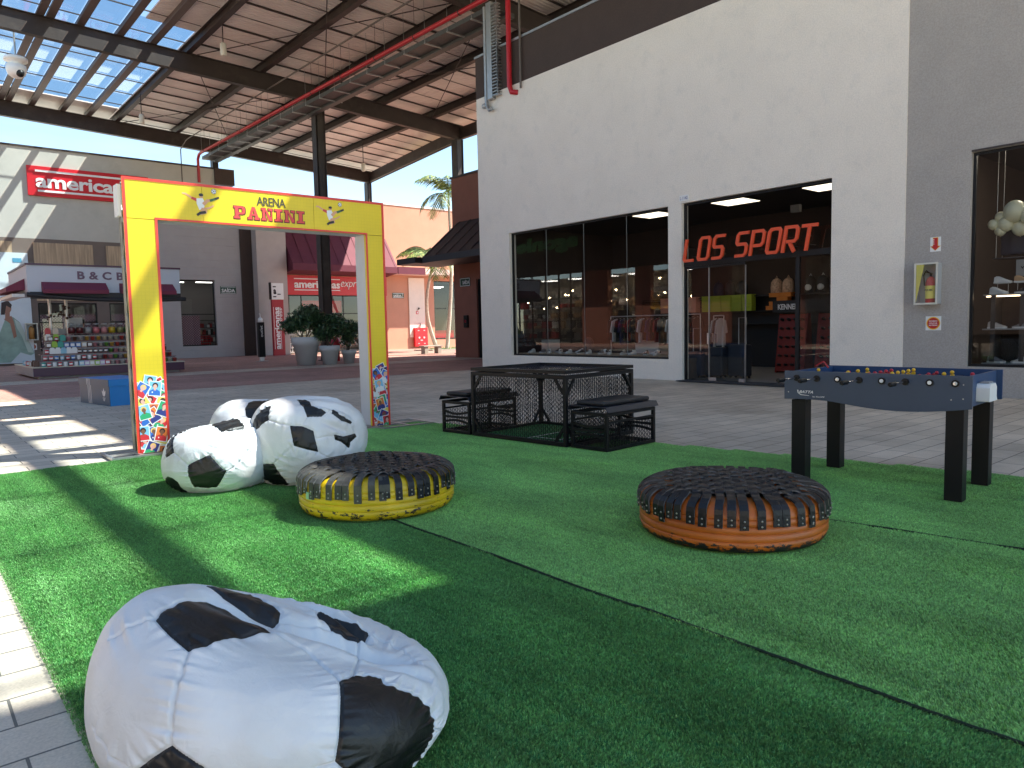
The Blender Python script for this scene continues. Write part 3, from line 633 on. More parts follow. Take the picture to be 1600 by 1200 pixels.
def backpack(x, y, z, m, m2, lab, s=1):
    o = thing('backpack', lab, 'backpack', (x, y, z), group='backpacks on the wall shelf')
    mb = MB(); pr = [(.001, 0), (.13, 0), (.16, .04), (.165, .2), (.15, .34), (.10, .42), (.03, .46), (.001, .465)]
    mb.lathe([(a * s, b * s) for a, b in pr], (x, y, z), 16); mb.build('bag', m, o)
    MB().ball((x - .12 * s, y, z + .15 * s), .1 * s, 8, 0, (.6, 1, 1.1)).build('pocket', m2, o); MB().tube([(x, y - .04, z + .44 * s), (x, y, z + .52 * s), (x, y + .04, z + .44 * s)], .01, 6).build('handle', m2, o)
blk = mat('black nylon', (.02, .02, .024), .6); tanp = mat('printed beige nylon', (.55, .38, .27), .7, var=.5, vs=22); dkblue = mat('navy fabric', (.012, .018, .045), .7)
for i, (y, m) in enumerate(((9.4, blk), (9.75, blk), (10.1, blk), (10.75, tanp), (11.1, tanp), (12.2, blk), (12.6, blk), (13.0, dkblue), (14.4, blk))):
    lab = ('beige printed' if m is tanp else 'navy' if m is dkblue else 'black') + ' backpack, %s from the right on the top wall shelf of the sports shop' % ORD[i]
    backpack(19.2, y, 2.075, m, whitep if i in (0, 1, 2) else m, lab)
# sandal racks
redrack = mat('dark red rack board', (.22, .02, .012), .6); mixm = [mat('pale shoe', (.55, .5, .45), .6), mat('tan shoe', (.45, .28, .15), .6), mat('black shoe', (.02, .02, .02), .5), mat('red shoe', (.4, .03, .03), .5), mat('grey shoe', (.2, .2, .21), .6), mat('white shoe', (.75, .75, .73), .5)]
def shoe_mesh(len_=.27):
    """a low sneaker: sole slab plus a rounded upper that rises to the heel collar"""
    mb = MB(); out_ = [(-.5, .12), (-.45, .17), (-.2, .16), (.1, .2), (.35, .19), (.48, .1), (.5, 0), (.46, -.12), (.3, -.19), (.05, -.15), (-.2, -.13), (-.45, -.16), (-.5, -.1)]
    mb.prism([(a * len_, b * len_) for a, b in out_][::-1], (0, 0, .0), X3, Y3, -.028, 0); 
    for v in range(len(mb.v)): x, y, z = mb.v[v]; mb.v[v] = (x, y, abs(z))
    secs = [(-.47, .13, .36), (-.36, .15, .42), (-.2, .145, .40), (-.05, .15, .33), (.1, .17, .25), (.28, .175, .17), (.42, .13, .13), (.49, .04, .1)]; n = 8; o = len(mb.v); vs = []
    for sx_, w_, h in secs:
        for j in range(n + 1):
            a = math.pi * j / n; vs.append((sx_ * len_, math.cos(a) * w_ * len_, .026 + (math.sin(a) ** .7) * (h * len_ - .02)))
    fs = [(i * (n + 1) + j, i * (n + 1) + j + 1, (i + 1) * (n + 1) + j + 1, (i + 1) * (n + 1) + j) for i in range(len(secs) - 1) for j in range(n)]
    mb.add(vs, fs, 1, True); mb.add([vs[j] for j in range(n + 1)], [tuple(range(n + 1))], 2)
    mb.add([(.0 * len_, .08 * len_, .09), (.22 * len_, .05 * len_, .065), (.22 * len_, -.05 * len_, .065), (.0, -.08 * len_, .09)], [(0, 1, 2, 3)], 2)
    return mb
def shoe(x, y, z, rz_, up, sole, lab, grp, s=1, tilt=0):
    o = shoe_mesh(.28 * s).build('shoe', [sole, up, mixm[2] if up is not mixm[2] else mixm[5]]); o.location = (x, y, z); o.rotation_euler = (0, tilt, rz_)
    return tag(o, lab, 'shoe', grp)
for (y0, y1, m) in ((9.35, 10.1, mixm[2]), (8.25, 9.05, mixm[1])):
    o = thing('sandal_rack', 'tall dark red rack of %s sandals in the sports shop' % ('black' if m is mixm[2] else 'tan and red'), 'display rack', (17.6, (y0 + y1) / 2, .013))
    mb = MB(); mb.prism([(0, 0), (.5, 0), (.34, 1.5), (.22, 1.5)], (17.4, y1, .013), X3, Z3, .03); mb.prism([(0, 0), (.5, 0), (.34, 1.5), (.22, 1.5)], (17.4, y0, .013), X3, Z3, .03); mb.build('side_board', redrack, o)
    MB().quad((17.42, y0, .05), (17.42, y1, .05), (17.62, y1, 1.5), (17.62, y0, 1.5)).build('back_board', redrack, o)
    for j in range(6):
        for i in range(4): shoe(17.44 + j * .03, y0 + .1 + i * .18, .18 + j * .23, math.pi, m if (i + j) % 3 or m is mixm[2] else mixm[3], mixm[2], ('black' if m is mixm[2] else 'light') + ' sandal, %s row up and %s from the right on the red rack' % (ORD[j], ORD[i]), 'sandals on the red racks', .8, -.5)
tt = thing('brand_sign', 'small white lettering KENNER above the sandal rack', 'sign', (17.5, 9.7, 1.62)); MB().box(17.45, 17.5, 8.3, 10.2, 1.55, 1.85).build('board', blackshelf, tt); text('lettering', 'KENNER', (17.447, 10.05, 1.62), (0, -1, 0), (0, 0, 1), .55, .14, .004, mat('white print', (.75, .75, .75), .5), tt, .03)
# rolling suitcases by the door
def suitcase(x, y, rz_, h, m, lab, hh=.42):
    o = thing('suitcase', lab, 'suitcase', (x, y, .03), rz_, 'suitcases by the entrance')
    mb = MB(); mb.box(-.14, .14, -.24, .24, .05, h); mb.build('shell', m, o, bevel=.03, local=True)
    mb = MB(); mb.tube([(.1, -.1, h), (.1, -.1, h + hh), (.1, .1, h + hh), (.1, .1, h)], .012, 8); mb.build('handle', alu, o, local=True)
    for a, b in ((-.1, -.18), (.1, -.18), (-.1, .18), (.1, .18)): MB().tube([(a, b - .015, .03), (a, b + .015, .03)], .03, 10).build('wheel', black_metal, o, local=True)
    MB().box(-.155, -.141, -.17, .17, .15, h - .2).build('front_pocket', m, o, local=True, bevel=.005)
suitcase(14.75, 10.65, .1, .62, dkblue, 'low navy suitcase with tall handle behind the left fixed pane', .55); suitcase(14.9, 10.15, .05, .72, blk, 'black suitcase in the middle of the row behind the glass door', .5); suitcase(15.05, 9.62, -.05, .78, blk, 'tallest black suitcase of the row at the open doorway', .62)
# clothes rails
def clothes_rail(x, y0, y1, z, cols, lab, n):
    o = thing('clothes_rail', lab, 'clothes rail', (x, (y0 + y1) / 2, .013)); mb = MB(); mb.tube([(x, y0, z), (x, y1, z)], .014, 8)
    for y in (y0, y1): mb.tube([(x, y, .02), (x, y, z)], .014, 8); mb.bar((x - .2, y, .03), (x + .2, y, .03), .03, .02)
    mb.build('rail', alu, o)
    for i in range(n):
        y = y0 + .08 + (y1 - y0 - .16) * i / max(1, n - 1); c = cols[i % len(cols)]; hh = random.uniform(.55, .7); g_ = MB()
        A = [(-.2, 0), (-.17, -hh), (.17, -hh), (.2, 0), (.3, -.28), (.24, -.32), (.22, -.1)]
        g_.prism([(-.06, .02), (-.2, -.04), (-.27, -.34), (-.2, -.36), (-.17, -.18), (-.18, -hh), (.18, -hh), (.17, -.18), (.2, -.36), (.27, -.34), (.2, -.04), (.06, .02)], (x, y - .014, z - .09), X3, Z3, -.03, 0)
        q = g_.build('shirt', c); tag(q, '%s shirt, %s from the right on the %s' % (c.name.split(' ')[0], ORD[i], lab.split(' in ')[0].replace('chrome ', '')), 'shirt', 'shirts on the ' + lab.split(' in ')[0])
        MB().tube([(x - .16, y, z - .11), (x, y, z - .06), (x + .16, y, z - .11)], .006, 5).build('hanger', alu, q)
cr_ = [mat('black cotton', (.02, .02, .022), .9), mat('maroon cotton', (.2, .02, .03), .9), mat('charcoal cotton', (.05, .05, .055), .9), mat('navy cotton', (.02, .03, .1), .9), mat('white cotton', (.6, .6, .6), .9)]
clothes_rail(15.6, 11.1, 14.1, 1.55, cr_[:1] + [cr_[2], cr_[1], cr_[0], cr_[3], cr_[0], cr_[4]], 'chrome clothes rail in the left shop window', 22)
clothes_rail(16.1, 10.75, 11.05, 1.5, [cr_[4], cr_[2]], 'short clothes rail in the shop beside the suitcases', 3)
# window platform with trainers
o = thing('display_plinth', 'low wooden display plinth along the bottom of the left shop window', 'plinth', (14.9, 13.6, .013))
MB().box(WX + .26, 15.25, 10.9, 16.5, .013, .52).build('base', mat('grey display board', (.2, .19, .18), .7), o); MB().box(WX + .26, 15.27, 10.88, 16.52, .52, .55).build('top', mat('pale timber top', (.42, .32, .22), .5, var=.3, vs=8), o)
yy = 16.2
for i in range(14):
    m = [mixm[5], mixm[4], mixm[5], mixm[0], mixm[5], mixm[2]][i % 6]
    shoe(WX + .48 + (i % 2) * .08, yy, .552, math.pi + .35 + jit(.3), m, mixm[5], ('white', 'grey', 'white', 'cream', 'white', 'black')[i % 6] + ' trainer, %s from the left along the left window plinth' % ORD[i], 'trainers on the window plinth'); yy -= .385
for i in range(5): shoe(14.95, 15.6 - i * .9, .552, math.pi / 2 + jit(.4), mixm[[2, 5, 5, 2, 5][i]], mixm[5], 'trainer at the back of the left window plinth, %s from the left' % ORD[i], 'trainers at the back of the plinth')
backpack(15.1, 14.5, .552, blk, blk, 'black backpack standing on the plinth in the left shop window', .95)
for y0, y1, x, lab in ((12.5, 13.3, 15.7, 'grey display cube behind the window plinth'), (16.6, 16.9, 15.5, 'narrow white display cube at the far end of the window')):
    tag(MB().box(x, x + .5, y0, y1, .013, .9).build('display_cube', mat('white laminate', (.5, .5, .48), .5)), lab, 'display cube')
# ------------------------------------------------------------------ grey neighbour shop
gs = thing('grey_shop', 'grey rendered shop building with a wide display window at the right', 'shop building', (17, -1, 0))
GX = WX + .02
mb = MB(); wall_x(mb, GX, GX + .25, -7, 5.6, 0, 9.35, [(-1.6, 4.57, .497, 4.08)]); mb.box(GX + .25, 20, -7, -6.75, 0, 9.35); mb.build('wall', grey_wall, gs)
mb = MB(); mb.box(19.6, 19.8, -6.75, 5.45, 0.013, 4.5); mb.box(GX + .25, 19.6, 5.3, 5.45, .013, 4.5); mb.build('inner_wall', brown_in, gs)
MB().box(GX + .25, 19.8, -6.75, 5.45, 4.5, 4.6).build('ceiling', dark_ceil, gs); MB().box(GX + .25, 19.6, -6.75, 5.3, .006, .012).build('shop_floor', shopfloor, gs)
MB().box(GX + .25, 20, -6.75, 5.6, 8.9, 9.0).build('roof', grey_wall, gs)
window_x(gs, -1.6, 4.57, .497, 4.08, [.4, 2.4], xg=GX + .12)
MB().box(GX - .012, GX + .262, -1.62, 4.57, 4.082, 4.11).build('lintel_trim', steel, gs)
dsh = thing('display_shelf', 'dark display shelving full of shoes behind the right hand window', 'shelf', (14.75, 2, .013)); tpm = mat('dark taupe laminate', (.06, .052, .047), .5)
mb = MB()
for y in (4.36, 3.93, 3.0, 2.0, 1.0, 0): mb.box(14.55, 14.9, y - .035, y + .035, .56, 1.715)
mb.build('upright', tpm, dsh)
for z in (.54, 1.13, 1.72): MB().box(14.5, 14.95, -1.4, 4.5, z - .02, z).build('shelf', mat('grey laminate', (.3, .3, .3), .4), dsh)
mb = MB(); mb.box(14.6, 14.62, -1.4, 4.48, 1.675, 1.695); mb.build('light_strip', mat('warm strip light', (1, .8, .6), emit=(1, .72, .45), es=1.6), dsh)
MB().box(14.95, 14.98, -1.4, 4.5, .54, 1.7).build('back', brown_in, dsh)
for z, row in ((1.722, [5, 2, 1, 2, 0, 5, 4]), (1.132, [0, 4, 5, 2, 5, 1, 2]), (.542, [4, 0, 3, 1, 4, 5, 2])):
    for i, c in enumerate(row): shoe(14.62 + jit(.03), 4.3 - i * .31 - .05 * (i % 2), z, -math.pi / 2 + jit(.3) + (math.pi if i % 2 else 0), mixm[c], mixm[5], ['cream', 'tan', 'black', 'red', 'grey', 'white'][c] + ' shoe on the %s shelf of the right hand window, %s from the left' % ({1.722: 'top', 1.132: 'middle', .542: 'bottom'}[z], ORD[i]), 'shoes on the right window shelves', 1.05)
for i, (y, c) in enumerate(((4.28, 5), (3.98, 1))):
    o = thing('shoe_riser', 'wire riser lifting a %s shoe on the top shelf' % ('white' if c == 5 else 'tan'), 'riser', (14.8, y, 1.722)); mb = MB()
    for a in (-.08, .08): mb.tube([(14.75, y + a, 1.722), (14.75, y + a, 1.9)], .005, 5)
    mb.box(14.7, 14.82, y - .1, y + .1, 1.9, 1.906); mb.build('wire', alu, o); shoe(14.76, y, 1.908, -math.pi / 2 + .1, mixm[c], mixm[5], ('white' if c == 5 else 'tan') + ' sneaker raised on a wire riser in the right window', 'shoes on risers')
o = thing('hanging_shelf', 'glass shelf hung on wires carrying dark suitcases in the right window', 'shelf', (15.0, 3.8, 2.3)); MB().box(14.9, 15.3, 2.2, 4.5, 2.34, 2.36).build('shelf', mat('dark glass shelf', (.05, .05, .06), .2), o)
mb = MB(); [mb.tube([(x, y, 2.36), (x, y, 4.5)], .006, 5) for x, y in ((14.92, 4.45), (15.25, 4.45), (14.92, 2.3))]; mb.build('wire', alu, o)
mb = MB(); mb.box(14.95, 15.2, 3.95, 4.4, 2.4, 3.05); so_ = mb.build('suitcase', mat('dark blue shell', (.015, .02, .045), .35), bevel=.03); tag(so_, 'dark blue suitcase on the hung shelf behind the balloons', 'suitcase')
MB().tube([(15.12, 4.1, 3.05), (15.12, 4.1, 3.3), (15.12, 4.25, 3.3), (15.12, 4.25, 3.05)], .01, 6).build('handle', alu, so_)
vb = thing('brand_card', 'grey display card with a small leaf mark on the top shelf', 'card', (14.85, 3.95, 2.02)); MB().box(14.84, 14.86, 3.6, 4.12, 2.02, 2.3).build('card', mat('grey card', (.28, .28, .28), .6), vb); text('lettering', 'vizzano', (14.837, 4.05, 2.14), (0, -1, 0), (0, 0, 1), .3, .06, .002, black_metal, vb, .02)
tag(MB().box(15.3, 15.32, 3.2, 3.95, 2.0, 2.6).build('poster', mat('amber poster', (.6, .25, .03), .6, var=.4, vs=14)), 'amber poster behind the balloons in the right window', 'poster')
bal = mat('ivory balloon latex', (.72, .70, .50), .28, spec=.5, coat=.2)
BL = [(4.395, 2.905, .082), (4.30, 3.02, .09), (4.22, 2.90, .125), (4.08, 3.09, .17), (4.30, 2.80, .09), (4.02, 2.82, .13), (3.86, 3.0, .15), (3.78, 2.84, .12), (3.66, 3.02, .14), (3.55, 2.86, .15), (3.42, 3.0, .12)]
for i, (y, z, r) in enumerate(BL):
    mb = MB(); mb.ball((0, 0, 0), r, 16, 0, (1, 1, 1.08)); mb.lathe([(.012, -r * 1.16), (.004, -r * 1.07)], (0, 0, 0), 8)
    o = mb.build('balloon', bal); o.location = (14.55 + (i % 3) * .05 - (.06 if i == 2 else 0), y, z); tag(o, ['smallest ivory balloon at the left tip of the cluster', 'small ivory balloon above the left tip of the cluster', 'big round ivory balloon at the front of the cluster', 'largest ivory balloon at the top of the cluster', 'half hidden ivory balloon at the lower left of the cluster', 'ivory balloon under the largest one', 'ivory balloon just right of the largest one', 'low ivory balloon in the right part of the cluster', 'high ivory balloon in the right part of the cluster', 'low ivory balloon near the right end', 'last ivory balloon at the right end of the cluster'][i], 'balloon', 'ivory balloons in the right window')
for y in (3.6, 1.2):  # unseen glowing panels added to light the window shelves
    o = thing('ceiling_light', 'lit ceiling panel deep in the right hand shop, %s one' % ('nearer' if y > 2 else 'farther'), 'ceiling light', (15.6, y, 4.4), group=None); MB().box(15.3, 15.9, y - .4, y + .4, 4.46, 4.495).build('diffuser', mat('bright ceiling panel', (1, .95, .85), emit=(1, .88, .7), es=5), o)
# extinguisher cabinet and its two signs on the grey wall
ec = thing('extinguisher_cabinet', 'grey metal fire extinguisher cabinet with clear front on the grey wall', 'cabinet', (13.9, 5.17, 1.6))
cabm = mat('grey cabinet paint', (.42, .44, .45), .45)
x0, x1, y0, y1, z0, z1 = GX - .2, GX - .002, 4.985, 5.345, 1.58, 2.28
mb = MB(); mb.box(x0, x1, y0, y0 + .012, z0, z1); mb.box(x0, x1, y1 - .012, y1, z0, z1); mb.box(x0, x1, y0 + .012, y1 - .012, z0, z0 + .012); mb.box(x0, x1, y0 + .012, y1 - .012, z1 - .012, z1); mb.box(x1 - .012, x1, y0 + .012, y1 - .012, z0 + .012, z1 - .012)
mb.build('body', cabm, ec)
mb = MB(); f = x0 - .012
mb.box(f, x0 - .001, y0 - .01, y0 + .02, z0 - .01, z1 + .01); mb.box(f, x0 - .001, y1 - .02, y1 + .01, z0 - .01, z1 + .01); mb.box(f, x0 - .001, y0 + .02, y1 - .02, z0 - .01, z0 + .02); mb.box(f, x0 - .001, y0 + .02, y1 - .02, z1 - .02, z1 + .01); mb.build('door_frame', mat('pale frame', (.62, .6, .52), .5), ec)
MB().quad((x0 - .005, y0 + .02, z0 + .02), (x0 - .005, y1 - .02, z0 + .02), (x0 - .005, y1 - .02, z1 - .02), (x0 - .005, y0 + .02, z1 - .02)).build('door_pane', glass_clear, ec)
MB().quad((x0 + .004, y1 - .02, z0 + .02), (x0 + .004, y1 - .15, z1 - .02), (x0 + .004, y1 - .02, z1 - .02), (x0 + .004, y1 - .02, z1 - .03)).build('faded_sticker', mat('faded yellow film', (.7, .62, .15), .6), ec)
ex = thing('fire_extinguisher', 'red fire extinguisher with yellow label inside the grey wall cabinet', 'fire extinguisher', (13.9, 5.12, 1.594))
ey = 5.12; exx = GX - .1
MB().lathe([(.001, 0), (.075, 0), (.082, .02), (.082, .36), (.06, .43), (.025, .46), (.001, .46)], (exx, ey, 1.594), 20).build('cylinder', red_paint, ex)
MB().lathe([(.0835, .08), (.0835, .3)], (exx, ey, 1.594), 20).build('label_band', mat('yellow label', (.72, .62, .12), .5), ex)
mb = MB(); mb.tube([(exx, ey, 2.05), (exx, ey, 2.11)], .02, 8); mb.bar((exx, ey - .02, 2.1), (exx, ey + .1, 2.14), .02, .015); mb.build('valve', black_metal, ex)
text('lettering', 'PQS ABC', (exx - .086, ey + .065, 1.8), (0, -1, 0), (0, 0, 1), .13, .035, .001, dkblue, ex, .02)
MB().tube([(exx, ey, 2.1), (exx - .02, ey + .07, 2.16), (exx, ey + .12, 2.08), (exx, ey + .1, 1.9)], .012, 8).build('hose', black_metal, ex)
def sign_x(name, label, y0, y1, z0, z1, x=GX):
    o = thing(name, label, 'sign', (x - .004, (y0 + y1) / 2, z0)); MB().box(x - .006, x - .001, y0, y1, z0, z1).build('plate', whitep, o); return o
yel = mat('sign yellow', (.85, .5, .02), .5); redi = mat('sign red', (.5, .01, .01), .5)
o = sign_x('arrow_sign', 'white square with red arrow pointing down at the extinguisher on the grey wall', 5.01, 5.18, 2.485, 2.735)
def arrow(o, yc, zt, zb, s, x):
    A = [(-.035, 0), (-.035, -.14), (-.07, -.14), (0, -.215), (.07, -.14), (.035, -.14), (.035, 0)]
    B = [(a * 1.25, b * 1.06 + .008) for a, b in A]
    MB().flat([(a * s, b * s) for a, b in B], (x - .008, yc, zt), (0, -1, 0), Z3).build('arrow_outline', yel, o); MB().flat([(a * s, b * s) for a, b in A], (x - .0095, yc, zt), (0, -1, 0), Z3).build('arrow', redi, o)
arrow(o, 5.095, 2.72, 0, 1, GX); text('lettering', 'EXTINTOR', (GX - .0105, 5.112, 2.605), (0, 0, 1), (0, 1, 0), .1, .028, .0005, whitep, o, .02)
o = sign_x('round_sign', 'white square with red and yellow disc below the extinguisher cabinet on the grey wall', 4.975, 5.225, 1.12, 1.365)
MB().flat(circle(0, 0, .112, n=32), (GX - .008, 5.1, 1.243), (0, -1, 0), Z3).build('ring', yel, o); MB().flat(circle(0, 0, .095, n=32), (GX - .0095, 5.1, 1.243), (0, -1, 0), Z3).build('disc', redi, o)
for i, tx in enumerate(('PROIBIDO', 'COLOCAR', 'MATERIAIS')): text('lettering', tx, (GX - .0105, 5.1 + .068, 1.268 - i * .036), (0, -1, 0), Z3, .136, .024, .0005, whitep, o, .02)
# ------------------------------------------------------------------ far row of shops (Y = 41)
block = mat('grey block wall', (.36, .34, .34), .8, var=.06, vs=1.5)
t = block.node_tree; bt = t.nodes.new('ShaderNodeTexBrick'); bt.inputs['Scale'].default_value = 1; bt.inputs['Brick Width'].default_value = .8; bt.inputs['Row Height'].default_value = .4; bt.inputs['Mortar Size'].default_value = .008
g = t.nodes.new('ShaderNodeNewGeometry'); mp = t.nodes.new('ShaderNodeMapping'); mp.inputs['Rotation'].default_value = (R(-90), 0, 0); bp = t.nodes.new('ShaderNodeBump'); bp.invert = True; bp.inputs['Strength'].default_value = .7; bp.inputs['Distance'].default_value = .02
t.links.new(g.outputs['Position'], mp.inputs[0]); t.links.new(mp.outputs[0], bt.inputs['Vector']); t.links.new(bt.outputs['Fac'], bp.inputs['Height']); t.links.new(bp.outputs[0], t.nodes['Principled BSDF'].inputs['Normal'])
concrete = mat('pale concrete panel', (.47, .46, .41), .85, var=.08, vs=.9, bump=.3, bs=30, dirt=(.36, .35, .31), ds=.5)
brown2 = mat('taupe brown render', (.16, .125, .105), .8, var=.08, vs=2)
wood = mat('vertical timber cladding', (.42, .31, .20), .6, var=.4, vs=4)
t = wood.node_tree; t.nodes['Noise Texture'].inputs['Scale'].default_value = 1; mp = t.nodes.new('ShaderNodeMapping'); mp.inputs['Scale'].default_value = (16, 16, .8); t.links.new(t.nodes['Geometry'].outputs['Position'], mp.inputs[0]); t.links.new(mp.outputs[0], t.nodes['Noise Texture'].inputs['Vector'])
ds = thing('department_store', 'long grey store building with a red wall sign behind the yellow arch', 'shop building', (6, 41, 0))
mb = MB(); mb.box(-4, 13.95, 41, 41.3, 5.9, 10.08); mb.build('upper_wall', concrete, ds)
MB().box(13.953, 15.0, 40.9, 41.35, 9.3, 10.14).build('parapet_block', brown_paint, ds)
mb = MB(); mb.box(-4, 13.95, 40.95, 41.36, 10.08, 10.16); mb.build('coping', steel, ds)
wx = [(5.48, 7.95, .62, 2.9), (8.5, 10.4, .62, 2.9)]
mb = MB(); wall_y(mb, 41, 41.3, 4.15, 9.5, 0, 5.9, wx); wall_y(mb, 41, 41.3, 1.0, 4.15, 0, 5.9, []); wall_y(mb, 41, 41.3, -4, 1.0, 0, 5.9, []); mb.box(9.5, 10.9, 41, 41.3, 0, 5.9); mb.build('lower_wall', brown2, ds)
mb = MB()
for a, b in ((1.6, 4.62), (5.45, 7.92), (8.5, 10.85)): mb.box(a, b, 40.96, 40.998, 3.0 if a > 4 else 3.0, 5.72)
build_each(mb, 'timber_panel', wood, ds)
mb = MB(); wall_y(mb, 40.9, 41.2, 10.9, 15.1, 0, 7.3, [(11.85, 13.65, .63, 4.15)]); mb.build('block_wall', block, ds)
mb = MB(); mb.box(15.1, 15.75, 40.85, 41.2, 0, 7.25); mb.box(12.6, 15.1, 40.88, 41.2, 7.3, 7.9); mb.box(15.1, 17.6, 40.85, 41.2, 7.25, 7.9); mb.build('brown_frame', brown_paint, ds)
MB().box(15.755, 17.45, 40.2, 41.2, 0, 6.95).build('pier', mat('grey beige render', (.42, .37, .35), .85, var=.05, bump=.3, bs=40), ds)
MB().box(-4, 24, 41.4, 55, 7.4, 7.5).build('roof', concrete, ds)
inner = mat('grey shop interior', (.2, .19, .19), .8); mb = MB(); mb.box(4, 17.4, 47, 47.2, .013, 5); mb.box(4, 17.4, 41.4, 47, 4.6, 4.7); mb.box(4.0, 4.1, 41.4, 47, .01, 4.6); mb.box(17.3, 17.4, 41.4, 47, .01, 4.6); mb.build('inner_wall', inner, ds)
tube_l = mat('lit fluorescent tube', (1, 1, 1), emit=(1, .97, .92), es=1.6)
for i, (x, y, z) in enumerate(((13.0, 42.5, 4.35), (13.5, 44.2, 4.35), (12.6, 45.8, 4.3), (14.4, 43, 4.3), (7, 43, 4.2), (9.5, 44, 4.2), (15, 45.5, 4.3))):
    tag(MB().box(x - .9, x + .9, y - .05, y + .05, z, z + .04).build('tube_light', tube_l), 'lit strip light in the grey store, %s from the front' % ORD[i], 'ceiling light', 'strip lights in the grey store')
def window_y(parent, x0, x1, z0, z1, mull=(), rail=None, yg=41.1, pane=glass):
    mb = MB(); t = .06
    mb.box(x0, x1, yg - .03, yg + .03, z0, z0 + t); mb.box(x0, x1, yg - .03, yg + .03, z1 - t, z1); mb.box(x0, x0 + t, yg - .03, yg + .03, z0 + t, z1 - t); mb.box(x1 - t, x1, yg - .03, yg + .03, z0 + t, z1 - t)
    for a in mull: mb.box(a - .02, a + .02, yg - .028, yg + .028, z0 + t, z1 - t)
    if rail: mb.box(x0 + t, x1 - t, yg - .025, yg + .025, rail, rail + .05)
    fr = mb.build('window', frame_blk, parent)
    MB().quad((x0 + t, yg, z0 + t), (x1 - t, yg, z0 + t), (x1 - t, yg, z1 - t), (x0 + t, yg, z1 - t)).build('pane', pane, fr); return fr
lattice = bpy.data.materials.new('pink lattice film'); lattice.use_nodes = True; t = lattice.node_tree; p = t.nodes['Principled BSDF']; g = t.nodes.new('ShaderNodeNewGeometry'); sx = t.nodes.new('ShaderNodeSeparateXYZ'); t.links.new(g.outputs['Position'], sx.inputs[0])
hs = []
for sg in (1, -1):
    a = t.nodes.new('ShaderNodeMath'); a.operation = 'MULTIPLY_ADD'; a.inputs[1].default_value = sg * 1.0; t.links.new(sx.outputs[0], a.inputs[0]); t.links.new(sx.outputs[2], a.inputs[2])
    b = t.nodes.new('ShaderNodeMath'); b.operation = 'MODULO'; b.inputs[1].default_value = .13; c0 = t.nodes.new('ShaderNodeMath'); c0.inputs[1].default_value = 52; t.links.new(a.outputs[0], c0.inputs[0]); t.links.new(c0.outputs[0], b.inputs[0])
    c = t.nodes.new('ShaderNodeMath'); c.operation = 'LESS_THAN'; c.inputs[1].default_value = .045; t.links.new(b.outputs[0], c.inputs[0]); hs.append(c)
m_ = t.nodes.new('ShaderNodeMath'); m_.operation = 'MAXIMUM'; t.links.new(hs[0].outputs[0], m_.inputs[0]); t.links.new(hs[1].outputs[0], m_.inputs[1])
x = t.nodes.new('ShaderNodeMix'); x.data_type = 'RGBA'; x.inputs[6].default_value = (.42, .27, .30, 1); x.inputs[7].default_value = (.14, .05, .07, 1); t.links.new(m_.outputs[0], x.inputs[0]); t.links.new(x.outputs[2], p.inputs['Base Color'])
for (a, b, c, d) in wx:
    fr = window_y(ds, a, b, c, d, (), 1.95); MB().box(a + .07, b - .07, 41.16, 41.17, c + .07, 2.35).build('lattice_film', lattice, fr)
fr = window_y(ds, 11.85, 13.65, .63, 4.15, (), 2.3); MB().box(11.92, 12.85, 41.16, 41.17, .7, 2.25).build('lattice_film', lattice, fr)
gr = thing('goods_shelf', 'dim shelves of goods behind the grey store window', 'shelf', (13.6, 43, .013)); mb = MB(); cols = [mixm[3], mixm[4], mixm[1], mixm[5], mixm[2]]
for z in (.4, .8, 1.2, 1.6, 2.0): mb.box(12.6, 15.2, 42.9, 43.3, z, z + .03)
mb.build('shelf', black_metal, gr); mb = MB()
for z in (.43, .83, 1.23, 1.63):
    x = 12.65
    while x < 15.1: ww = random.uniform(.08, .2); mb.box(x, x + ww - .015, 42.95, 43.2, z, z + random.uniform(.15, .3), random.randrange(5)); x += ww
mb.build('goods', cols, gr, kind='stuff')
bk = thing('wire_basket', 'bright red wire bin behind the grey store window', 'basket', (13.2, 42, .013)); mb = MB()
for z in (.55, .7, .85, 1.0, 1.12): mb.box(12.85, 13.6, 41.9, 41.92, z, z + .05); mb.box(12.85, 13.6, 42.38, 42.4, z, z + .05)
for x in np.arange(12.85, 13.6, .12): mb.box(x, x + .03, 41.88, 41.9, .5, 1.17)
mb.build('wire', red_sign, bk)
# red wall sign with white letters
def store_sign(name, label, x0, x1, z0, z1, y, txt, tx0, tx1, tz0, tz1, extra=None):
    o = thing(name, label, 'sign', ((x0 + x1) / 2, y, z0)); MB().box(x0, x1, y - .12, y, z0, z1).build('board', red_sign, o, bevel=.01)
    text('lettering', txt, (tx0, y - .122, tz0), X3, Z3, tx1 - tx0, tz1 - tz0, .03, whitep, o, .025, 0, .96)
    return o
o = store_sign('store_sign', 'big red sign with bold white americanas lettering high on the grey store wall', 5.39, 10.6, 7.88, 9.25, 40.98, 'americanas', 5.72, 10.3, 8.26, 8.86)
mb = MB(); mb.box(5.72, 10.3, 40.8, 40.858, 8.98, 9.07); mb.box(5.78, 10.35, 40.8, 40.858, 8.06, 8.15); mb.build('stripe', whitep, o)
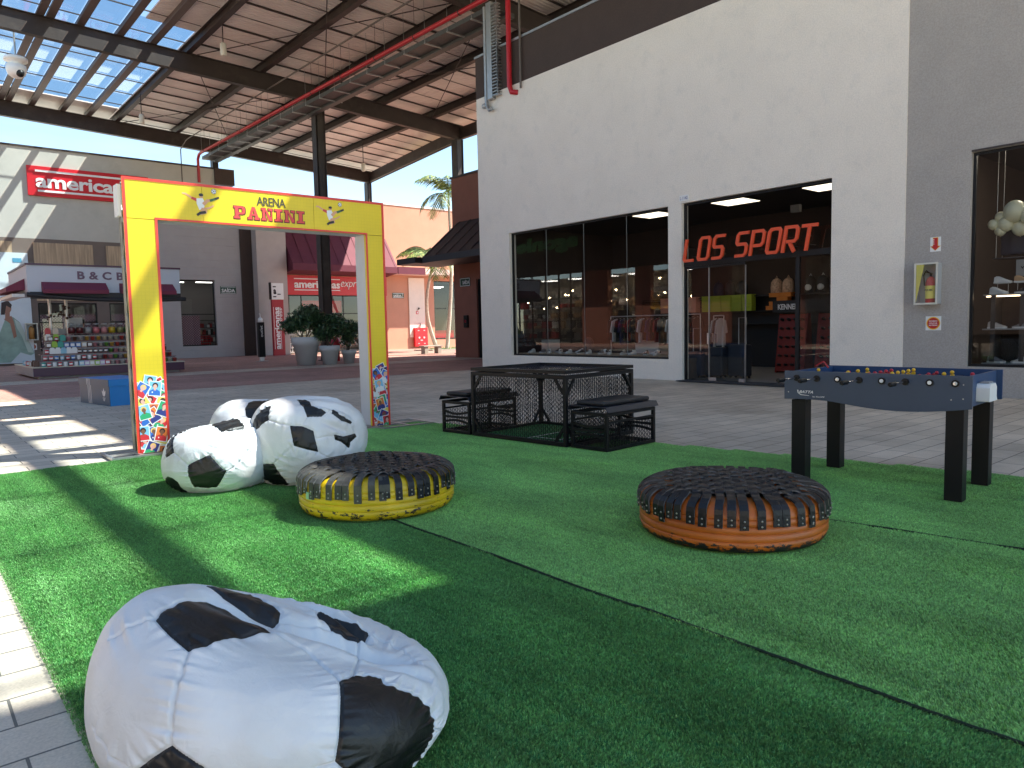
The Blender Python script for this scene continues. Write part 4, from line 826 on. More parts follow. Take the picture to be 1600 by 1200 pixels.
# exit signs
def exit_y(x0, x1, z0, z1, y, lab, txt='SAÍDA'):
    o = thing('exit_sign', lab, 'sign', ((x0 + x1) / 2, y, z0)); MB().box(x0, x1, y - .02, y - .002, z0, z1).build('plate', greensign, o)
    mb = MB(); e = .012
    mb.box(x0 + .03, x1 - .03, y - .024, y - .021, z0 + .03, z0 + .03 + e * 2); mb.box(x0 + .03, x1 - .03, y - .024, y - .021, z1 - .03 - 2 * e, z1 - .03); mb.build('border', whitep, o)
    w_ = (x1 - x0); text('lettering', txt, (x0 + w_ * .08, y - .0215, z0 + (z1 - z0) * .22), X3, Z3, w_ * (.84 if txt == 'SAÍDA' and x0 < 20 else .68), (z1 - z0) * .55, .004, whitep, o, .02); return o
exit_y(13.93, 14.78, 3.42, 3.84, 40.9, 'green SAIDA exit sign on the grey block wall left of the brown column')
o = exit_y(24.75, 25.6, 3.28, 3.62, 41.0, 'green SAIDA exit sign with running figure on the sunny terracotta wall')
mb = MB(); mb.ball((25.5, 40.975, 3.54), .03, 6); mb.bar((25.5, 40.975, 3.5), (25.46, 40.975, 3.42), .03, .01); mb.bar((25.46, 40.975, 3.42), (25.52, 40.975, 3.33), .02, .01); mb.bar((25.46, 40.975, 3.42), (25.4, 40.975, 3.36), .02, .01); mb.bar((25.42, 40.975, 3.48), (25.56, 40.975, 3.44), .015, .01); mb.build('running_figure', whitep, o)
# express shop: sloping maroon awning, red fascia, glass front
es_ = thing('express_shop', 'convenience shop front with red fascia and big maroon awning behind the planters', 'shop building', (20.5, 41, 0))
maroon = mat('maroon awning canvas', (.11, .016, .036), .75, var=.1, vs=3); pinkm = maroon
MB().box(17.45, 24.3, 41.0, 41.3, 4.55, 8.5).build('wall', terra, es_)
mb = MB(); P = [(40.98, 7.0), (39.6, 5.12), (39.6, 4.75), (40.98, 4.6)]
mb.prism([(a, b) for a, b in P], (17.55, 0, 0), Y3, Z3, 6.8); aw = mb.build('awning', maroon, es_)
mb = MB()
for x in np.arange(18.2, 24.3, .75): mb.bar((x, 40.97, 7.02), (x, 39.6, 5.14), .04, .02)
mb.build('seam', maroon, aw)
mb = MB(); mb.box(17.5, 24.3, 40.9, 40.99, 3.42, 4.55); mb.build('fascia', red_sign, es_)
text('lettering', 'americanas', (18.15, 40.898, 3.82), X3, Z3, 2.9, .42, .03, whitep, es_, .025, 0, .96); text('lettering', 'express', (21.1, 40.898, 3.78), X3, Z3, 1.75, .46, .03, whitep, es_, -.008, .3, .95)
mb = MB(); mb.box(18.15, 21.05, 40.87, 40.898, 4.33, 4.38); mb.box(18.15, 21.05, 40.87, 40.898, 3.68, 3.73); mb.build('stripe', whitep, es_)
fr = window_y(es_, 17.5, 22.4, .02, 3.42, (18.6, 20.1, 21.3), 2.3, 41.05); 
fr2 = window_y(es_, 22.4, 24.25, .02, 3.42, (23.3,), 2.3, 41.05)
mb = MB(); mb.box(18.7, 20.0, 41.15, 41.16, 2.38, 3.1); mb.box(20.2, 21.25, 41.15, 41.16, 2.38, 3.1); build_each(mb, 'red_poster', red_sign, fr)
mb = MB(); mb.box(17.46, 24.3, 47, 47.1, .013, 4.5); mb.box(17.46, 24.3, 41.4, 47, 4.4, 4.5); mb.box(24.25, 24.35, 41.31, 47, .013, 4.4); mb.build('inner_wall', inner, es_)
for i, (x, y) in enumerate(((19.2, 42.6), (20.6, 43.6), (22.6, 43), (23.4, 45), (21.5, 45.2))): tag(MB().box(x - .8, x + .8, y - .05, y + .05, 4.1, 4.14).build('tube_light', tube_l), 'lit strip light inside the convenience shop, %s one from the front' % ORD[i], 'ceiling light', 'strip lights in the convenience shop')
for x0, x1, y in ((17.8, 20, 42.2), (20.3, 23.9, 43)):
    o = thing('goods_shelf', 'shelf of %s goods inside the convenience shop' % ('snack' if x0 < 18 else 'dark boxed'), 'shelf', ((x0 + x1) / 2, y, .013)); mb = MB()
    for z in (.3, .7, 1.1, 1.5, 1.9): mb.box(x0, x1, y, y + .4, z, z + .03)
    mb.build('shelf', whitep if x0 < 18 else black_metal, o); mb = MB()
    for z in (.33, .73, 1.13, 1.53):
        x = x0
        while x < x1 - .2: ww = random.uniform(.08, .25); mb.box(x, x + ww - .02, y + .02, y + .3, z, z + random.uniform(.12, .3), random.randrange(5)); x += ww
    mb.build('goods', cols, o, kind='stuff')
wr = thing('wire_rack', 'white wire rack beside the maroon awning shop pier', 'rack', (17.9, 40.7, 0)); mb = MB()
for x in np.arange(17.55, 18.3, .12): mb.box(x, x + .015, 40.68, 40.695, .1, 1.6)
for z in np.arange(.1, 1.65, .25): mb.box(17.55, 18.28, 40.66, 40.68, z, z + .02); mb.box(17.55, 18.28, 40.68, 40.85, z - .015, z)
mb.build('wire', whitep, wr)
# terracotta building with slab canopy
tb = thing('terracotta_building', 'sunlit terracotta building with a flat slab canopy at the far right', 'shop building', (28, 41, 0))
mb = MB(); wall_y(mb, 41.001, 41.3, 24.3, 38, 0, 9.15, [(27.95, 30.2, .55, 4.45)]); mb.build('wall', terra, tb)
MB().box(24.25, 38, 40.96, 41.34, 9.15, 9.25).build('coping', whitep, tb)
MB().box(25.95, 27.15, 40.93, 40.999, .75, 4.6).build('pilaster', mat('cream render strip', (.74, .66, .58), .8, var=.05), tb)
MB().box(24.45, 34, 39.7, 40.999, 4.75, 5.1).build('slab_canopy', mat('pale pink fascia', (.66, .5, .46), .8), tb); MB().box(24.4, 26.4, 39.6, 39.69, 4.72, 5.16).build('valance', maroon, tb)
fr = window_y(tb, 27.95, 30.2, .55, 4.45, (), 2.6, 41.1)
mb = MB(); mb.box(28.0, 29.6, 41.16, 41.165, .65, 1.15); pr = mb.build('red_banner', red_sign, fr)
mb = MB(); mb.box(25, 34, 46, 46.1, .013, 5); mb.box(25, 34, 41.4, 46, 4.6, 4.7); mb.build('inner_wall', brown_in, tb)
for i, (x, y) in enumerate(((28.6, 42), (29.2, 43.2), (29.4, 44.6))): tag(MB().box(x - .8, x + .8, y - .05, y + .05, 4.1, 4.14).build('tube_light', tube_l), 'lit strip light behind the terracotta building window, %s one from the front' % ORD[i], 'ceiling light', 'strip lights in the terracotta building')
hc = thing('hydrant_cabinet', 'bright red wall hydrant cabinet with round handles on the sunny terracotta wall', 'cabinet', (26.7, 40.9, .1))
MB().box(26.2, 27.18, 40.72, 40.925, .15, 1.36).build('cabinet', mat('bright red enamel', (.75, .012, .02), .35), hc, bevel=.01)
mb = MB()
for x in (26.5, 26.88): mb.prism(circle(x, .72, .07, n=12), (0, 40.715, 0), X3, Z3, .03)
mb.build('handle', alu, hc); mb = MB()
for x in (26.4, 26.85):
    for z in (.3, 1.15): mb.box(x, x + .13, 40.705, 40.719, z, z + .06)
mb.box(26.6, 26.78, 40.705, 40.719, .5, .58); mb.build('label', mat('pink label', (.8, .35, .35), .5), hc)
bl = thing('alarm_bell', 'small bell and red sign above the red hydrant cabinet', 'bell', (26.7, 40.9, 1.5)); MB().tube([(26.7, 40.92, 1.38), (26.66, 40.8, 1.45), (26.7, 40.8, 1.62), (26.76, 40.9, 1.62)], .03, 8).build('hose_nozzle', steel, bl)
o = thing('hydrant_sign', 'small red hydrant pictogram on the cream strip above the red cabinet', 'sign', (26.6, 40.92, 2.3)); MB().box(26.45, 26.62, 40.91, 40.928, 2.25, 2.45).build('plate', red_sign, o); MB().box(26.5, 26.57, 40.905, 40.909, 2.29, 2.41).build('mark', whitep, o)
o = thing('wall_light', 'little round lamp on the cream strip above the hydrant sign', 'light', (26.65, 40.9, 2.6)); mb = MB(); mb.ball((26.66, 40.88, 2.62), .06, 8); mb.bar((26.66, 40.88, 2.6), (26.58, 40.92, 2.5), .03, .03); mb.build('head', steel, o)
bench = thing('concrete_bench', 'grey concrete bench in front of the red hydrant cabinet', 'bench', (21.55, 32.3, 0)); cn = mat('weathered concrete', (.30, .28, .24), .9, var=.15, vs=6)
bx, by = 21.0, 32.6
MB().box(bx - .1, bx + 1.1, by - .9, by - .45, .37, .43).build('seat', cn, bench, bevel=.01)
for x in (bx - .02, bx + .8): MB().box(x, x + .22, by - .86, by - .5, 0, .37).build('leg', cn, bench, bevel=.01)
# brown terracotta pier building with black awning (X = 19.5)
pb = thing('brown_building', 'deep terracotta building with a black sloping awning beside the cream shop', 'shop building', (20, 24, 0))
mb = MB(); mb.box(19.5, 24, 17.96, 24.9, 3.4, 7.88); mb.box(19.5, 24, 25.35, 27.0, 0, 7.88); mb.box(19.5, 24, 24.9, 25.35, 3.4, 7.88); mb.box(19.5, 24, 17.96, 22, 0, 3.4); mb.build('wall', terra_dk, pb); MB().box(19.45, 24, 17.97, 27.05, 7.88, 7.96).build('coping', steel, pb)
fr = MB(); fr.box(19.58, 19.66, 22, 25.35, 3.3, 3.4); fr.box(19.58, 19.66, 25.27, 25.35, 0, 3.3); fr.box(19.58, 19.66, 24.2, 24.28, 0, 3.3); fr = fr.build('door_frame', frame_blk, pb); MB().quad((19.62, 22, .02), (19.62, 25.27, .02), (19.62, 25.27, 3.3), (19.62, 22, 3.3)).build('pane', glass, fr)
MB().box(20.5, 20.6, 22, 25.3, 0, 3.4).build('inner_wall', brown_in, pb)
blawn = mat('black awning canvas', (.018, .018, .024), .6)
mb = MB(); mb.prism([(0, 5.95), (-1.9, 4.35), (-1.9, 4.1), (0, 4.1)], (19.49, 26.6, 0), X3, Z3, 7.5); a_ = mb.build('awning', blawn, pb)
mb = MB()
for y in np.arange(20, 26.6, .8): mb.bar((19.48, y, 5.97), (17.6, y, 4.38), .03, .02)
mb.build('seam', steel, a_)
MB().box(17.55, 19.8, 27.1, 28.6, 4.15, 4.4).build('side_canopy', blawn, pb)
def exit_x(y0, y1, z0, z1, x, lab, par=None):
    o = thing('exit_sign', lab, 'sign', (x, (y0 + y1) / 2, z0)); MB().box(x - .02, x - .002, y0, y1, z0, z1).build('plate', greensign, o)
    mb = MB(); e = .02; mb.box(x - .024, x - .021, y0 + .02, y1 - .02, z0 + .02, z0 + .02 + e); mb.box(x - .024, x - .021, y0 + .02, y1 - .02, z1 - .02 - e, z1 - .02); mb.box(x - .024, x - .021, y0 + .02, y0 + .04, z0 + .04, z1 - .04); mb.box(x - .024, x - .021, y1 - .04, y1 - .02, z0 + .04, z1 - .04); mb.build('border', whitep, o)
    text('lettering', 'SAÍDA', (x - .0215, y1 - .2, z0 + .1), (0, -1, 0), Z3, (y1 - y0) * .66, (z1 - z0) * .5, .004, whitep, o, .02)
exit_x(25.78, 26.52, 3.12, 3.5, 19.5, 'green SAIDA exit sign on the dark terracotta wall under the black awning')
o = thing('intercom', 'small black fire alarm box on the dark terracotta wall', 'alarm box', (19.45, 26.1, 1.3)); MB().box(19.4, 19.498, 25.95, 26.22, 1.32, 1.86).build('box', black_metal, o, bevel=.01); MB().lathe([(.001, 0), (.07, 0), (.07, .02)], (0, 0, 0), 12).xf(Matrix.Translation((19.4, 26.08, 1.6)) @ Matrix.Rotation(-math.pi / 2, 4, 'Y')).build('button', red_paint, o)
# opposite facade (only seen mirrored in the shop glass)
op = thing('opposite_shop', 'dark brown shop front with green lettering across the plaza, seen mirrored in the shop glass', 'shop building', (-9, 36, 0))
PX_ = -9.0
mb = MB(); mb.box(PX_ - .3, PX_, 14, 47, 5.0, 8.5); mb.build('upper_wall', brown_paint, op)
mb = MB(); [mb.box(PX_ - .3, PX_ + .1, a, b, 0, 4.99) for a, b in ((33.8, 36.2), (30.2, 31.4), (24.5, 27), (20, 22), (14, 16))]; build_each(mb, 'pier', terra_dk, op)
mb = MB(); mb.box(PX_ - 4, PX_ - 3.9, 14, 47, .01, 5); mb.build('back_wall', mat('pale stock wall', (.45, .42, .36), .7, var=.7, vs=1.5), op)
MB().box(PX_ - 4, PX_ + 3.6, 13.5, 47.5, 8.51, 8.7).build('shade_slab', brown_paint, op)  # unseen slab added above the front to keep the sun off it
mb = MB()
for y in (36.2, 37.4, 38.6, 40, 41.5, 43, 44.5): mb.box(PX_ - .1, PX_, y, y + .08, 0, 4.99)
for z in (1.6, 3.2): mb.box(PX_ - .1, PX_ - .01, 36.3, 46, z, z + .06)
mb.build('window_frame', frame_blk, op)
wl = mat('warm spot lamp', (1, .8, .5), emit=(1, .75, .4), es=22); mb = MB()
for i in range(22): mb.ball((PX_ - 1.2 - jit(.9), 28.6 + i * .68 + jit(.3), 3.5 + jit(.9)), .075, 6)
build_each(mb, 'spot_lamp', wl, op); mb = MB()
for y in (28.5, 32.2, 35, 38, 41, 44): mb.box(PX_ - 2.4, PX_ - 1.6, y, y + 1.2, 4.7, 4.74)
build_each(mb, 'glow_panel', mat('added glow panel', (1, 1, .95), emit=(1, .95, .85), es=5), op)  # glowing panels added to brighten the mirrored shop interior
mb = MB()
for y in np.arange(27, 46, .9):
    for z in (.3, 1.1, 1.9, 2.7): mb.box(PX_ - 3.6, PX_ - 3.2, y, y + random.uniform(.3, .8), z, z + random.uniform(.2, .6), random.randrange(5))
mb.build('goods', cols, op, kind='stuff')
text('lettering', 'agonle', (PX_ + .01, 36.6, 6.5), (0, 1, 0), Z3, 6.6, 1.35, .05, mat('green letters', (.10, .35, .14), .6), op, .05)
text('lettering', 'descontos', (PX_ + .02, 28.2, 3.4), (0, 1, 0), Z3, 2.0, .3, .02, mat('white vinyl', (.6, .6, .6), .5), op, .01); text('lettering', '70%', (PX_ + .02, 28.0, 2.2), (0, 1, 0), Z3, 2.2, .9, .02, mat('amber vinyl', (.7, .4, .08), .5), op, .03)
ww = thing('bounce_wall', 'unseen pale wall added across the plaza to bounce sunlight', 'shop building', (-13.9, 0, 0))
mb = MB(); mb.box(-13.89, -13.6, -30, -1, 0, 5.4); mb.build('wall', mat('cream bounce render', (.72, .67, .6), .85), ww); MB().box(-13.89, -13.6, -.99, 13.4, 0, 5.4).build('lower_wall', brown_paint, ww); MB().box(-13.9, -13.59, -30, 13.4, 5.4, 9.4).build('brown_fascia', brown_paint, ww)  # unseen: cream stretch added as bounce surface, brown stretches darken the glass reflections
# ------------------------------------------------------------------ wall poster with a woman, extinguisher by the store
po = thing('fashion_poster', 'pale blue wall poster of a woman in a long green dress at the far left', 'poster', (4.6, 40.9, 0))
pbl = mat('pale blue print', (.58, .68, .72), .5, var=.12, vs=.6); sk = mat('printed skin', (.30, .16, .11), .5); gd = mat('printed sage dress', (.26, .40, .34), .6, var=.3, vs=2); gd2 = mat('printed pale dress', (.45, .58, .52), .6); hrk = mat('printed dark hair', (.03, .02, .018), .5)
MB().box(1.0, 5.2, 40.9, 40.99, .1, 5.2).build('board', pbl, po)
O_ = (4.45, 40.895, .15)
MB().flat([(-1.1, 0), (-1.0, .9), (-.6, 1.2), (-.3, 2.0), (0, 2.1), (.25, 1.85), (.75, .4), (.6, .3), (.2, .45), (-.2, 0)], O_, X3, Z3).build('dress', gd, po)
MB().flat([(.05, 2.0), (.28, 1.8), (.72, .42), (.5, .45), (.3, 1.2), (.12, 1.6)], (O_[0], 40.891, O_[2]), X3, Z3).build('cape', gd2, po)
mb = MB(); mb.flat([(-.35, 2.0), (-.05, 2.15), (.02, 1.9), (.1, 1.2), (-.02, 1.1), (-.12, 1.8)], (O_[0], 40.889, O_[2]), X3, Z3); mb.flat([(-.3, 2.0), (-.12, 2.0), (-.1, 2.35), (-.28, 2.3)], (O_[0], 40.888, O_[2]), X3, Z3); mb.flat(circle(-.2, 2.5, .17, .24), (O_[0], 40.886, O_[2]), X3, Z3); mb.build('figure', sk, po)
MB().flat([(-.45, 2.2), (-.4, 2.75), (-.15, 2.85), (.0, 2.65), (-.05, 2.5), (-.22, 2.62), (-.3, 2.2)], (O_[0], 40.884, O_[2]), X3, Z3).build('hair', hrk, po)
text('lettering', 'COLEÇÃO', (4.2, 40.898, 3.35), X3, Z3, .8, .12, .002, steel, po); MB().box(4.6, 4.95, 40.89, 40.899, 4.75, 4.95).build('label', mat('blue label', (.08, .3, .45), .5), po)
o = thing('extinguisher_cabinet', 'dark framed extinguisher box on the taupe pier behind the kiosk', 'cabinet', (5.12, 40.9, 1.1)); mb = MB(); mb.box(4.88, 4.93, 40.7, 40.99, 1.15, 1.95); mb.box(5.33, 5.38, 40.7, 40.99, 1.15, 1.95); mb.box(4.93, 5.33, 40.7, 40.99, 1.15, 1.2); mb.box(4.93, 5.33, 40.7, 40.99, 1.9, 1.95); mb.build('frame', alu, o)
mb = MB(); mb.lathe([(.001, 0), (.12, 0), (.12, .5), (.03, .62), (.001, .62)], (5.13, 40.85, 1.2), 14);
e2 = tag(mb.build('fire_extinguisher', mat('yellowed red', (.4, .2, .05), .5)), 'extinguisher inside the box on the taupe pier behind the kiosk', 'fire extinguisher')
o = thing('round_sign', 'small white square with red disc below the far extinguisher box', 'sign', (5.15, 40.99, .7)); MB().box(5.0, 5.32, 40.98, 40.999, .7, 1.0).build('plate', whitep, o); MB().flat(circle(5.16, .85, .13), (0, 40.977, 0), X3, Z3).build('disc', mat('brick red ink', (.4, .08, .03), .5), o)
o = thing('arrow_sign', 'small white plate with red arrow above the far extinguisher box', 'sign', (5.05, 40.99, 2.2)); MB().box(4.95, 5.16, 40.98, 40.999, 2.2, 2.5).build('plate', whitep, o); MB().flat([(-.03, .25), (-.03, .12), (-.07, .12), (0, .04), (.07, .12), (.03, .12), (.03, .25)], (5.055, 40.977, 2.2), X3, Z3).build('arrow', redi, o)
# totems
tt = thing('store_totem', 'leaning red totem with vertical americanas lettering and white head panel against the grey pier', 'totem', (16.4, 39, 0))
TX = 16.35; TY = 39.2
mb = MB(); mb.box(TX - .3, TX + .35, TY - .08, TY + .1, 0, 3.05); mb.build('panel', mat('totem red', (.36, .02, .03), .5), tt, bevel=.01); MB().box(TX - .3, TX + .38, TY - .1, TY + .1, 3.06, 3.95).build('head_panel', whitep, tt, bevel=.01); MB().box(TX - .36, TX - .31, TY - .1, TY + .12, 3.06, 3.98).build('edge', black_metal, tt)
text('lettering', 'americanas', (TX + .1, TY - .082, .35), Z3, (-1, 0, 0), 2.3, .3, .01, whitep, tt, .025, 0, .96); text('lettering', 'express', (TX + .3, TY - .082, 1.4), Z3, (-1, 0, 0), 1.2, .16, .01, whitep, tt, 0, .3)
mb = MB(); mb.box(TX + .13, TX + .15, TY - .095, TY - .082, .35, 2.65); mb.box(TX - .24, TX - .22, TY - .095, TY - .082, .35, 2.65); mb.build('stripe', whitep, tt); text('lettering', 'a', (TX - .2, TY - .102, 3.35), X3, Z3, .16, .26, .01, black_metal, tt, .04)
mb = MB(); mb.box(TX - .22, TX - .05, TY - .112, TY - .102, 3.72, 3.78); mb.box(TX - .22, TX - .05, TY - .112, TY - .102, 3.18, 3.24); mb.box(TX + .02, TX + .2, TY - .112, TY - .102, 3.32, 3.37); mb.build('mark', black_metal, tt)
st_ = thing('sanitizer_totem', 'slim black hand sanitizer post with white bottle on the red paving', 'dispenser', (12.75, 32.5, 0)); SX, SY = 12.72, 32.4
MB().box(SX - .22, SX + .22, SY - .18, SY + .18, 0.004, .03).build('base', alu, st_); MB().box(SX - .08, SX + .08, SY - .08, SY + .08, .03, .2).build('foot', whitep, st_); MB().box(SX - .14, SX + .14, SY - .1, SY + .1, .2, 1.75).build('post', black_metal, st_, bevel=.01)
text('lettering', 'outlet', (SX + .05, SY - .102, 1.1), Z3, (-1, 0, 0), .5, .12, .003, whitep, st_); MB().lathe([(.001, 0), (.1, 0), (.1, .15), (.06, .2), (.02, .22), (.02, .3), (.001, .3)], (SX, SY, 1.75), 12).build('bottle', whitep, st_); MB().tube([(SX, SY, 2.03), (SX, SY, 2.12), (SX - .06, SY - .04, 2.12)], .015, 6).build('pump', whitep, st_)
# ------------------------------------------------------------------ planters with shrubs
leafm = [mat('shrub leaf dark', (.022, .055, .022), .45, var=.3, vs=9), mat('shrub leaf mid', (.06, .12, .045), .45, var=.3, vs=9)]
potm = mat('white grey plastic pot', (.50, .51, .52), .6, var=.05); soil = mat('potting soil', (.04, .03, .02), .95); bark = mat('shrub bark', (.10, .075, .055), .9)
def planter(x, y, r, h, lab):
    o = thing('planter', lab, 'planter', (x, y, .004), group='white planters by the steel column')
    MB().lathe([(.001, .004), (r * .62, .004), (r * .86, h * .70), (r * .93, h * .71), (r, h), (r * .92, h), (r * .9, h * .93)], (x, y, 0), 36).build('pot', potm, o); MB().lathe([(.001, 0), (r * .9, 0)], (x, y, h * .9), 24).build('soil', soil, o)
def shrub(x, y, z, blobs, n, lab, stems=9, ls=.085):
    o = thing('shrub', lab, 'shrub', (x, y, z)); mb = MB()
    for i in range(stems):
        b = blobs[i % len(blobs)]; e = Vector((b[0] + jit(b[3] * .6), b[1] + jit(b[3] * .6), b[2] + jit(.2))); s0 = Vector((x + jit(.08), y + jit(.08), z)); m1 = s0.lerp(e, .5) + Vector((jit(.12), jit(.12), jit(.08)))
        mb.tube([s0, m1, e], [.022, .015, .006], 6)
        for q in range(4):
            e2 = e + Vector((jit(.35), jit(.35), jit(.25))); mb.tube([m1.lerp(e, .4 + .15 * q), e2], [.008, .003], 4, caps=False)
    mb.build('stem', bark, o); mb = MB(); vs = []; 
    for i in range(n):
        b = blobs[random.randrange(len(blobs))]; d = Vector((random.gauss(0, 1), random.gauss(0, 1), random.gauss(0, 1))).normalized(); rr = random.random() ** .55
        p_ = Vector((b[0], b[1], b[2])) + Vector((d.x * b[3], d.y * b[3], d.z * b[4])) * rr * (.95 + .7 * noise.noise(d * 3.5 + Vector((b[0] * 5, 0, 0))))
        a = Vector((jit(1), jit(1), jit(1) + .3)).normalized(); c = a.orthogonal().normalized(); k = ls * random.uniform(.6, 1.3)
        c.rotate(Matrix.Rotation(random.random() * 6.28, 3, a)); bb = a.cross(c)
        mb.add([p_ - c * k, p_ + bb * k * .34, p_ + c * k, p_ - bb * k * .34], [(0, 1, 2, 3)], 0 if random.random() < .6 else 1)
    mb.build('foliage', leafm, o)
planter(12.38, 27.05, .56, 1.09, 'largest white planter pot left of the steel column'); planter(13.12, 26.55, .41, .74, 'middle white planter pot in front of the steel column'); planter(14.1, 26.85, .31, .53, 'smallest white planter pot right of the steel column')
shrub(12.38, 27.05, .98, [(12.1, 26.9, 1.72, .52, .38), (12.65, 27.0, 1.85, .55, .42), (12.9, 27.1, 1.62, .48, .4), (11.85, 27.15, 1.52, .4, .28), (12.45, 26.8, 2.05, .4, .3)], 5200, 'biggest dark green shrub overflowing the largest white pot')
shrub(13.12, 26.55, .66, [(13.1, 26.4, 1.35, .46, .4), (13.45, 26.5, 1.5, .45, .38), (12.85, 26.6, 1.2, .36, .3), (13.3, 26.6, 1.75, .3, .22)], 3600, 'dark shrub with bare twigs in the middle white pot')
shrub(14.1, 26.85, .48, [(14.05, 26.8, 1.15, .42, .42), (14.35, 26.9, 1.4, .34, .3), (13.9, 26.8, 1.55, .3, .25)], 2400, 'small dark shrub in the smallest white pot', 6)
tag(MB().ball((14.6, 29, .72), .26, 8, 0, (1, 1, 1.3)).box(14.45, 14.75, 28.9, 29.1, .0, .5).build('bin_bag', red_paint), 'red covered bin partly hidden behind the smallest planter', 'bin')
# ------------------------------------------------------------------ palms by the terracotta wall
palm_leaf = [mat('palm leaf', (.10, .17, .035), .5, var=.3, vs=3), mat('palm leaf pale', (.22, .27, .07), .5, var=.3, vs=3)]; ptrunk = mat('pale palm trunk', (.50, .46, .38), .8, var=.25, vs=9)
def palm(base, top, bend, L_, nf, lab, spread=1.0):
    o = thing('palm_tree', lab, 'palm tree', base); b = Vector(base); t_ = Vector(top); pts = []
    for i in range(9):
        k = i / 8; pts.append(b.lerp(t_, k) + Vector((bend * math.sin(math.pi * k) * -1, 0, 0)))
    MB().tube(pts, [.13 - .06 * i / 8 for i in range(9)], 10).build('trunk', ptrunk, o)
    MB().tube([t_ - Z3 * .1, t_ + Z3 * .7], [.09, .04], 8).build('crownshaft', palm_leaf[0], o)
    t_ = t_ + Z3 * .6
    for f in range(nf):
        mb = MB(); a = f * 2.4 + jit(.3); el = random.uniform(.15, 1.25); d = Vector((math.cos(a), math.sin(a), 0)); pos = t_.copy(); N_ = 16; sp = []
        for i in range(N_ + 1):
            k = i / N_; e = el - k * 1.9 * spread; sp.append(pos.copy()); pos += (d * math.cos(e) + Z3 * math.sin(e)) * L_ / N_
        mb.tube(sp, [.022 * (1 - i / N_) + .004 for i in range(N_ + 1)], 5, caps=False); sd_ = d.cross(Z3)
        for i in range(2, N_):
            for q in (0, .5):
                p0 = sp[i].lerp(sp[i + 1], q); tang = (sp[i + 1] - sp[i]).normalized(); ll = L_ * .30 * math.sin(math.pi * (i / N_) ** .8) + .12
                for s_ in (1, -1):
                    dr = (sd_ * s_ * .85 + tang * .55 + Z3 * (-.35 + jit(.2))).normalized(); tip = p0 + dr * ll - Z3 * ll * .25; w_ = tang * .028; mid = p0.lerp(tip, .5) + Z3 * ll * .06
                    mb.add([p0 - w_, p0 + w_, mid + w_, mid - w_, tip], [(0, 1, 2, 3), (3, 2, 4)], random.random() < .4)
        mb.build('frond', palm_leaf, o)
palm((25.1, 36.6, 0), (23.55, 34.7, 4.6), .55, 2.3, 11, 'shorter leaning palm tree with pale curved trunk by the terracotta wall')
palm((25.5, 36.2, 0), (25.2, 35.2, 8.4), -.25, 2.4, 13, 'taller palm tree with crown against the sky by the terracotta wall')
gc = MB()
for i in range(900):
    x = random.uniform(24.2, 29); y = random.uniform(35.6, 37.4); h = random.uniform(.05, .22); a = random.random() * 6.28; gc.add([(x - .02, y, .01), (x + .02, y, .01), (x + math.cos(a) * .06, y + math.sin(a) * .06, h)], [(0, 1, 2)])
q = gc.build('ground_cover', palm_leaf[0], kind='stuff'); struct(MB().box(24, 29.2, 35.5, 37.5, .005, .06), 'planting_bed', cn)
# ------------------------------------------------------------------ sweets kiosk
kx0, kx1, ky0, ky1 = 3.38, 7.86, 27.1, 31.4
kiosk = thing('candy_kiosk', 'white topped sweets kiosk with purple base and maroon awnings on the red paving', 'kiosk', (5.6, 29.2, .004))
purple = mat('dark purple laminate', (.055, .006, .04), .35); pale_k = mat('pale blue grey panel', (.50, .53, .60), .5); kmar = mat('kiosk maroon canvas', (.16, .02, .05), .7); lilac = mat('lilac grey laminate', (.25, .22, .24), .5)
kb = MB(); kb.box(kx0 + .15, kx1 - .15, ky0 + .12, ky1 - .15, .004, .07); kb.build('plinth', mat('grey plinth', (.3, .29, .28), .6), kiosk)
MB().box(kx0 + .002, kx1, ky0, ky1, .07, .34).build('base', purple, kiosk, bevel=.004); MB().box(kx0 - .012, kx0, ky0 + .01, ky1, .07, .345).build('side_board', lilac, kiosk); MB().box(kx0 - .02, kx1 + .02, ky0 - .02, ky1, .345, .37).build('ledge', mat('cream edge', (.6, .56, .45), .5), kiosk)
steps = [(.37, 27.12), (.56, 27.36), (.76, 27.6), (.96, 27.84), (1.17, 28.08), (1.4, 28.35)]
mb = MB()
for i, (z, y) in enumerate(steps[1:]): mb.box(kx0 + .18 + i * .09, kx1 - .18 - i * .09, y, y + .3, z - .02, z)
mb.build('step_shelf', mat('maroon laminate', (.13, .02, .035), .4), kiosk)
mb = MB()
for i, (z, y) in enumerate(steps): mb.box(kx0 + .22 + i * .09, kx1 - .22 - i * .09, y + .24, y + .28, z, z + .18)
mb.build('riser', mat('smoky acrylic', (.18, .16, .17), .3), kiosk)
MB().box(kx0 + .9, kx1 - .9, 28.7, 28.74, .37, 1.35).build('counter_back', lilac, kiosk)
mb = MB(); mb.box(kx0, kx1, ky0, ky0 + .06, 2.72, 3.54); mb.box(kx0, kx0 + .06, ky0 + .06, ky1, 2.72, 3.54); mb.box(kx1 - .06, kx1, ky0 + .06, ky1, 2.72, 3.54); mb.box(kx0, kx1, ky1, ky1 + .06, 2.72, 3.54); mb.box(kx0 + .06, kx1 - .06, ky0 + .06, ky1, 2.72, 2.76); mb.build('sign_panel', pale_k, kiosk)
mb = MB(); mb.box(kx0 - .03, kx1 + .03, ky0 - .03, ky0 + .09, 3.54, 3.6); mb.box(kx0 - .03, kx0 + .09, ky0 + .09, ky1 + .06, 3.54, 3.6); mb.box(kx1 - .09, kx1 + .03, ky0 + .09, ky1 + .06, 3.54, 3.6); mb.build('trim', purple, kiosk)
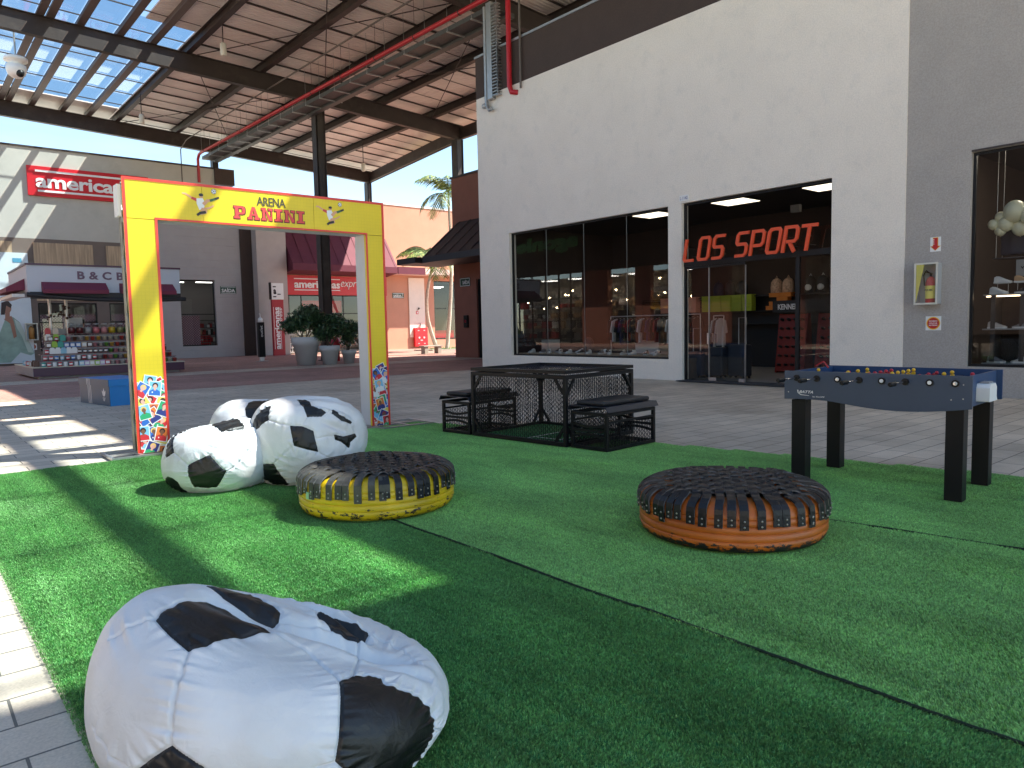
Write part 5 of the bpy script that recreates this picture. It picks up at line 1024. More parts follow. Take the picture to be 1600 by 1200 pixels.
text('lettering', 'B & C Balas', (4.75, ky0 - .002, 3.13), X3, Z3, 1.95, .26, .015, mat('mauve letters', (.13, .07, .12), .5), kiosk, .03, 0, 1.05)
def aw_y(x0, x1): MB().prism([(0, 3.03), (-.42, 2.78), (-.42, 2.66), (0, 2.725)], (x0, ky0 - .002, 0), Y3, Z3, x1 - x0).build('awning', kmar, kiosk)
aw_y(3.75, 5.55); aw_y(5.95, 7.62)
MB().prism([(0, 3.15), (-.5, 2.86), (-.5, 2.74), (0, 2.8)], (kx0 - .002, ky1 - .4, 0), X3, Z3, 3.4).build('awning', kmar, kiosk)
mb = MB(); mb.box(kx0 - .35, kx0 - .01, ky0 + .6, ky1 - .5, 2.58, 2.68); mb.build('rolled_blind', whitep, kiosk)
mb = MB(); mb.tube([(kx0 - .05, ky0 - .2, 2.62), (kx0 + 1.5, ky0 - .25, 2.5), (kx0 + 3, ky0 - .25, 2.46), (kx1 + .1, ky0 - .2, 2.52)], .07, 8); mb.box(kx0 + .05, kx1 - .05, ky0 - .2, ky0 - .05, 2.5, 2.71); mb.build('rolled_tarp', blk, kiosk)
for i, x in enumerate((4.15, 4.62, 7.3)):
    mb = MB(); mb.tube([(x, 28.6, .37), (x, 28.6, 2.72)], .045, 10); mb.build('post', alu, kiosk)
rope = MB()
for x, z in ((4.15, 1.95), (4.62, 2.0), (4.62, 2.25), (4.38, 2.05)):
    for j in range(5): rope.ball((x + jit(.1), 28.5 + jit(.06), z + jit(.08)), .028 + random.random() * .02, 6)
tag(rope.build('garland', mat('dark brown garland', (.07, .04, .03), .8)), 'dark garland tied round the kiosk posts', 'garland')
MB().box(4.6, 5.15, 29.0, 29.06, 1.4, 1.95).build('monitor_back', mat('pale monitor', (.4, .41, .42), .4), kiosk)
# goods: jars, boxes and tubs, copied from one of each kind
jarm = glass_clear
sweet = {'pink': (.65, .16, .2), 'dark red': (.14, .015, .02), 'yellow': (.75, .5, .02), 'green': (.03, .16, .03), 'multicoloured': (.3, .28, .1), 'silver': (.4, .4, .42), 'rose': (.7, .3, .32)}
jar0 = thing('candy_jar', 'x', 'jar', (0, 0, -50)); WP.pop(jar0.name)
MB().lathe([(.1, 0), (.115, .02), (.115, .26), (.085, .3), (.085, .32)], n=14).build('jar', glass_clear, jar0, local=True)
MB().lathe([(.001, .012), (.105, .012), (.108, .2), (.001, .22)], n=14).build('sweets', mat('sweets pink', (.65, .16, .2), .5), jar0, local=True); MB().lathe([(.09, .3), (.09, .34), (.001, .345)], n=14).build('lid', alu, jar0, local=True)
order = ['silver', 'pink', 'rose', 'yellow', 'multicoloured', 'green', 'green', 'pink', 'yellow', 'silver', 'green', 'rose']
for i, c in enumerate(['dark red', 'dark red'] + order):
    x = 4.72 + i * .245
    if x > 7.3: break
    dup(jar0, (x, 28.5 + (i % 2) * .02, 1.402), 0, 'glass jar of %s sweets, %s from the left on the kiosk top shelf' % (c, ORD[i]), 'sweet jars on the kiosk top shelf', {'sweets': [mat('sweets ' + c, sweet[c], .5, var=.4, vs=40)]})
for o in [jar0] + list(jar0.children): bpy.data.objects.remove(o, do_unlink=True)
tubm = mat('clear tub plastic', (.42, .40, .39), .25, var=.35, vs=25); tubs = [tubm, tubm] + [mat('tub of ' + n_ + ' sweets', c, .3, var=.5, vs=30) for n_, c in (('red', (.4, .06, .05)), ('amber', (.5, .3, .06)), ('green', (.12, .3, .06)), ('pink', (.55, .25, .28)), ('cream', (.55, .5, .4)), ('brown', (.15, .07, .04)))]
def small(name, lab, cat, grp, x, y, z, kind, m):
    mb = MB()
    if kind == 'tub': mb.lathe([(.001, 0), (.055, 0), (.065, .11), (.07, .112), (.07, .13), (.001, .132)], n=10)
    elif kind == 'box': mb.box(-.07, .07, -.05, .05, 0, .15, 0); mb.box(-.055, .055, -.053, -.051, .03, .12, 1)
    elif kind == 'can': mb.lathe([(.001, 0), (.05, 0), (.055, .01), (.055, .12), (.05, .13), (.001, .13)], n=10); mb.lathe([(.056, .04), (.056, .09)], n=10, m=1)
    elif kind == 'pouch': mb.prism([(-.08, 0), (.08, 0), (.085, .12), (.05, .2), (-.05, .2), (-.085, .12)], (0, .03, 0), X3, Z3, .06, 0)
    o = mb.build(name, m if isinstance(m, list) else [m, whitep]); o.location = (x, y, z); return tag(o, lab, cat, grp)
SM = {'blue': mat('blue pack', (.03, .16, .5), .4), 'red': mat('red pack', (.5, .03, .04), .4), 'white': whitep, 'brown': mat('chocolate pack', (.10, .035, .02), .4), 'lime': mat('lime pack', (.3, .5, .03), .4), 'sky': mat('sky pack', (.25, .5, .65), .4), 'lilac': mat('lilac pack', (.5, .3, .55), .4), 'teal': mat('teal pack', (.02, .3, .25), .4), 'cream': mat('cream pack', (.6, .5, .4), .4)}
rows = [(0, [('can', c) for c in ('teal', 'red', 'white', 'red', 'white', 'red', 'white')] + [('box', c) for c in ('sky', 'lilac', 'cream', 'lime', 'lilac', 'red')] + [('tub', None)] * 14),
        (1, [('can', c) for c in ('red', 'red', 'blue', 'sky', 'red', 'blue', 'white', 'red', 'white', 'red')] + [('tub', None)] * 15),
        (2, [('can', 'red'), ('pouch', 'white')] + [('pouch', c) for c in ('white', 'sky', 'white', 'white')] + [('can', 'brown')] * 6 + [('tub', None)] * 12),
        (3, [('box', 'brown'), ('pouch', 'lime'), ('pouch', 'teal'), ('box', 'blue'), ('box', 'blue'), ('box', 'blue'), ('box', 'cream'), ('box', 'brown')] + [('tub', None)] * 13),
        (4, [('box', 'brown'), ('can', 'red'), ('pouch', 'teal')] + [('tub', None)] * 16)]
nm = {'can': 'printed tin', 'box': 'small carton', 'pouch': 'sweets pouch', 'tub': 'clear tub'}; rown = ['lowest', 'second', 'third', 'fourth', 'fifth']
for r_, items in rows:
    z, y = steps[r_]; n_ = len(items); xa = kx0 + .3 + r_ * .09; xb = kx1 - .28 - r_ * .09
    for i, (kd, c) in enumerate(items):
        x = xa + (xb - xa) * i / (n_ - 1)
        small(nm[kd].replace(' ', '_'), ('clear tub' if kd == 'tub' else '%s %s' % (c, nm[kd])) + ', %s from the left on the %s kiosk step' % (ORD[i], rown[r_]), 'tub' if kd == 'tub' else nm[kd].split()[-1], '%ss on the %s kiosk step' % (nm[kd], rown[r_]), x, y + .1 + jit(.015), z + .001 if r_ else .3705, kd, [random.choice(tubs), whitep] if kd == 'tub' else [SM[c], whitep])
for i in range(6):
    y = 27.5 + i * .45
    small('toy', ('soft brown toy' if i < 2 else 'boxed toy') + ' at the left end of the kiosk, %s from the front' % ORD[i], 'toy', 'toys at the left end of the kiosk', kx0 + .12 + jit(.03), y, .372, ['pouch', 'pouch', 'box', 'box', 'can', 'box'][i], [SM[['brown', 'brown', 'cream', 'red', 'teal', 'sky'][i]], whitep])
for i in range(4): small('display_bag', 'bag of sweets stacked on the ' + ['white', 'green', 'red', 'cream'][i] + ' side of the kiosk corner display', 'bag', None, 4.0 + (i % 2) * .22, 28.3, 1.2 + .0 + (.2 if i > 1 else 0), 'pouch', [SM[['white', 'lime', 'red', 'cream'][i]], whitep])
for o in list(bpy.data.objects):
    if o.get('group') is None and 'group' in o.keys(): del o['group']
# the attendant bending over the counter
def skin_person(name, joints, edges, radii, mats_, loc, rz_, sub=2):
    me = bpy.data.meshes.new(name); me.from_pydata(joints, edges, []); ob = bpy.data.objects.new(name, me); COL.objects.link(ob)
    sk_ = ob.modifiers.new('skin', 'SKIN'); me.skin_vertices[0].data[0].use_root = True
    for i, r_ in enumerate(radii): me.skin_vertices[0].data[i].radius = (r_, r_) if not isinstance(r_, tuple) else r_
    ss = ob.modifiers.new('sub', 'SUBSURF'); ss.levels = sub; ss.render_levels = sub
    bpy.context.view_layer.update(); dg = bpy.context.evaluated_depsgraph_get(); m2 = bpy.data.meshes.new_from_object(ob.evaluated_get(dg)); bpy.data.objects.remove(ob)
    m2.materials.clear(); [m2.materials.append(m) for m in mats_]
    for p_ in m2.polygons: p_.use_smooth = True
    ob = bpy.data.objects.new(name, m2); COL.objects.link(ob); ob.location = loc; ob.rotation_euler = (0, 0, rz_); return ob
skin_m = mat('skin', (.38, .2, .14), .5, var=.08, vs=20); shirt_m = mat('black shirt', (.012, .012, .014), .85); hair_m = mat('black hair', (.006, .005, .005), .5)
J = [(0, 0, .95), (0, 0, 1.2), (0, -.06, 1.42), (0, -.1, 1.5), (0, -.15, 1.58), (0, -.19, 1.7), (.17, -.06, 1.42), (.24, -.16, 1.18), (.16, -.38, 1.08), (.13, -.46, 1.06), (-.17, -.06, 1.42), (-.24, -.16, 1.18), (-.16, -.38, 1.08), (-.13, -.46, 1.06), (.1, 0, .85), (.1, .02, .48), (.1, .04, .08), (-.1, 0, .85), (-.1, .02, .48), (-.1, .04, .08), (.1, -.1, .05), (-.1, -.1, .05)]
E_ = [(0, 1), (1, 2), (2, 3), (3, 4), (4, 5), (2, 6), (6, 7), (7, 8), (8, 9), (2, 10), (10, 11), (11, 12), (12, 13), (0, 14), (14, 15), (15, 16), (0, 17), (17, 18), (18, 19), (16, 20), (19, 21)]
Rr = [.15, .14, .13, .06, .07, .085, .07, .05, .038, .035, .07, .05, .038, .035, .09, .065, .045, .09, .065, .045, .04, .04]
pp = skin_person('person', J, E_, Rr, [skin_m, shirt_m], (5.1, 29.35, .07), R(20)); tag(pp, 'attendant with black hair and dark shirt bending over behind the kiosk jars', 'person')
for p_ in pp.data.polygons:
    c = p_.center; p_.material_index = 1 if (c.z < 1.47 and (c.z > 1.2 or abs(c.x) < .2 or c.z < 1.0) and not (c.y < -.3)) else 0
hb = MB(); hb.ball((0, -.165, 1.735), .108, 14, 0, (.95, 1.08, 1.0)); hb.ball((0, -.1, 1.7), .1, 12, 0, (1, .9, 1.1)); hb.build('hair', hair_m, pp, local=True)
mb = MB()
for s_ in (1, -1): mb.ball((s_ * .085, -.17, 1.66), .022, 8, 0, (.4, 1, 1.4)); mb.ball((s_ * .032, -.268, 1.675), .012, 6)
mb.ball((0, -.285, 1.655), .016, 8, 0, (.8, 1, 1.4)); mb.build('face', skin_m, pp, local=True)
for s_ in (1, -1):
    mb = MB(); mb.ball((s_ * .125, -.5, 1.05), .035, 8, 0, (.9, 1.1, .5))
    for f in range(4): fx = s_ * .125 + (f - 1.5) * .018; mb.tube([(fx, -.52, 1.052), (fx, -.56 - .006 * (1 - abs(f - 1.5)), 1.045), (fx, -.585, 1.025)], [.009, .008, .006], 6)
    mb.tube([(s_ * .1, -.49, 1.05), (s_ * .075, -.52, 1.045), (s_ * .07, -.545, 1.035)], [.01, .009, .007], 6); mb.build('hand', skin_m, pp, local=True)

# ------------------------------------------------------------------ blue shoe box bench
bb = thing('shoe_box_bench', 'giant blue shoe box seat with three white stripes by the yellow arch', 'bench', (3.107, 15.4, 0), R(8.5)); WP[bb.name] = (3.1, 15.4, 0)
bluem = mat('bright blue laminate', (.012, .19, .52), .4); bluel = mat('deep blue laminate', (.035, .085, .15), .45)
MB().box(3.1, 3.87, 15.4, 16.9, 0, .37).build('box', bluem, bb); MB().box(3.085, 3.885, 15.385, 16.915, .372, .50).build('lid', bluem, bb)
MB().box(3.088, 3.099, 15.401, 16.899, .005, .371).build('side_panel', bluel, bb); MB().box(3.073, 3.084, 15.386, 16.914, .373, .499).build('side_panel', bluel, bb)
mb = MB()
for i in range(3):
    y = 16.45 - i * .07
    mb.add([(3.0865, y, .01), (3.0865, y - .025, .01), (3.0865, y - .005, .37), (3.0865, y + .02, .37)], [(0, 1, 2, 3)]); mb.add([(3.0715, y + .02, .375), (3.0715, y - .005, .375), (3.0715, y + .005, .498), (3.0715, y + .03, .498)], [(0, 1, 2, 3)])
mb.build('stripe', whitep, bb)
mb = MB(); lf = lambda a, l, w_: [(x * math.cos(a) - y * math.sin(a), x * math.sin(a) + y * math.cos(a)) for x, y in [(0, 0), (w_, l * .35), (w_ * .8, l * .7), (0, l), (-w_ * .8, l * .7), (-w_, l * .35)]]
O2 = (3.0862, 15.66, .17)
for k, (a, l, w_) in enumerate(((0, .17, .035), (.62, .15, .03), (-.62, .15, .03))): mb.flat(lf(a, l, w_), (O2[0] - k * .0004, O2[1], O2[2]), (0, -1, 0), Z3)
for i in range(3): mb.box(3.0855, 3.0875, 15.66 - .06 + i * .015, 15.66 + .06 - i * .015, .14 - i * .025, .152 - i * .025)
mb.build('trefoil', whitep, bb)

# ------------------------------------------------------------------ yellow arch
arch = thing('entrance_arch', 'yellow entrance arch lettered ARENA PANINI with sticker collages on both feet', 'arch', (3.6, 8.9, 0))
AX0, AX1, IX0, IX1, AY, AZ, IZ = 2.02, 5.20, 2.345, 4.93, 8.79, 3.03, 2.6
yellow = mat('yellow tiled LED panel', (.80, .60, .012), .42, var=.05, vs=4)
t = yellow.node_tree; bt = t.nodes.new('ShaderNodeTexBrick'); bt.offset = 0; bt.inputs['Scale'].default_value = 1; bt.inputs['Brick Width'].default_value = .042; bt.inputs['Row Height'].default_value = .042; bt.inputs['Mortar Size'].default_value = .004; bt.inputs['Mortar Smooth'].default_value = 1
g = t.nodes.new('ShaderNodeNewGeometry'); mp = t.nodes.new('ShaderNodeMapping'); mp.inputs['Rotation'].default_value = (R(-90), 0, 0); x = t.nodes.new('ShaderNodeMix'); x.data_type = 'RGBA'; x.blend_type = 'MULTIPLY'; x.inputs[0].default_value = 1
p = t.nodes['Principled BSDF']; src_ = p.inputs['Base Color'].links[0].from_socket; bt.inputs['Color1'].default_value = bt.inputs['Color2'].default_value = (1, 1, 1, 1); bt.inputs['Mortar'].default_value = (.93, .93, .9, 1)
t.links.new(g.outputs['Position'], mp.inputs[0]); t.links.new(mp.outputs[0], bt.inputs['Vector']); t.links.new(src_, x.inputs[6]); t.links.new(bt.outputs['Color'], x.inputs[7]); t.links.new(x.outputs[2], p.inputs['Base Color'])
mb = MB(); D = .05
mb.box(AX0, IX0, AY, AY + D, 0.03, 2.594); mb.box(IX1, AX1, AY, AY + D, 0.03, 2.594); mb.box(AX0, 2.84, AY, AY + D, IZ, AZ); mb.box(2.844, 4.2, AY, AY + D, IZ, AZ); mb.box(4.204, AX1, AY, AY + D, IZ, AZ); mb.build('front_panel', yellow, arch)
redb = mat('vermilion border', (.72, .05, .03), .4); mb = MB(); bw = .022; f = AY - .006
mb.box(AX0 - .008, AX0 + bw, f, AY - .001, .03, AZ - bw); mb.box(AX1 - bw, AX1 + .008, f, AY - .001, .03, AZ - bw); mb.box(AX0 - .008, AX1 + .008, f, AY - .001, AZ - bw, AZ + .008); mb.box(IX0 - bw, IX0 + .004, f, AY - .001, .03, IZ); mb.box(IX1 - .004, IX1 + bw, f, AY - .001, .03, IZ); mb.box(IX0 - bw, IX1 + bw, f, AY - .001, IZ, IZ + bw); mb.build('border', redb, arch)
lin_ = mat('grey white lining', (.60, .61, .63), .5, var=.06); mb = MB()
mb.box(IX0 - .02, IX0, AY + .051, AY + .30, .03, IZ); mb.box(IX1, IX1 + .02, AY + .051, AY + .30, .03, IZ); mb.box(IX0, IX1, AY + .051, AY + .30, IZ, IZ + .02); mb.box(AX1 - .02, AX1, AY + .051, AY + .30, .03, AZ); mb.build('lining', lin_, arch)
mb = MB()                                             # aluminium truss behind the panels
for x in (AX0 + .03, IX0 - .05, IX1 + .05, AX1 - .05):
    for y in (AY + .09, AY + .28): mb.tube([(x, y, .03), (x, y, AZ - .05)], .022, 8)
for z in (IZ + .06, AZ - .06):
    for y in (AY + .09, AY + .28): mb.tube([(AX0, y, z), (AX1 - .03, y, z)], .022, 8)
for x in (AX0 + .03, AX1 - .05):
    z = .1; k = 0
    while z < 2.8: a = AY + .09 + .19 * (k % 2); b = AY + .28 - .19 * (k % 2); mb.tube([(x, a, z), (x, b, z + .3)], .011, 6); z += .3; k += 1
x = AX0; k = 0
while x < AX1 - .4: mb.tube([(x, AY + .28, IZ + .06 + .3 * (k % 2)), (x + .3, AY + .28, AZ - .06 - .3 * (k % 2))], .011, 6); x += .3; k += 1
mb.build('truss', mat('dull truss aluminium', (.32, .32, .28), .45, metal=.6, var=.2, vs=6), arch)
mb = MB(); mb.box(AX0 - .045, AX0 - .01, AY + .06, AY + .22, 2.62, 2.96); mb.build('hinge_cover', whitep, arch)
for (x0, x1, y0, y1) in ((1.72, 2.3, 8.62, 9.2), (4.93, 5.74, 8.5, 9.15)):
    mb = MB(); s_ = .03
    mb.box(x0, x1, y0, y0 + s_, .013, .04); mb.box(x0, x1, y1 - s_, y1, .013, .04); mb.box(x0, x0 + s_, y0 + s_, y1 - s_, .013, .04); mb.box(x1 - s_, x1, y0 + s_, y1 - s_, .013, .04); mb.box((x0 + x1) / 2, (x0 + x1) / 2 + s_, y0 + s_, y1 - s_, .013, .038); mb.box(x0 + s_, x1 - s_, (y0 + y1) / 2, (y0 + y1) / 2 + s_, .014, .036)
    mb.build('foot_frame', alu, arch)
F1 = AY - .002
text('lettering', 'ARENA', (3.475, F1, 2.853), X3, Z3, .36, .105, .003, mat('dark olive ink', (.06, .055, .03), .5), arch, .012, 0, .92)
# PANINI in slab serif strokes, red over a dark outline
def slab(ch, x, w_, h):
    st = .30 * w_; sl = .16 * h; o = []
    if ch == 'I': o = [[(0, 0), (w_, 0), (w_, sl), (0, sl)], [(.5 * w_ - st * .75, sl), (.5 * w_ + st * .75, sl), (.5 * w_ + st * .75, h - sl), (.5 * w_ - st * .75, h - sl)], [(0, h - sl), (w_, h - sl), (w_, h), (0, h)]]
    if ch == 'N': o = [[(0, 0), (.42 * w_, 0), (.42 * w_, sl), (0, sl)], [(.1 * w_, sl), (.32 * w_, sl), (.32 * w_, h - sl), (.1 * w_, h - sl)], [(0, h - sl), (.36 * w_, h - sl), (.36 * w_, h), (0, h)], [(.36 * w_, h), (.86 * w_, 0), (.86 * w_, .26 * h), (.36 * w_ + .02 * w_, h)], [(.325 * w_, h * .82), (.325 * w_, h - sl - .001), (.36 * w_, h - .001), (.48 * w_, h * .8), (.86 * w_, .24 * h), (.86 * w_, 0), (.66 * w_, .0)], [(.865 * w_, 0), (.94 * w_, 0), (.94 * w_, h - sl), (.865 * w_, h - sl)], [(.62 * w_, h - sl), (w_, h - sl), (w_, h), (.62 * w_, h)]]
    if ch == 'A': o = [[(0, 0), (.4 * w_, 0), (.4 * w_, sl), (0, sl)], [(.58 * w_, 0), (w_, 0), (w_, sl), (.58 * w_, sl)], [(.1 * w_, sl), (.3 * w_, sl), (.55 * w_, h), (.38 * w_, h)], [(.66 * w_, sl), (.92 * w_, sl), (.66 * w_, h), (.42 * w_, h)], [(.36 * w_, .32 * h), (.66 * w_, .32 * h), (.64 * w_, .45 * h), (.38 * w_, .45 * h)]]
    if ch == 'P': o = [[(0, 0), (.5 * w_, 0), (.5 * w_, sl), (0, sl)], [(.12 * w_, sl), (.4 * w_, sl), (.4 * w_, h - sl), (.12 * w_, h - sl)], [(0, h - sl), (.75 * w_, h - sl), (.8 * w_, h - .02), (.75 * w_, h), (0, h)], [(.72 * w_, h), (.92 * w_, .94 * h), (w_, .75 * h), (w_, .6 * h), (.92 * w_, .4 * h), (.72 * w_, .34 * h), (.72 * w_, .5 * h), (.75 * w_, .6 * h), (.75 * w_, .74 * h), (.72 * w_, .84 * h)], [(.401 * w_, .34 * h), (.72 * w_, .34 * h), (.72 * w_, .47 * h), (.401 * w_, .47 * h)]]
    return [[(x + a, b) for a, b in q] for q in o]
mr, mo = MB(), MB(); xx = 3.195; hh = .145; k = 0
for ch, w_ in zip('PANINI', (.135, .14, .135, .095, .135, .095)):
    for q in slab(ch, xx, w_, hh):
        k += 1; cx_ = sum(a for a, b in q) / len(q); cy_ = sum(b for a, b in q) / len(q)
        mr.flat(q, (0, F1 - .0030 - k * .00008, 2.682), X3, Z3)
        e = .008; q2 = [(a + (e if a > cx_ else -e), b + (e if b > cy_ else -e)) for a, b in q]; mo.flat([(a + .002, b - .003) for a, b in q2], (0, F1 - .0004 - (k % 7) * .00015, 2.682), X3, Z3)
    xx += w_ + .028
mo.build('lettering_outline', mat('dark maroon ink', (.12, .015, .02), .5), arch); mr.build('lettering', mat('poster red', (.72, .06, .055), .45), arch)
def stroke2(mb, pts, w0, w1, m, O, lift):
    for i in range(len(pts) - 1):
        a = Vector(pts[i]); b = Vector(pts[i + 1]); d = (b - a).normalized(); n_ = Vector((-d.y, d.x)); wa = w0 + (w1 - w0) * i / (len(pts) - 1); wb = w0 + (w1 - w0) * (i + 1) / (len(pts) - 1); a2 = a - d * wa * .3; b2 = b + d * wb * .3
        mb.flat([tuple(a2 - n_ * wa), tuple(b2 - n_ * wb), tuple(b2 + n_ * wb), tuple(a2 + n_ * wa)], (O[0], O[1] - lift - i * .0002, O[2]), X3, Z3, m)
emm = [mat('ink skin', (.68, .36, .2), .5), mat('ink red', (.6, .06, .05), .5), mat('ink white', (.78, .8, .8), .5), mat('ink black', (.02, .02, .02), .5), mat('ink dark green', (.03, .12, .05), .5)]
def emblem(x, z, s=1.0):
    mb = MB(); O = (x, F1, z); q = lambda *p: [(a * s, b * s) for a, b in p]
    stroke2(mb, q((-.24, .10), (-.20, .10), (-.12, .05)), .008, .012, 0, O, .0004); stroke2(mb, q((-.12, .05), (-.03, .02)), .014, .02, 1, O, .0008)
    mb.flat(q((-.06, .05), (.02, .06), (.05, .0), (.03, -.08), (-.03, -.10), (-.06, -.02)), (O[0], O[1] - .0012, O[2]), X3, Z3, 2)
    stroke2(mb, q((.03, -.02), (.08, .03), (.13, .04)), .02, .014, 0, O, .0016); stroke2(mb, q((.12, .035), (.19, .065)), .015, .012, 4, O, .0020); stroke2(mb, q((.19, .065), (.235, .085)), .014, .01, 3, O, .0024)
    stroke2(mb, q((.03, -.08), (.09, -.07), (.16, -.03)), .012, .008, 0, O, .0028); stroke2(mb, q((-.0, -.09), (.06, -.12), (-.01, -.15)), .02, .014, 0, O, .0032); stroke2(mb, q((.05, -.125), (-.02, -.14), (-.06, -.17)), .016, .013, 3, O, .0036)
    mb.flat([(a * s, b * s) for a, b in circle(.0, .085, .026, .03)], (O[0], O[1] - .0040, O[2]), X3, Z3, 0); mb.flat([(a * s, b * s) for a, b in circle(.0, .10, .03, .02)], (O[0], O[1] - .0044, O[2]), X3, Z3, 3)
    mb.flat([(a * s, b * s) for a, b in circle(.17, .16, .034)], (O[0], O[1] - .0040, O[2]), X3, Z3, 3); mb.flat([(a * s, b * s) for a, b in circle(.17, .16, .030)], (O[0], O[1] - .0044, O[2]), X3, Z3, 2)
    for k in range(6): cx_, cy_ = (.17, .16) if k == 0 else (.17 + .022 * math.cos(k * 1.256), .16 + .022 * math.sin(k * 1.256)); mb.flat([(a * s, b * s) for a, b in circle(cx_, cy_, .009 if k == 0 else .006, n=5)], (O[0], O[1] - .0048, O[2]), X3, Z3, 3)
    mb.build('footballer_emblem', emm, arch)
emblem(2.83, 2.83, .85); emblem(4.43, 2.83, .8)
stk = [mat('sticker ' + n_, c, .5) for n_, c in (('white', (.78, .78, .76)), ('blue', (.03, .14, .5)), ('red', (.6, .03, .04)), ('sky', (.2, .5, .72)), ('green', (.03, .35, .15)), ('orange', (.75, .2, .04)), ('yellow', (.8, .65, .12)), ('pink skin', (.72, .4, .32)), ('brown skin', (.2, .09, .05)), ('black', (.025, .015, .015)), ('navy', (.03, .04, .2)), ('maroon', (.3, .02, .05)), ('blond', (.75, .5, .15)))]
def collage(x0, x1, z1, seed, name='sticker_collage'):
    rs = random.Random(seed); mb = MB(); x0 += .024; x1 -= .024; lift = .0006; z0 = .035
    mb.flat([(x0, z0), (x1, z0), (x1, z1 - .12), (x0, z1 - .2)], (0, F1 - lift, 0), X3, Z3, 2); cards = []
    zz = z1 - .06
    while zz > z0 - .05:
        for xc in (x0 + .04, (x0 + x1) / 2 + rs.uniform(-.03, .03), x1 - .04): cards.append((xc + rs.uniform(-.02, .02), zz + rs.uniform(-.03, .03) - (.06 if xc < x0 + .06 and zz > z1 - .1 else 0)))
        zz -= .058
    rs.shuffle(cards)
    for cx_, cz in cards:
        a = rs.uniform(-.6, .6); w_, h = .068, .084; sk_ = rs.choice((7, 7, 7, 8)); bgc = rs.choice((1, 2, 3, 4, 5, 6, 5, 10)); sh = rs.choice([c for c in (1, 2, 3, 0, 6, 10, 4) if c != bgc]); hr = rs.choice((9, 9, 9, 12, 11))
        def T(P): return clip([(cx_ + u * math.cos(a) - v * math.sin(a), cz + u * math.sin(a) + v * math.cos(a)) for u, v in P], x0, z0, x1, z1 + .05)
        def put(P, m):
            nonlocal lift
            q = T(P); lift += .000035
            if len(q) > 2: mb.flat(q, (0, F1 - lift, 0), X3, Z3, m)
        put([(-w_, -h), (w_, -h), (w_, h), (-w_, h)], 0); b = .009; put([(-w_ + b, -h + b), (w_ - b, -h + b), (w_ - b, h - b), (-w_ + b, h - b)], bgc)
        put([(-w_ + b, -h + b), (w_ - b, -h + b), (w_ - b - .004, -.03), (.02, -.008), (-.02, -.008), (-w_ + b + .004, -.03)], sh); put([(-.011, -.02), (.011, -.02), (.011, .012), (-.011, .012)], sk_)
        put(circle(0, .034, .031, .032), hr); put(circle(0, .022, .021, .026), sk_)
        if rs.random() < .5: put([(-.03, -.05), (-.018, -.05), (-.018, -.035), (-.03, -.035)], 0)
    mb.build(name, stk, arch)
collage(AX0, IX0, .86, 3); collage(IX1, AX1, .84, 5)
# ------------------------------------------------------------------ woven tyre seats
def worn_paint(name, c, zlo, zhi, amount):
    """scuffed enamel over black rubber: more wear towards the tread edge that rubs on the floor"""
    m = bpy.data.materials.new(name); m.use_nodes = True; t = m.node_tree; p = t.nodes['Principled BSDF']; L = t.links.new
    tc = t.nodes.new('ShaderNodeTexCoord'); sx = t.nodes.new('ShaderNodeSeparateXYZ'); L(tc.outputs['Object'], sx.inputs[0])
    mr = t.nodes.new('ShaderNodeMapRange'); mr.inputs['From Min'].default_value = zlo; mr.inputs['From Max'].default_value = zhi; mr.inputs['To Min'].default_value = amount; mr.inputs['To Max'].default_value = 0; L(sx.outputs[2], mr.inputs[0])
    mp = t.nodes.new('ShaderNodeMapping'); mp.inputs['Scale'].default_value = (1, 1, 2.2); L(tc.outputs['Object'], mp.inputs[0])
    n = t.nodes.new('ShaderNodeTexNoise'); n.inputs['Scale'].default_value = 14; n.inputs['Detail'].default_value = 9; n.inputs['Roughness'].default_value = .72; L(mp.outputs[0], n.inputs['Vector'])
    a = t.nodes.new('ShaderNodeMath'); a.operation = 'ADD'; L(n.outputs[0], a.inputs[0]); L(mr.outputs[0], a.inputs[1])
    r = t.nodes.new('ShaderNodeValToRGB'); r.color_ramp.elements[0].position = .66; r.color_ramp.elements[1].position = .68; L(a.outputs[0], r.inputs[0])
    n2 = t.nodes.new('ShaderNodeTexNoise'); n2.inputs['Scale'].default_value = 4; n2.inputs['Detail'].default_value = 5; L(tc.outputs['Object'], n2.inputs['Vector'])
    r2 = t.nodes.new('ShaderNodeValToRGB'); r2.color_ramp.elements[0].color = tuple(x * .75 for x in c) + (1,); r2.color_ramp.elements[1].color = tuple(min(1, x * 1.12) for x in c) + (1,); r2.color_ramp.elements[0].position = .35; r2.color_ramp.elements[1].position = .65; L(n2.outputs[0], r2.inputs[0])
    x = t.nodes.new('ShaderNodeMix'); x.data_type = 'RGBA'; x.inputs[7].default_value = (.018, .018, .018, 1); L(r.outputs[0], x.inputs[0]); L(r2.outputs[0], x.inputs[6]); L(x.outputs[2], p.inputs['Base Color'])
    b = t.nodes.new('ShaderNodeBump'); b.inputs['Strength'].default_value = .4; b.inputs['Distance'].default_value = .004; L(n.outputs[0], b.inputs['Height']); L(b.outputs[0], p.inputs['Normal']); p.inputs['Roughness'].default_value = .42
    return m
strap_m = mat('worn black rubber strap', (.007, .0075, .010), .42, var=.3, vs=30, spec=.4, bump=.3, bs=50); strap_w = mat('dusty rubber strap', (.06, .057, .05), .6, var=.5, vs=14); edge_m = mat('pale strap edge', (.10, .10, .10), .6, var=.7, vs=40)
rivet_m = mat('rivet', (.4, .38, .32), .35, metal=.9)
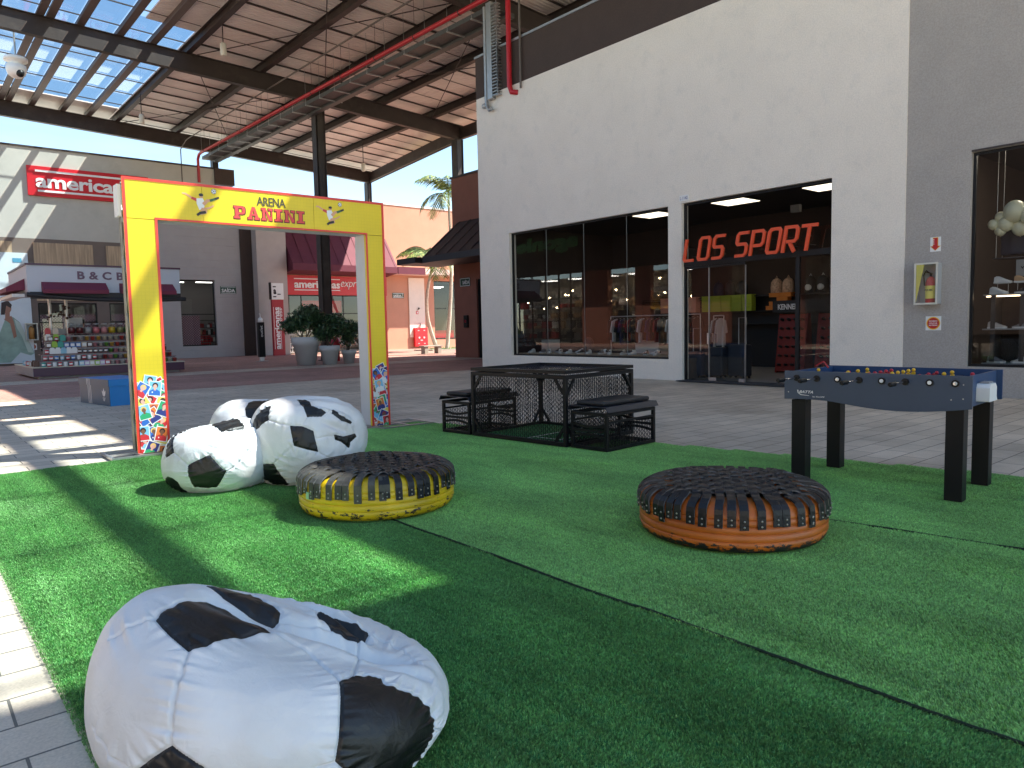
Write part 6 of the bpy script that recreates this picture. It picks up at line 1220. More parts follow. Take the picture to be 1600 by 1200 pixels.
def tyre_seat(loc, rz_, paint, lab, seed, paler):
    rs = random.Random(seed); o = thing('tyre_seat', lab, 'tyre seat', loc, rz_); RR = .560
    prof = [(.30, .004), (.50, .0), (.545, .012), (.563, .03)]
    for z in (.075, .12, .165, .205): prof += [(RR + .016, z - .006), (RR + .012, z - .003), (RR + .005, z), (RR + .013, z + .003), (RR + .014, z + .006)]
    prof += [(.566, .235), (.55, .262), (.52, .282), (.44, .292), (.34, .285), (.30, .26), (.30, .004)]
    MB().lathe(prof, n=96).build('tyre', paint, o, local=True)
    N = 12; ang = [R(-43.5 + 87 * i / (N - 1)) for i in range(N)]; base = .325; fam = []
    mb, rv, ed = MB(), MB(), MB()
    ds = [RR * math.sin(a) for a in ang]
    for f in range(2):
        for i, a in enumerate(ang):
            d = ds[i]; a1 = a + rs.uniform(-.034, .034); a2 = math.pi - a + rs.uniform(-.034, .034); wd = .0255 + rs.uniform(-.002, .002)
            e1 = Vector((math.cos(a1), math.sin(a1), 0)); e2 = Vector((math.cos(a2), math.sin(a2), 0)); P = []
            drop = .078 + rs.uniform(-.022, .02)
            path = []                                # point, outward
            for s_ in (1,):
                for k in range(6):
                    h = k / 5; path.append(e1 * (RR + .026 - .004 * (1 - h)) + Z3 * (.235 - drop * (1 - h)))
                path += [e1 * (RR + .018) + Z3 * .262, e1 * (RR - .004) + Z3 * .286, e1 * (RR - .04) + Z3 * .306]
                A = e1 * (RR - .07); B = e2 * (RR - .07); n_ = 46
                for k in range(1, n_):
                    q = A.lerp(B, k / n_); u = q.x; crossing = 0
                    # over/under the straps of the other family
                    best = min(range(N), key=lambda j: abs(ds[j] - u)); near = 1 - min(1, abs(ds[best] - u) / .034)
                    sg = 1 if (best + i + f) % 2 == 0 else -1
                    dome = .012 * (1 - (q.length / RR) ** 2); path.append(Vector((q.x, q.y, .312 + dome + sg * .0095 * (near ** .6) * (1 if abs(u) < ds[-1] + .03 else 0))))
                path += [e2 * (RR - .04) + Z3 * .306, e2 * (RR - .004) + Z3 * .286, e2 * (RR + .018) + Z3 * .262]
                for k in range(6):
                    h = k / 5; path.append(e2 * (RR + .022 + .004 * h) + Z3 * (.235 - drop * h))
            M = Matrix.Rotation(math.pi / 2 * f, 4, 'Z'); path = [M @ q for q in path]; vs = []; n_ = len(path)
            for k, q in enumerate(path):
                tg = (path[min(k + 1, n_ - 1)] - path[max(k - 1, 0)]).normalized(); up = Vector((q.x, q.y, 0)).normalized() if q.z < .25 else Z3.lerp(Vector((q.x, q.y, 0)).normalized(), max(0, min(1, (.30 - q.z) / .06)))
                sd = tg.cross(up).normalized(); nn = sd.cross(tg).normalized(); h = .0042
                c_ = .0015
                vs += [q - sd * wd - nn * h, q + sd * wd - nn * h, q + sd * (wd - c_) + nn * h, q - sd * (wd - c_) + nn * h]
                if k in (1, 3, n_ - 4, n_ - 2): rv.ball(q + nn * h, .0062, 6)
            fs = []
            mi = 1 if (paler and (M @ e1).x * -.8 + (M @ e1).y * .2 > .35 or paler and (M @ e2).x * -.8 + (M @ e2).y * .2 > .35) else 0
            for k in range(n_ - 1):
                a0 = k * 4; b0 = a0 + 4; fs += [(a0 + j, b0 + j, b0 + (j + 1) % 4, a0 + (j + 1) % 4) for j in range(4)]
            o0 = len(mb.f); mb.add(vs, fs + [(0, 1, 2, 3), tuple(range((n_ - 1) * 4, n_ * 4))[::-1]])
            for k in range(n_ - 1):
                q = path[k]
                for j in range(4):
                    idx = o0 + k * 4 + j
                    if j in (1, 3) and rs.random() < .75: mb.m[idx] = 2
                    elif paler and (q.x * -.75 + q.y * .1 - q.z * 0 > .30 - rs.random() * .1): mb.m[idx] = 1  # strap faces on one side of the seat get the paler rubber
                    mb.sm[idx] = False
    mb.build('woven_strap_top', [strap_m, strap_w, edge_m], o, local=True); rv.build('rivet', rivet_m, o, local=True)
    MB().lathe([(.001, .25), (.31, .25)], n=40).build('inner_disc', black_metal, o, local=True)
    return o
ypaint = worn_paint('worn yellow enamel', (.70, .47, .01), .02, .15, .16); opaint = worn_paint('worn orange enamel', (.50, .125, .012), .0, .085, .34)
# rotations chosen so that the strap fans point about as in the photograph
ty = tyre_seat((2.755, 4.87, .028), R(20), ypaint, 'low yellow tyre seat with woven black rubber top beside the bean bags', 3, True)
MB().prism([(-.03, 0), (.03, 0), (.03, .05), (-.03, .05)], (-.968 * .583, .245 * .583, .14), Vector((-.245, -.97, 0)), Z3, .006).build('price_tag', mat('faded green label', (.35, .55, .35), .5), ty, local=True)
tyre_seat((4.035, 2.64, .026), R(38), opaint, 'orange tyre seat with woven black rubber top in front of the football table', 8, False)

# ------------------------------------------------------------------ football bean bags
phi = (1 + 5 ** .5) / 2
ICO = np.array([v for a in (-1, 1) for b in (-phi, phi) for v in ((0, a, b), (a, b, 0), (b, 0, a))], float); ICO /= np.linalg.norm(ICO, axis=1)[:, None]
DOD = np.array([(a, b, c) for a in (-1, 1) for b in (-1, 1) for c in (-1, 1)] + [v for a in (-1 / phi, 1 / phi) for b in (-phi, phi) for v in ((0, a, b), (a, b, 0), (b, 0, a))], float); DOD /= np.linalg.norm(DOD, axis=1)[:, None]
CEN = np.vstack([ICO, DOD]); DIST = np.array([2.285] * 12 + [2.26728] * 20)
bag_m = bpy.data.materials.new('white and black faux leather'); bag_m.use_nodes = True; t = bag_m.node_tree; p = t.nodes['Principled BSDF']; L_ = t.links.new
at = t.nodes.new('ShaderNodeAttribute'); at.attribute_name = 'panel'; ats = t.nodes.new('ShaderNodeAttribute'); ats.attribute_name = 'seam'
g = t.nodes.new('ShaderNodeTexCoord'); n = t.nodes.new('ShaderNodeTexNoise'); n.inputs['Scale'].default_value = 3.5; n.inputs['Detail'].default_value = 7; L_(g.outputs['Object'], n.inputs['Vector'])
r = t.nodes.new('ShaderNodeValToRGB'); r.color_ramp.elements[0].position = .3; r.color_ramp.elements[1].position = .7; r.color_ramp.elements[0].color = (.60, .59, .58, 1); r.color_ramp.elements[1].color = (.76, .76, .76, 1); L_(n.outputs[0], r.inputs[0])
st = t.nodes.new('ShaderNodeMapRange'); st.inputs['From Min'].default_value = -.0004; st.inputs['From Max'].default_value = .0004; L_(at.outputs['Fac'], st.inputs[0])
x = t.nodes.new('ShaderNodeMix'); x.data_type = 'RGBA'; x.inputs[7].default_value = (.005, .005, .006, 1); L_(st.outputs[0], x.inputs[0]); L_(r.outputs[0], x.inputs[6]); L_(x.outputs[2], p.inputs['Base Color'])
p.inputs['Roughness'].default_value = .42; p.inputs['Specular IOR Level'].default_value = .5
n2 = t.nodes.new('ShaderNodeTexNoise'); n2.inputs['Scale'].default_value = 26; n2.inputs['Detail'].default_value = 8; n2.inputs['Roughness'].default_value = .6; n2.inputs['Distortion'].default_value = 1.4; L_(g.outputs['Object'], n2.inputs['Vector']); b = t.nodes.new('ShaderNodeBump'); b.inputs['Strength'].default_value = .22; b.inputs['Distance'].default_value = .012; L_(n2.outputs[0], b.inputs['Height']); L_(b.outputs[0], p.inputs['Normal'])
def nz(P, f, seed):
    """cheap smooth vector noise from summed sines"""
    rg = np.random.default_rng(seed); o = np.zeros(len(P))
    for k in range(7):
        d = rg.normal(size=3); d /= np.linalg.norm(d); o += np.sin(P @ d * f * rg.uniform(.6, 1.6) + rg.uniform(0, 6.28))
    return o / 3.2
def bean_bag(loc, lab, rx, ry, h, rot, pent_rot, bumps, folds, seed, lean=(0, 0), sub=7, wr=1.0, tilt=(0, 0), art=None):
    """ball shaped sack slumped on the floor. bumps: (direction, angular radius, metres); folds: (dirA, dirB, depth, width)"""
    bm = bmesh.new(); bmesh.ops.create_icosphere(bm, subdivisions=sub, radius=1); me = bpy.data.meshes.new('bean_bag'); bm.to_mesh(me); bm.free()
    n = len(me.vertices); co = np.zeros(n * 3); me.vertices.foreach_get('co', co); N = co.reshape(-1, 3); N /= np.linalg.norm(N, axis=1)[:, None]
    Mx = np.array(Matrix(pent_rot) if not isinstance(pent_rot, Matrix) else pent_rot)
    Q = N @ Mx                                     # pattern coordinates
    Q = Q + .035 * np.stack([nz(N, 3, seed + k) for k in range(3)], 1); Q /= np.linalg.norm(Q, axis=1)[:, None]
    val = (Q @ CEN.T) / DIST; srt = np.argsort(-val, axis=1); b1, b2 = srt[:, 0], srt[:, 1]; v1 = val[np.arange(n), b1]; v2 = val[np.arange(n), b2]; sd = (v1 - v2) * DIST[0] * .9
    pent = val[:, :12].max(1) - val[:, 12:].max(1)
    lo, hi = np.minimum(b1, b2), np.maximum(b1, b2); al = np.cross(CEN[lo], CEN[hi]); al /= np.linalg.norm(al, axis=1)[:, None] + 1e-9; s_ = (Q * al).sum(1); ph = (lo * 37 + hi * 17) % 11
    if art:
        # the panels and seams of the side one can see, drawn as outlines on the ball
        vd = np.array([0, -.8, .6]); back = (CEN[:12] @ Mx.T) @ vd < -.25; hp = val[:, :12].copy(); hp[:, ~back] = -9; pent = hp.max(1) - val[:, 12:].max(1)
        sd = np.where(N @ vd < 0, sd, 9.0)
        for kind, poly in [('p', q) for q in art[0]] + [('s', q) for q in art[1]]:
            V = np.array(poly, float).reshape(-1, 3); V /= np.linalg.norm(V, axis=1)[:, None]; c_ = V.mean(0); c_ /= np.linalg.norm(c_); e1 = np.cross(c_, [0.3, .2, 1]); e1 /= np.linalg.norm(e1); e2 = np.cross(c_, e1)
            dn = N @ c_; ok = dn > .15; dn = np.where(ok, dn, 1); px_ = (N @ e1) / dn; py_ = (N @ e2) / dn; vx = (V @ e1) / (V @ c_); vy = (V @ e2) / (V @ c_); k_ = len(V); best = np.full(n, 9.0); arc = np.zeros(n); ins = np.zeros(n, bool); run = 0
            for i in range(k_ if kind == 'p' else k_ - 1):
                ax_, ay_, bx_, by_ = vx[i], vy[i], vx[(i + 1) % k_], vy[(i + 1) % k_]; ll = math.hypot(bx_ - ax_, by_ - ay_) + 1e-9; t_ = np.clip(((px_ - ax_) * (bx_ - ax_) + (py_ - ay_) * (by_ - ay_)) / ll ** 2, 0, 1)
                dd = np.hypot(px_ - ax_ - t_ * (bx_ - ax_), py_ - ay_ - t_ * (by_ - ay_)); m_ = dd < best; best = np.where(m_, dd, best); arc = np.where(m_, run + t_ * ll, arc); run += ll
                if kind == 'p': ins ^= ((ay_ > py_) != (by_ > py_)) & (px_ < (bx_ - ax_) * (py_ - ay_) / (by_ - ay_ + 1e-12) + ax_)
            best = np.where(ok, best, 9.0)
            if kind == 'p': pent = np.maximum(pent, np.where(ok, np.where(ins, best, -best), -9))
            m_ = best < sd; sd = np.where(m_, best, sd); s_ = np.where(m_, arc, s_); ph = np.where(m_, 1.7 * len(poly), ph)
    gather = (np.sin(s_ * 46 + ph) * .55 + np.sin(s_ * 83 + ph * 2.1) * .3 + np.sin(s_ * 31 + ph * 1.3 + 2) * .45) * np.exp(-sd / .07) * (1 - np.exp(-sd / .012))
    groove = -np.exp(-(sd / .010) ** 2)
    # base shape
    z = N[:, 2]; hr = np.sqrt(np.maximum(1e-9, 1 - z * z)); c = hr ** .82; dx = N[:, 0] / (hr + 1e-9); dy = N[:, 1] / (hr + 1e-9)
    zc = .40; Z = np.where(z > 0, zc + (1 - zc) * np.sin(np.pi / 2 * np.clip(z, 0, 1)) ** 1.05, zc * (1 - np.minimum(1, np.abs(z) * 1.25) ** 1.1)); Rm = np.where(z < 0, c ** .62, c)
    P = np.stack([dx * Rm * rx, dy * Rm * ry, Z * h], 1); P[:, 0] += lean[0] * Z ** 1.5; P[:, 1] += lean[1] * Z ** 1.5
    P[:, 2] *= 1 - tilt[0] * N[:, 0] - tilt[1] * N[:, 1]; disp = np.zeros(n)
    for d, ar, amt in bumps:
        d = np.array(d, float); d /= np.linalg.norm(d); a = np.arccos(np.clip(N @ d, -1, 1)); disp += amt * np.exp(-(a / ar) ** 2)
    for A, B, dep, wd in folds:
        A = np.array(A, float); A /= np.linalg.norm(A); B = np.array(B, float); B /= np.linalg.norm(B); nn = np.cross(A, B); nn /= np.linalg.norm(nn)
        w_ = N + .05 * np.stack([nz(N, 5, seed + 40 + k) for k in range(3)], 1); off = w_ @ nn; ang = math.acos(np.clip(A @ B, -1, 1)); tt_ = np.arctan2(w_ @ np.cross(nn, A), w_ @ A) / ang
        env = np.clip(1 - np.abs(tt_ - .5) * 1.7, 0, 1) ** .6; disp += env * (-dep * np.exp(-(off / wd) ** 2) + dep * .45 * np.exp(-((np.abs(off) - wd * 2.1) / (wd * 1.1)) ** 2))
    soft = nz(N, 2.2, seed + 9) * .012 + nz(N * np.array([1, 1, .5]), 7, seed + 3) * .003 * wr + np.abs(nz(N, 13, seed + 5)) * -.0025 * wr + nz(N, 24, seed + 6) * .0012 * wr
    disp += soft + wr * (gather * (.0035 + .006 * np.clip(nz(N, 6, seed + 77) * .5 + .5, 0, 1)) + groove * .010)
    nr = N * np.array([1 / rx, 1 / ry, 1 / (h * .6)]); nr /= np.linalg.norm(nr, axis=1)[:, None]
    P += nr * disp[:, None]; P[:, 2] = np.maximum(P[:, 2], 0.0)
    me.vertices.foreach_set('co', P.astype(np.float32).ravel())
    a = me.attributes.new('panel', 'FLOAT', 'POINT'); a.data.foreach_set('value', pent.astype(np.float32)); a = me.attributes.new('seam', 'FLOAT', 'POINT'); a.data.foreach_set('value', sd.astype(np.float32))
    me.materials.append(bag_m); me.polygons.foreach_set('use_smooth', [True] * len(me.polygons)); me.update()
    o = bpy.data.objects.new('bean_bag', me); COL.objects.link(o); o.location = loc; o.rotation_euler = (0, 0, rot); return tag(o, lab, 'bean bag')
def orient(d0, d1, k0=0):
    """rotation taking pentagon k0 to direction d0 and a neighbouring pentagon towards d1"""
    a = Vector(ICO[k0]); j = sorted(range(12), key=lambda q: -float(ICO[q] @ ICO[k0]))[1]; b = Vector(ICO[j]); f = lambda u, v: Matrix((u.normalized(), (u.cross(v)).normalized(), u.normalized().cross(u.cross(v).normalized()).normalized())).transposed()
    return f(Vector(d0), Vector(d1)) @ f(a, b).inverted()
# local frame of every bag: x to the camera's right, -y towards the camera
ART = {0: [[[[-0.505,-0.174,0.846],[-0.432,-0.074,0.899],[-0.362,0.01,0.932],[-0.274,0.099,0.957],[-0.17,0.073,0.983],[-0.057,0.021,0.998],[0.004,-0.147,0.989],[-0.18,-0.284,0.942],[-0.273,-0.386,0.881],[-0.358,-0.448,0.819]],[[-0.336,0.347,0.876],[-0.179,0.322,0.93],[-0.083,0.387,0.919],[0.043,0.119,0.992],[0.031,0.067,0.997],[0.008,0.036,0.999],[-0.079,0.068,0.995],[-0.2,0.152,0.968]],[[0.327,-0.601,0.729],[0.403,-0.529,0.747],[0.494,-0.485,0.721],[0.569,-0.502,0.651],[0.588,-0.562,0.582],[0.784,-0.533,0.319],[0.833,-0.542,0.111],[0.811,-0.579,-0.076],[0.68,-0.607,-0.411],[0.518,-0.655,-0.55],[0.4,-0.875,-0.272],[0.245,-0.962,0.12]],[[-0.515,-0.82,0.251],[-0.382,-0.912,0.148],[-0.324,-0.945,-0.038],[-0.447,-0.793,-0.413],[-0.637,-0.544,-0.546],[-0.765,-0.565,-0.309],[-0.719,-0.695,0.027]],[[0.247,0.327,0.912],[0.371,0.433,0.821],[0.529,0.341,0.777],[0.602,0.285,0.746],[0.482,0.071,0.873],[0.302,0.099,0.948]]],[[[-0.358,-0.448,0.819],[-0.408,-0.602,0.686],[-0.47,-0.74,0.48],[-0.516,-0.819,0.25]],[[0.005,-0.148,0.989],[0.175,-0.283,0.943],[0.327,-0.601,0.729]],[[0.482,0.071,0.873],[0.435,-0.324,0.84],[0.403,-0.529,0.747]],[[0.816,-0.577,0.006],[0.856,-0.448,-0.257]],[[0.245,-0.962,0.12],[0.138,-0.984,0.109],[0.021,-0.987,-0.161]],[[-0.505,-0.174,0.846],[-0.652,-0.192,0.733],[-0.758,-0.187,0.625]],[[-0.719,-0.695,0.027],[-0.816,-0.577,0.04],[-0.917,-0.371,0.145]],[[0.031,0.067,0.997],[0.136,0.072,0.988],[0.302,0.099,0.948]],[[0.602,0.285,0.746],[0.779,0.144,0.61],[0.872,-0.156,0.463]]]],
1: [[[[-0.534,-0.84,0.096],[-0.196,-0.943,0.268],[0.071,-0.994,-0.082],[-0.079,-0.781,-0.62],[-0.408,-0.729,-0.55],[-0.512,-0.827,-0.231]],[[-0.139,0.241,0.96],[0.017,0.182,0.983],[0.163,0.18,0.97],[0.332,-0.337,0.881],[0.338,-0.574,0.746],[-0.015,-0.633,0.774]],[[-0.543,0.365,0.756],[-0.514,0.349,0.784],[-0.761,-0.574,0.301],[-0.907,-0.382,0.175],[-0.884,-0.194,0.425],[-0.727,0.201,0.656]]],[[[-0.196,-0.943,0.268],[-0.1,-0.885,0.455],[-0.015,-0.633,0.774]],[[0.071,-0.994,-0.082],[0.321,-0.939,0.125],[0.515,-0.767,0.382]],[[-0.534,-0.84,0.096],[-0.664,-0.716,0.214],[-0.761,-0.574,0.301]],[[-0.514,0.349,0.784],[-0.32,0.342,0.883],[-0.139,0.241,0.96]]]],
2: [[[[-0.26,-0.87,0.419],[-0.068,-0.907,0.415],[0.128,-0.933,0.336],[0.153,-0.964,0.215],[0.2,-0.979,0.028],[0.018,-0.997,0.072],[-0.211,-0.969,0.131],[-0.238,-0.933,0.269]],[[-0.866,-0.409,-0.288],[-0.556,-0.786,-0.269],[-0.397,-0.717,-0.574],[-0.244,-0.56,-0.792],[-0.278,-0.531,-0.801],[-0.453,-0.398,-0.798],[-0.766,-0.275,-0.581]],[[-0.107,-0.186,0.977],[0.044,-0.324,0.945],[0.166,-0.618,0.768],[0.345,-0.695,0.631],[0.265,-0.784,0.562],[0.028,-0.825,0.564]],[[-0.515,-0.343,0.786],[-0.602,-0.626,0.496],[-0.797,-0.493,0.349],[-0.942,-0.262,0.211],[-0.907,-0.247,0.342],[-0.691,-0.292,0.661]],[[0.429,-0.5,0.752],[0.556,-0.611,0.564],[0.776,-0.49,0.397],[0.754,-0.542,0.37],[0.602,-0.659,0.452],[0.432,-0.675,0.598]],[[0.471,-0.843,0.26],[0.639,-0.739,0.214],[0.834,-0.504,0.223],[0.85,-0.498,0.172],[0.757,-0.644,0.113],[0.723,-0.69,0.03],[0.595,-0.791,0.141],[0.492,-0.851,0.185]]],[[[-0.515,-0.343,0.786],[-0.298,-0.338,0.893],[-0.107,-0.186,0.977]],[[-0.602,-0.626,0.496],[-0.418,-0.793,0.442],[-0.26,-0.87,0.419]],[[-0.556,-0.786,-0.269],[-0.386,-0.922,0.02],[-0.211,-0.969,0.131]],[[0.2,-0.979,0.028],[0.438,-0.871,-0.223],[0.635,-0.699,-0.328]],[[0.153,-0.964,0.215],[0.334,-0.911,0.241],[0.472,-0.851,0.231]],[[0.345,-0.695,0.631],[0.388,-0.664,0.638],[0.429,-0.5,0.752]],[[0.028,-0.825,0.564],[-0.028,-0.882,0.471],[-0.068,-0.907,0.415]],[[-0.866,-0.409,-0.288],[-0.944,-0.328,0.022],[-0.942,-0.262,0.211]]]],
3: [[[[-0.234,-0.597,0.767],[-0.063,-0.126,0.99],[0.085,-0.036,0.996],[0.26,0.027,0.965],[0.219,-0.5,0.838],[0.063,-0.701,0.71],[-0.139,-0.878,0.458],[-0.235,-0.788,0.569]]],[]]}
TW = lambda x, y: -math.atan2(x, y)
bean_bag((.88, 2.17, .03), 'nearest white and black football bean bag at the bottom left corner of the turf', .52, .47, .405, TW(.86, 2.16), orient((.45, -.82, .34), (-.2, -.45, .87)),
         [((-.45, .1, .85), .5, .085), ((.6, .0, .75), .45, -.075), ((.95, .15, .35), .4, .02), ((.25, -.3, .9), .35, -.01), ((-.9, 0, .2), .6, .02)],
         [((-.25, .05, .97), (.75, -.1, .6), .05, .07), ((.1, .55, .8), (.55, .2, .8), .03, .05), ((.45, -.2, .85), (.9, -.35, .4), .025, .06)], 11, (-.04, .02), 8, 1.05, (.26, 0), ART[0])
bean_bag((2.15, 6.52, .026), 'low white and black football bean bag leftmost of the pile of three', .475, .46, .52, TW(2.15, 6.52), orient((-.2, -.95, -.15), (-.95, -.2, .35)),
         [((.2, .1, .97), .35, .05), ((-.5, 0, .85), .4, -.03), ((.7, 0, .6), .4, .03)], [((-.6, -.3, .7), (.3, -.1, .95), .025, .06), ((.1, -.5, .85), (.7, -.3, .6), .02, .05)], 23, (.02, 0), 7, 1.1, (0, 0), ART[1])
bean_bag((2.81, 6.22, .026), 'tallest white and black football bean bag in the middle of the pile of three', .50, .47, .70, TW(2.81, 6.22), orient((.0, -.97, .22), (-.6, -.7, -.4)),
         [((-.05, .1, .95), .55, .04), ((.8, -.1, .55), .4, .0), ((.95, 0, .25), .4, .05)], [((-.1, -.5, .85), (.8, -.4, .45), .03, .07), ((.0, -.2, .95), (.7, .1, .7), .03, .06), ((.3, -.8, .4), (.75, -.6, .2), .02, .05)], 37, (0, 0), 7, 1.2, (.03, 0), ART[2])
bean_bag((2.75, 7.15, .026), 'football bean bag mostly hidden behind the other two of the pile', .48, .46, .62, TW(2.75, 7.15), orient((-.35, -.35, .85), (.3, -.9, .1)),
         [((-.3, 0, .9), .5, .04)], [((-.6, -.3, .7), (.3, -.1, .95), .025, .06)], 51, (0, 0), 6, 1, (0, 0), ART[3])

# ------------------------------------------------------------------ football (foosball) table
ft = thing('football_table', 'dark blue football table on black legs at the right of the turf', 'football table', (6.08, 2.5, .026), 0)
slate = mat('slate blue laminate', (.050, .072, .115), .4, var=.06, vs=3); navy = mat('navy blue laminate', (.018, .055, .14), .4)
T0 = math.atan2(5.75 - 5.65, 3.19 - 1.835)              # slight turn of the table
def FT(u, v, z):                                        # u along the long side from the far end, v across towards the shop
    c, s_ = math.cos(T0), math.sin(T0); return Vector((5.65 + u * s_ + v * c, 3.19 - u * c + v * s_, z))
LU = 1.36; WV = .86; U_ = (FT(1, 0, 0) - FT(0, 0, 0)); V_ = (FT(0, 1, 0) - FT(0, 0, 0))
bot = [(LU * i / 24, .70 + .0 - (.045 * math.sin(math.pi * ((i / 24 - .28) / .72)) if i / 24 > .28 else -.006 * math.sin(math.pi * i / 24 / .28))) for i in range(25)]
pan = bot + [(LU, .932), (0, .935)]
ftm = {}
MB().prism(pan, FT(0, .018, 0), U_, Z3, -.0).build('x', slate) if False else None
def side(v, th, m):
    mb = MB(); mb.prism(pan, FT(0, v, 0), U_, Z3, th); return mb.build('side_panel', m, ft, bevel=.003)
side(.018, .018, slate); side(WV, .018, navy)
def ftbox(u0, u1, v0, v1, z0, z1, name, m, par=ft, bev=.002):
    mb = MB(); c = FT((u0 + u1) / 2, (v0 + v1) / 2, (z0 + z1) / 2); M = Matrix((U_.normalized(), V_.normalized(), Z3)).transposed().to_4x4(); M.translation = c
    mb.obox(M, u1 - u0, v1 - v0, z1 - z0); return mb.build(name, m, par, bevel=bev)
ftbox(.04, .058, .02, WV - .02, .70, .93, 'end_panel', navy); ftbox(LU - .058, LU - .04, .02, WV - .02, .70, .925, 'end_panel', navy)
fieldm = mat('green playing field', (.02, .12, .04), .5); ftbox(.06, LU - .06, .02, WV - .02, .79, .80, 'playfield', fieldm)
gb = MB(); O = FT(LU - .04, .27, .73); gb.prism([(0, 0), (.22, 0), (.2, .03), (.2, .10), (.16, .13), (.02, .13), (0, .10)], O, V_, Z3, .085)
gbx = gb.build('ball_return', mat('white goal box plastic', (.72, .75, .76), .3), ft, bevel=.008); gb = MB(); O2 = FT(LU - .03, .29, .862); ftbox(LU - .03, LU + .03, .31, .43, .861, .872, 'ball_return', mat('grey plastic', (.25, .25, .26), .5))
for (u, v) in ((.05, .03), (LU - .17, .03), (.05, WV - .12), (LU - .17, WV - .12)):
    mb = MB(); M = Matrix((U_.normalized(), V_.normalized(), Z3)).transposed().to_4x4()
    w_ = .115; M1 = M.copy(); M1.translation = FT(u + w_ / 2, v + .009, .36); mb.obox(M1, w_, .018, .67); M1.translation = FT(u + (.009 if u < .5 and False else w_ - .009), v + .0555, .36); mb.obox(M1, .018, .073, .67); M1.translation = FT(u + .009, v + .0555, .36); mb.obox(M1, .018, .073, .67); M1.translation = FT(u + w_ / 2, v + .101, .36); mb.obox(M1, w_, .018, .67)
    mb.build('leg', mat('black laminate leg', (.005, .0055, .007), .45, spec=.35), ft)
chrome = mat('chrome rod', (.6, .6, .62), .15, metal=1); play = {'y': mat('yellow player', (.8, .45, .02), .4), 'r': mat('red player', (.45, .015, .03), .4), 'b': mat('blue player', (.02, .08, .3), .4)}
for i in range(8):
    u = .105 + i * (LU - .21) / 7; near = i % 2 == 0 and i < 7 or i == 1; near = i in (0, 1, 3, 5); v0 = -.22 if near else -.02; v1 = WV + (.06 if near else .24)
    sh = [-.02, .03, .0, -.03, .04, .01, .02, -.03][i]
    rd = MB().tube([FT(u, v0 + sh * .5, .878), FT(u, v1, .878)], .0075, 10).build('rod', chrome, ft)
    for v, s_ in ((-.001, -1), (WV + .001, 1)):
        MB().tube([FT(u, v, .878), FT(u, v + s_ * .008, .878)], .026, 16).build('bearing', black_metal, rd)
        if (s_ < 0 and not near): MB().tube([FT(u, v - .009, .878), FT(u, v - .013, .878)], .014, 12).build('rod_cap', whitep, rd)
    hv = v0 + sh * .5 if near else v1; s_ = -1 if near else 1
    prf = [FT(u, hv + s_ * k * .014, .878) for k in range(9)]; MB().tube(prf, [.014, .018, .016, .0175, .016, .0175, .016, .019, .014], 12).build('handle', black_metal, rd)
    npl = [1, 2, 3, 5, 5, 3, 2, 1][i]
    for k in range(npl):
        vv = WV / 2 + (k - (npl - 1) / 2) * (.62 / max(npl, 3)) + sh; c = 'yr'[(i in (1, 3, 5, 7)) * 1] if i != 4 else 'y'; a = [.1, 1.3, -.2, .5, 0, .9, -.1, .2][i]
        mb = MB(); mb.box(-.012, .012, -.014, .014, -.06, .02, 0); mb.ball((0, 0, .036), .0155, 8, 0, (1, 1, .95)); mb.box(-.016, .016, -.009, .009, -.085, -.061, 0); mb.box(-.0125, .0125, -.0145, .0145, -.03, -.005, 1)
        M = Matrix((U_.normalized(), V_.normalized(), Z3)).transposed().to_4x4() @ Matrix.Rotation(a, 4, 'Y'); M.translation = FT(u, vv, .884); mb.xf(M).build('player', [play[c], play['b']], rd)
text('lettering', 'BATTA', tuple(FT(.125, -.0015, .755)), tuple(U_), Z3, .115, .022, .0008, whitep, ft, .02, .35); text('lettering', 'by KLOPF', tuple(FT(.235, -.0015, .722)), tuple(U_), Z3, .10, .014, .0008, whitep, ft, .01, .25)
mb = MB(); O = FT(.108, -.0008, .735); c_ = [(0, .045), (.006, .02), (.03, .004), (.1, 0), (.1, .003), (.032, .009), (.012, .022), (.010, .045)]; mb.flat(c_, O, U_, Z3); mb.build('logo_swoosh', whitep, ft)
mb = MB()
for u, z in ((.035, .76), (LU - .055, .87), (LU - .055, .77), (LU - .13, .76)): mb.prism(circle(0, 0, .005, n=8), FT(u, -.0005, z), U_, Z3, .001)
mb.build('screw', mat('screw head', (.5, .5, .5), .3, metal=.9), ft)
tag(MB().bar(FT(.03, .55, .945), FT(.1, .53, .985), .02, .01).bar(FT(.1, .53, .985), FT(.13, .56, .93), .02, .01).build('cloth_ribbon', red_paint), 'small red ribbon on the far edge of the football table', 'ribbon')

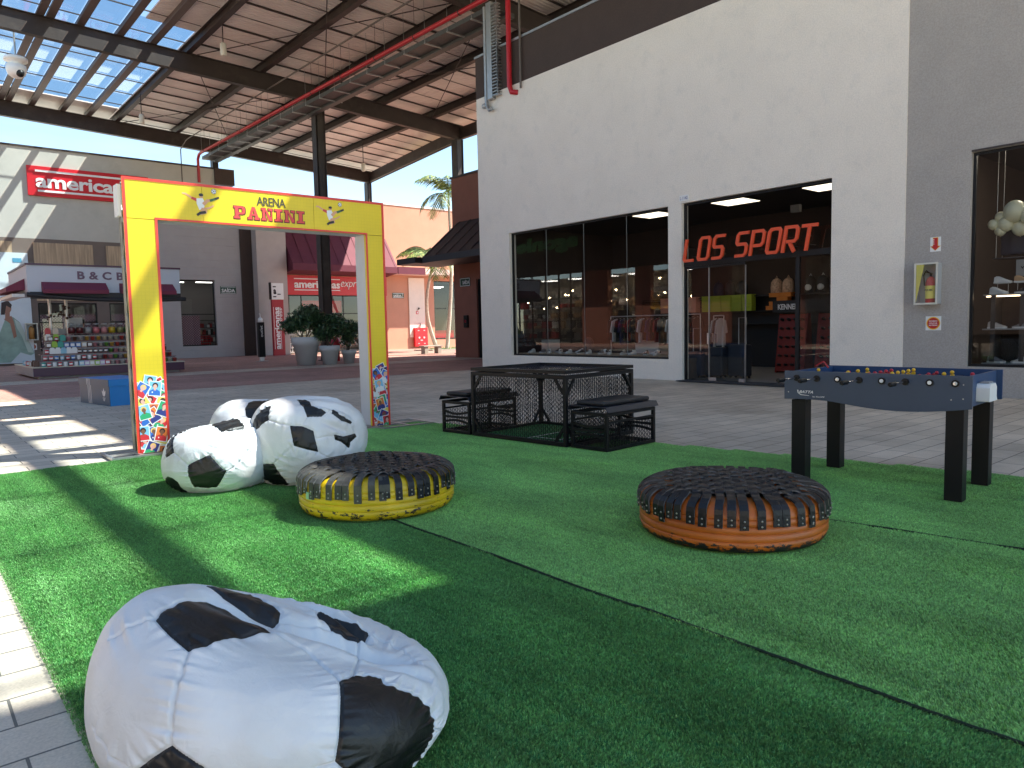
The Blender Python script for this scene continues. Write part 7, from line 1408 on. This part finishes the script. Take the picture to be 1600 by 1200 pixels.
# ------------------------------------------------------------------ mesh cage table with two mesh benches
RC = Matrix.Rotation(R(5.8), 4, 'Z'); 
def cage_frame(o, x0, x1, y0, y1, z0, z1, t, name='frame', m=black_metal):
    mb = MB()
    for x in (x0, x1 - t):
        for y in (y0, y1 - t): mb.box(x, x + t, y, y + t, z0, z1)
    for z in (z0, z1 - t):
        for y in (y0, y1 - t): mb.box(x0 + t, x1 - t, y, y + t, z, z + t)
        for x in (x0, x1 - t): mb.box(x, x + t, y0 + t, y1 - t, z, z + t)
    mb.build(name, m, o, local=True, bevel=.003)
def expanded(o, O, U, V, W, H, cw=.032, ch=.052, th=.009, name='mesh_panel', m=black_metal, off=0):
    """expanded metal: staggered diamonds drawn as zigzag strands"""
    O = Vector(O); U = Vector(U); V = Vector(V); N = U.cross(V); mb = MB(); cols_ = int(W / cw)
    rows_ = int(H / (ch / 2))
    for c in range(cols_ + 1):
        pts = []
        for r_ in range(rows_ + 1):
            dx = (cw / 2 if (r_ + c) % 2 else 0) * (1 if True else 0); pts.append((min(W, c * cw + dx), r_ * ch / 2))
        for i in range(len(pts) - 1):
            a, b = pts[i], pts[i + 1]
            for s_ in (1,):
                d = Vector((b[0] - a[0], b[1] - a[1])); 
                if d.length < 1e-5: continue
                n_ = Vector((-d.y, d.x)).normalized() * th / 2
                q = [(a[0] - n_.x, a[1] - n_.y), (b[0] - n_.x, b[1] - n_.y), (b[0] + n_.x, b[1] + n_.y), (a[0] + n_.x, a[1] + n_.y)]
                mb.flat(q, O, U, V)
                if True:
                    v = [O + U * p_[0] + V * p_[1] + N * (.003) for p_ in q]
                    mb.add([O + U * q[0][0] + V * q[0][1], O + U * q[1][0] + V * q[1][1], v[1], v[0]], [(0, 1, 2, 3)])
    return mb.build(name, m, o, local=True)
ct = thing('cage_table', 'black metal mesh cage table standing on the turf between two mesh benches', 'cage table', (5.53, 5.66, .026), R(5.8), None)
W_, D_, H_ = 1.27, 1.50, .78; t_ = .045
cage_frame(ct, 0, W_, 0, D_, 0, H_, t_)
mb = MB()                                              # tray top standing just proud of the frame
mb.box(-.0, W_, -.0, .04, H_ + .012, H_ + .05); mb.box(0, W_, D_ - .04, D_, H_ + .012, H_ + .05); mb.box(0, .04, .04, D_ - .04, H_ + .012, H_ + .05); mb.box(W_ - .04, W_, .04, D_ - .04, H_ + .012, H_ + .05)
mb.build('tray_rim', black_metal, ct, local=True); MB().box(.04, W_ - .04, .04, D_ - .04, H_ + .018, H_ + .022).build('table_top', mat('smoked tray glass', (.03, .035, .06), .12), ct, local=True)
mb = MB(); w2 = .03
for yy_, s_ in ((t_, 1), (D_ - t_, -1)):
    for z, q in ((t_, 1), (H_ - t_, -1)): mb.bar((.015, yy_, z + q * .16), (.015, yy_ + s_ * .12, z), w2, .02, up=(1, 0, 0)); mb.bar((W_ - .015, yy_, z + q * .16), (W_ - .015, yy_ + s_ * .12, z), w2, .02, up=(1, 0, 0))
for xx_, s_ in ((t_, 1), (W_ - t_, -1)):
    for z, q in ((t_, 1), (H_ - t_, -1)): mb.bar((xx_, .015, z + q * .16), (xx_ + s_ * .12, .015, z), w2, .02, up=(0, 1, 0)); mb.bar((xx_, D_ - .015, z + q * .16), (xx_ + s_ * .12, D_ - .015, z), w2, .02, up=(0, 1, 0))
build_each(mb, 'corner_brace', black_metal, ct, local=True)
expanded(ct, (.012, t_, t_), (0, 1, 0), (0, 0, 1), D_ - 2 * t_, H_ - 2 * t_); expanded(ct, (W_ - .03, t_, t_), (0, 1, 0), (0, 0, 1), D_ - 2 * t_, H_ - 2 * t_)
expanded(ct, (t_, .02, t_), (1, 0, 0), (0, 0, 1), W_ - 2 * t_, H_ - 2 * t_); expanded(ct, (t_, D_ - .02, t_), (1, 0, 0), (0, 0, 1), W_ - 2 * t_, H_ - 2 * t_)
MB().box(t_, W_ - t_, t_, D_ - t_, .004, .012).build('pitch_mat', mat('printed pitch mat', (.03, .20, .055), .8, var=.3, vs=8), ct, local=True)
mb = MB(); a = .0125; lw = .022
mb.box(t_, W_ - t_, D_ / 2 - lw / 2, D_ / 2 + lw / 2, .0121, .0135); mb.box(.3, .3 + lw, t_, D_ / 2 - lw, .0121, .0135); mb.box(.9, .9 + lw, t_, D_ / 2 - lw, .0121, .0135); mb.box(.3 + lw, .9, .35, .35 + lw, .0121, .0135); mb.box(.12, .12 + lw, D_ / 2 + lw, D_ - t_, .0121, .0135)
build_each(mb, 'pitch_line', whitep, ct, local=True)
pad = mat('black vinyl cushion', (.014, .015, .018), .5, bump=.2, bs=30)
def cage_bench(loc, rz_, lab, cut=False):
    o = thing('cage_bench', lab, 'bench', loc, rz_, None); L0, D0, H0 = .86, .50, .40; t_ = .035
    cage_frame(o, 0, L0, 0, D0, 0, H0, t_)
    mb = MB()
    for x in (0, L0 - .02):                             # ladder ends with curved slats
        for k, z in enumerate((.12, .19, .26)):
            sg = [(t_ + (D0 - 2 * t_) * i / 10, z + [.03, -.0, -.03][k] * math.sin(math.pi * i / 10)) for i in range(11)]
            mb.prism(sg + [(a_, b_ + .028) for a_, b_ in sg[::-1]], (x, 0, 0), Y3, Z3, .02)
    build_each(mb, 'end_slat', black_metal, o, local=True)
    for (O, U, W1) in (((t_, .016, .0), (1, 0, 0), L0 - 2 * t_), ((t_, D0 - .016, .0), (1, 0, 0), L0 - 2 * t_)): expanded(o, (O[0], O[1], t_), U, (0, 0, 1), W1, H0 * .62, .03, .045)
    mb = MB(); [mb.box(t_, L0 - t_, y, y + .02, .29, .312) for y in (.006, D0 - .026)]; mb.build('rail', black_metal, o, local=True)
    expanded(o, (t_, t_, .03), (1, 0, 0), (0, 1, 0), L0 - 2 * t_, D0 - 2 * t_, .03, .045, name='mesh_floor')
    mb = MB(); mb.prism([(-.03, .41), (0, .465), (D0, .465), (D0 + .03, .41), (D0 + .02, .41), (D0 - .006, .457), (.006, .457), (-.02, .41)], (-.02, 0, 0), Y3, Z3, L0 + .04); mb.build('seat_cover', mat('dark navy sheet metal', (.016, .02, .032), .4), o, local=True)
    mb = MB(); mb.box(.02, L0 - .02, .06, D0 - .06, .47, .515); mb.build('cushion', pad, o, local=True, bevel=.018)
    return o
cage_bench((5.60, 5.13, .026), R(4), 'black mesh bench with padded seat on the right side of the cage table'); cage_bench((5.38, 7.2, .026), R(7), 'black mesh bench with padded seat on the left side of the cage table')
if 'x' in bpy.data.objects: bpy.data.objects.remove(bpy.data.objects['x'])
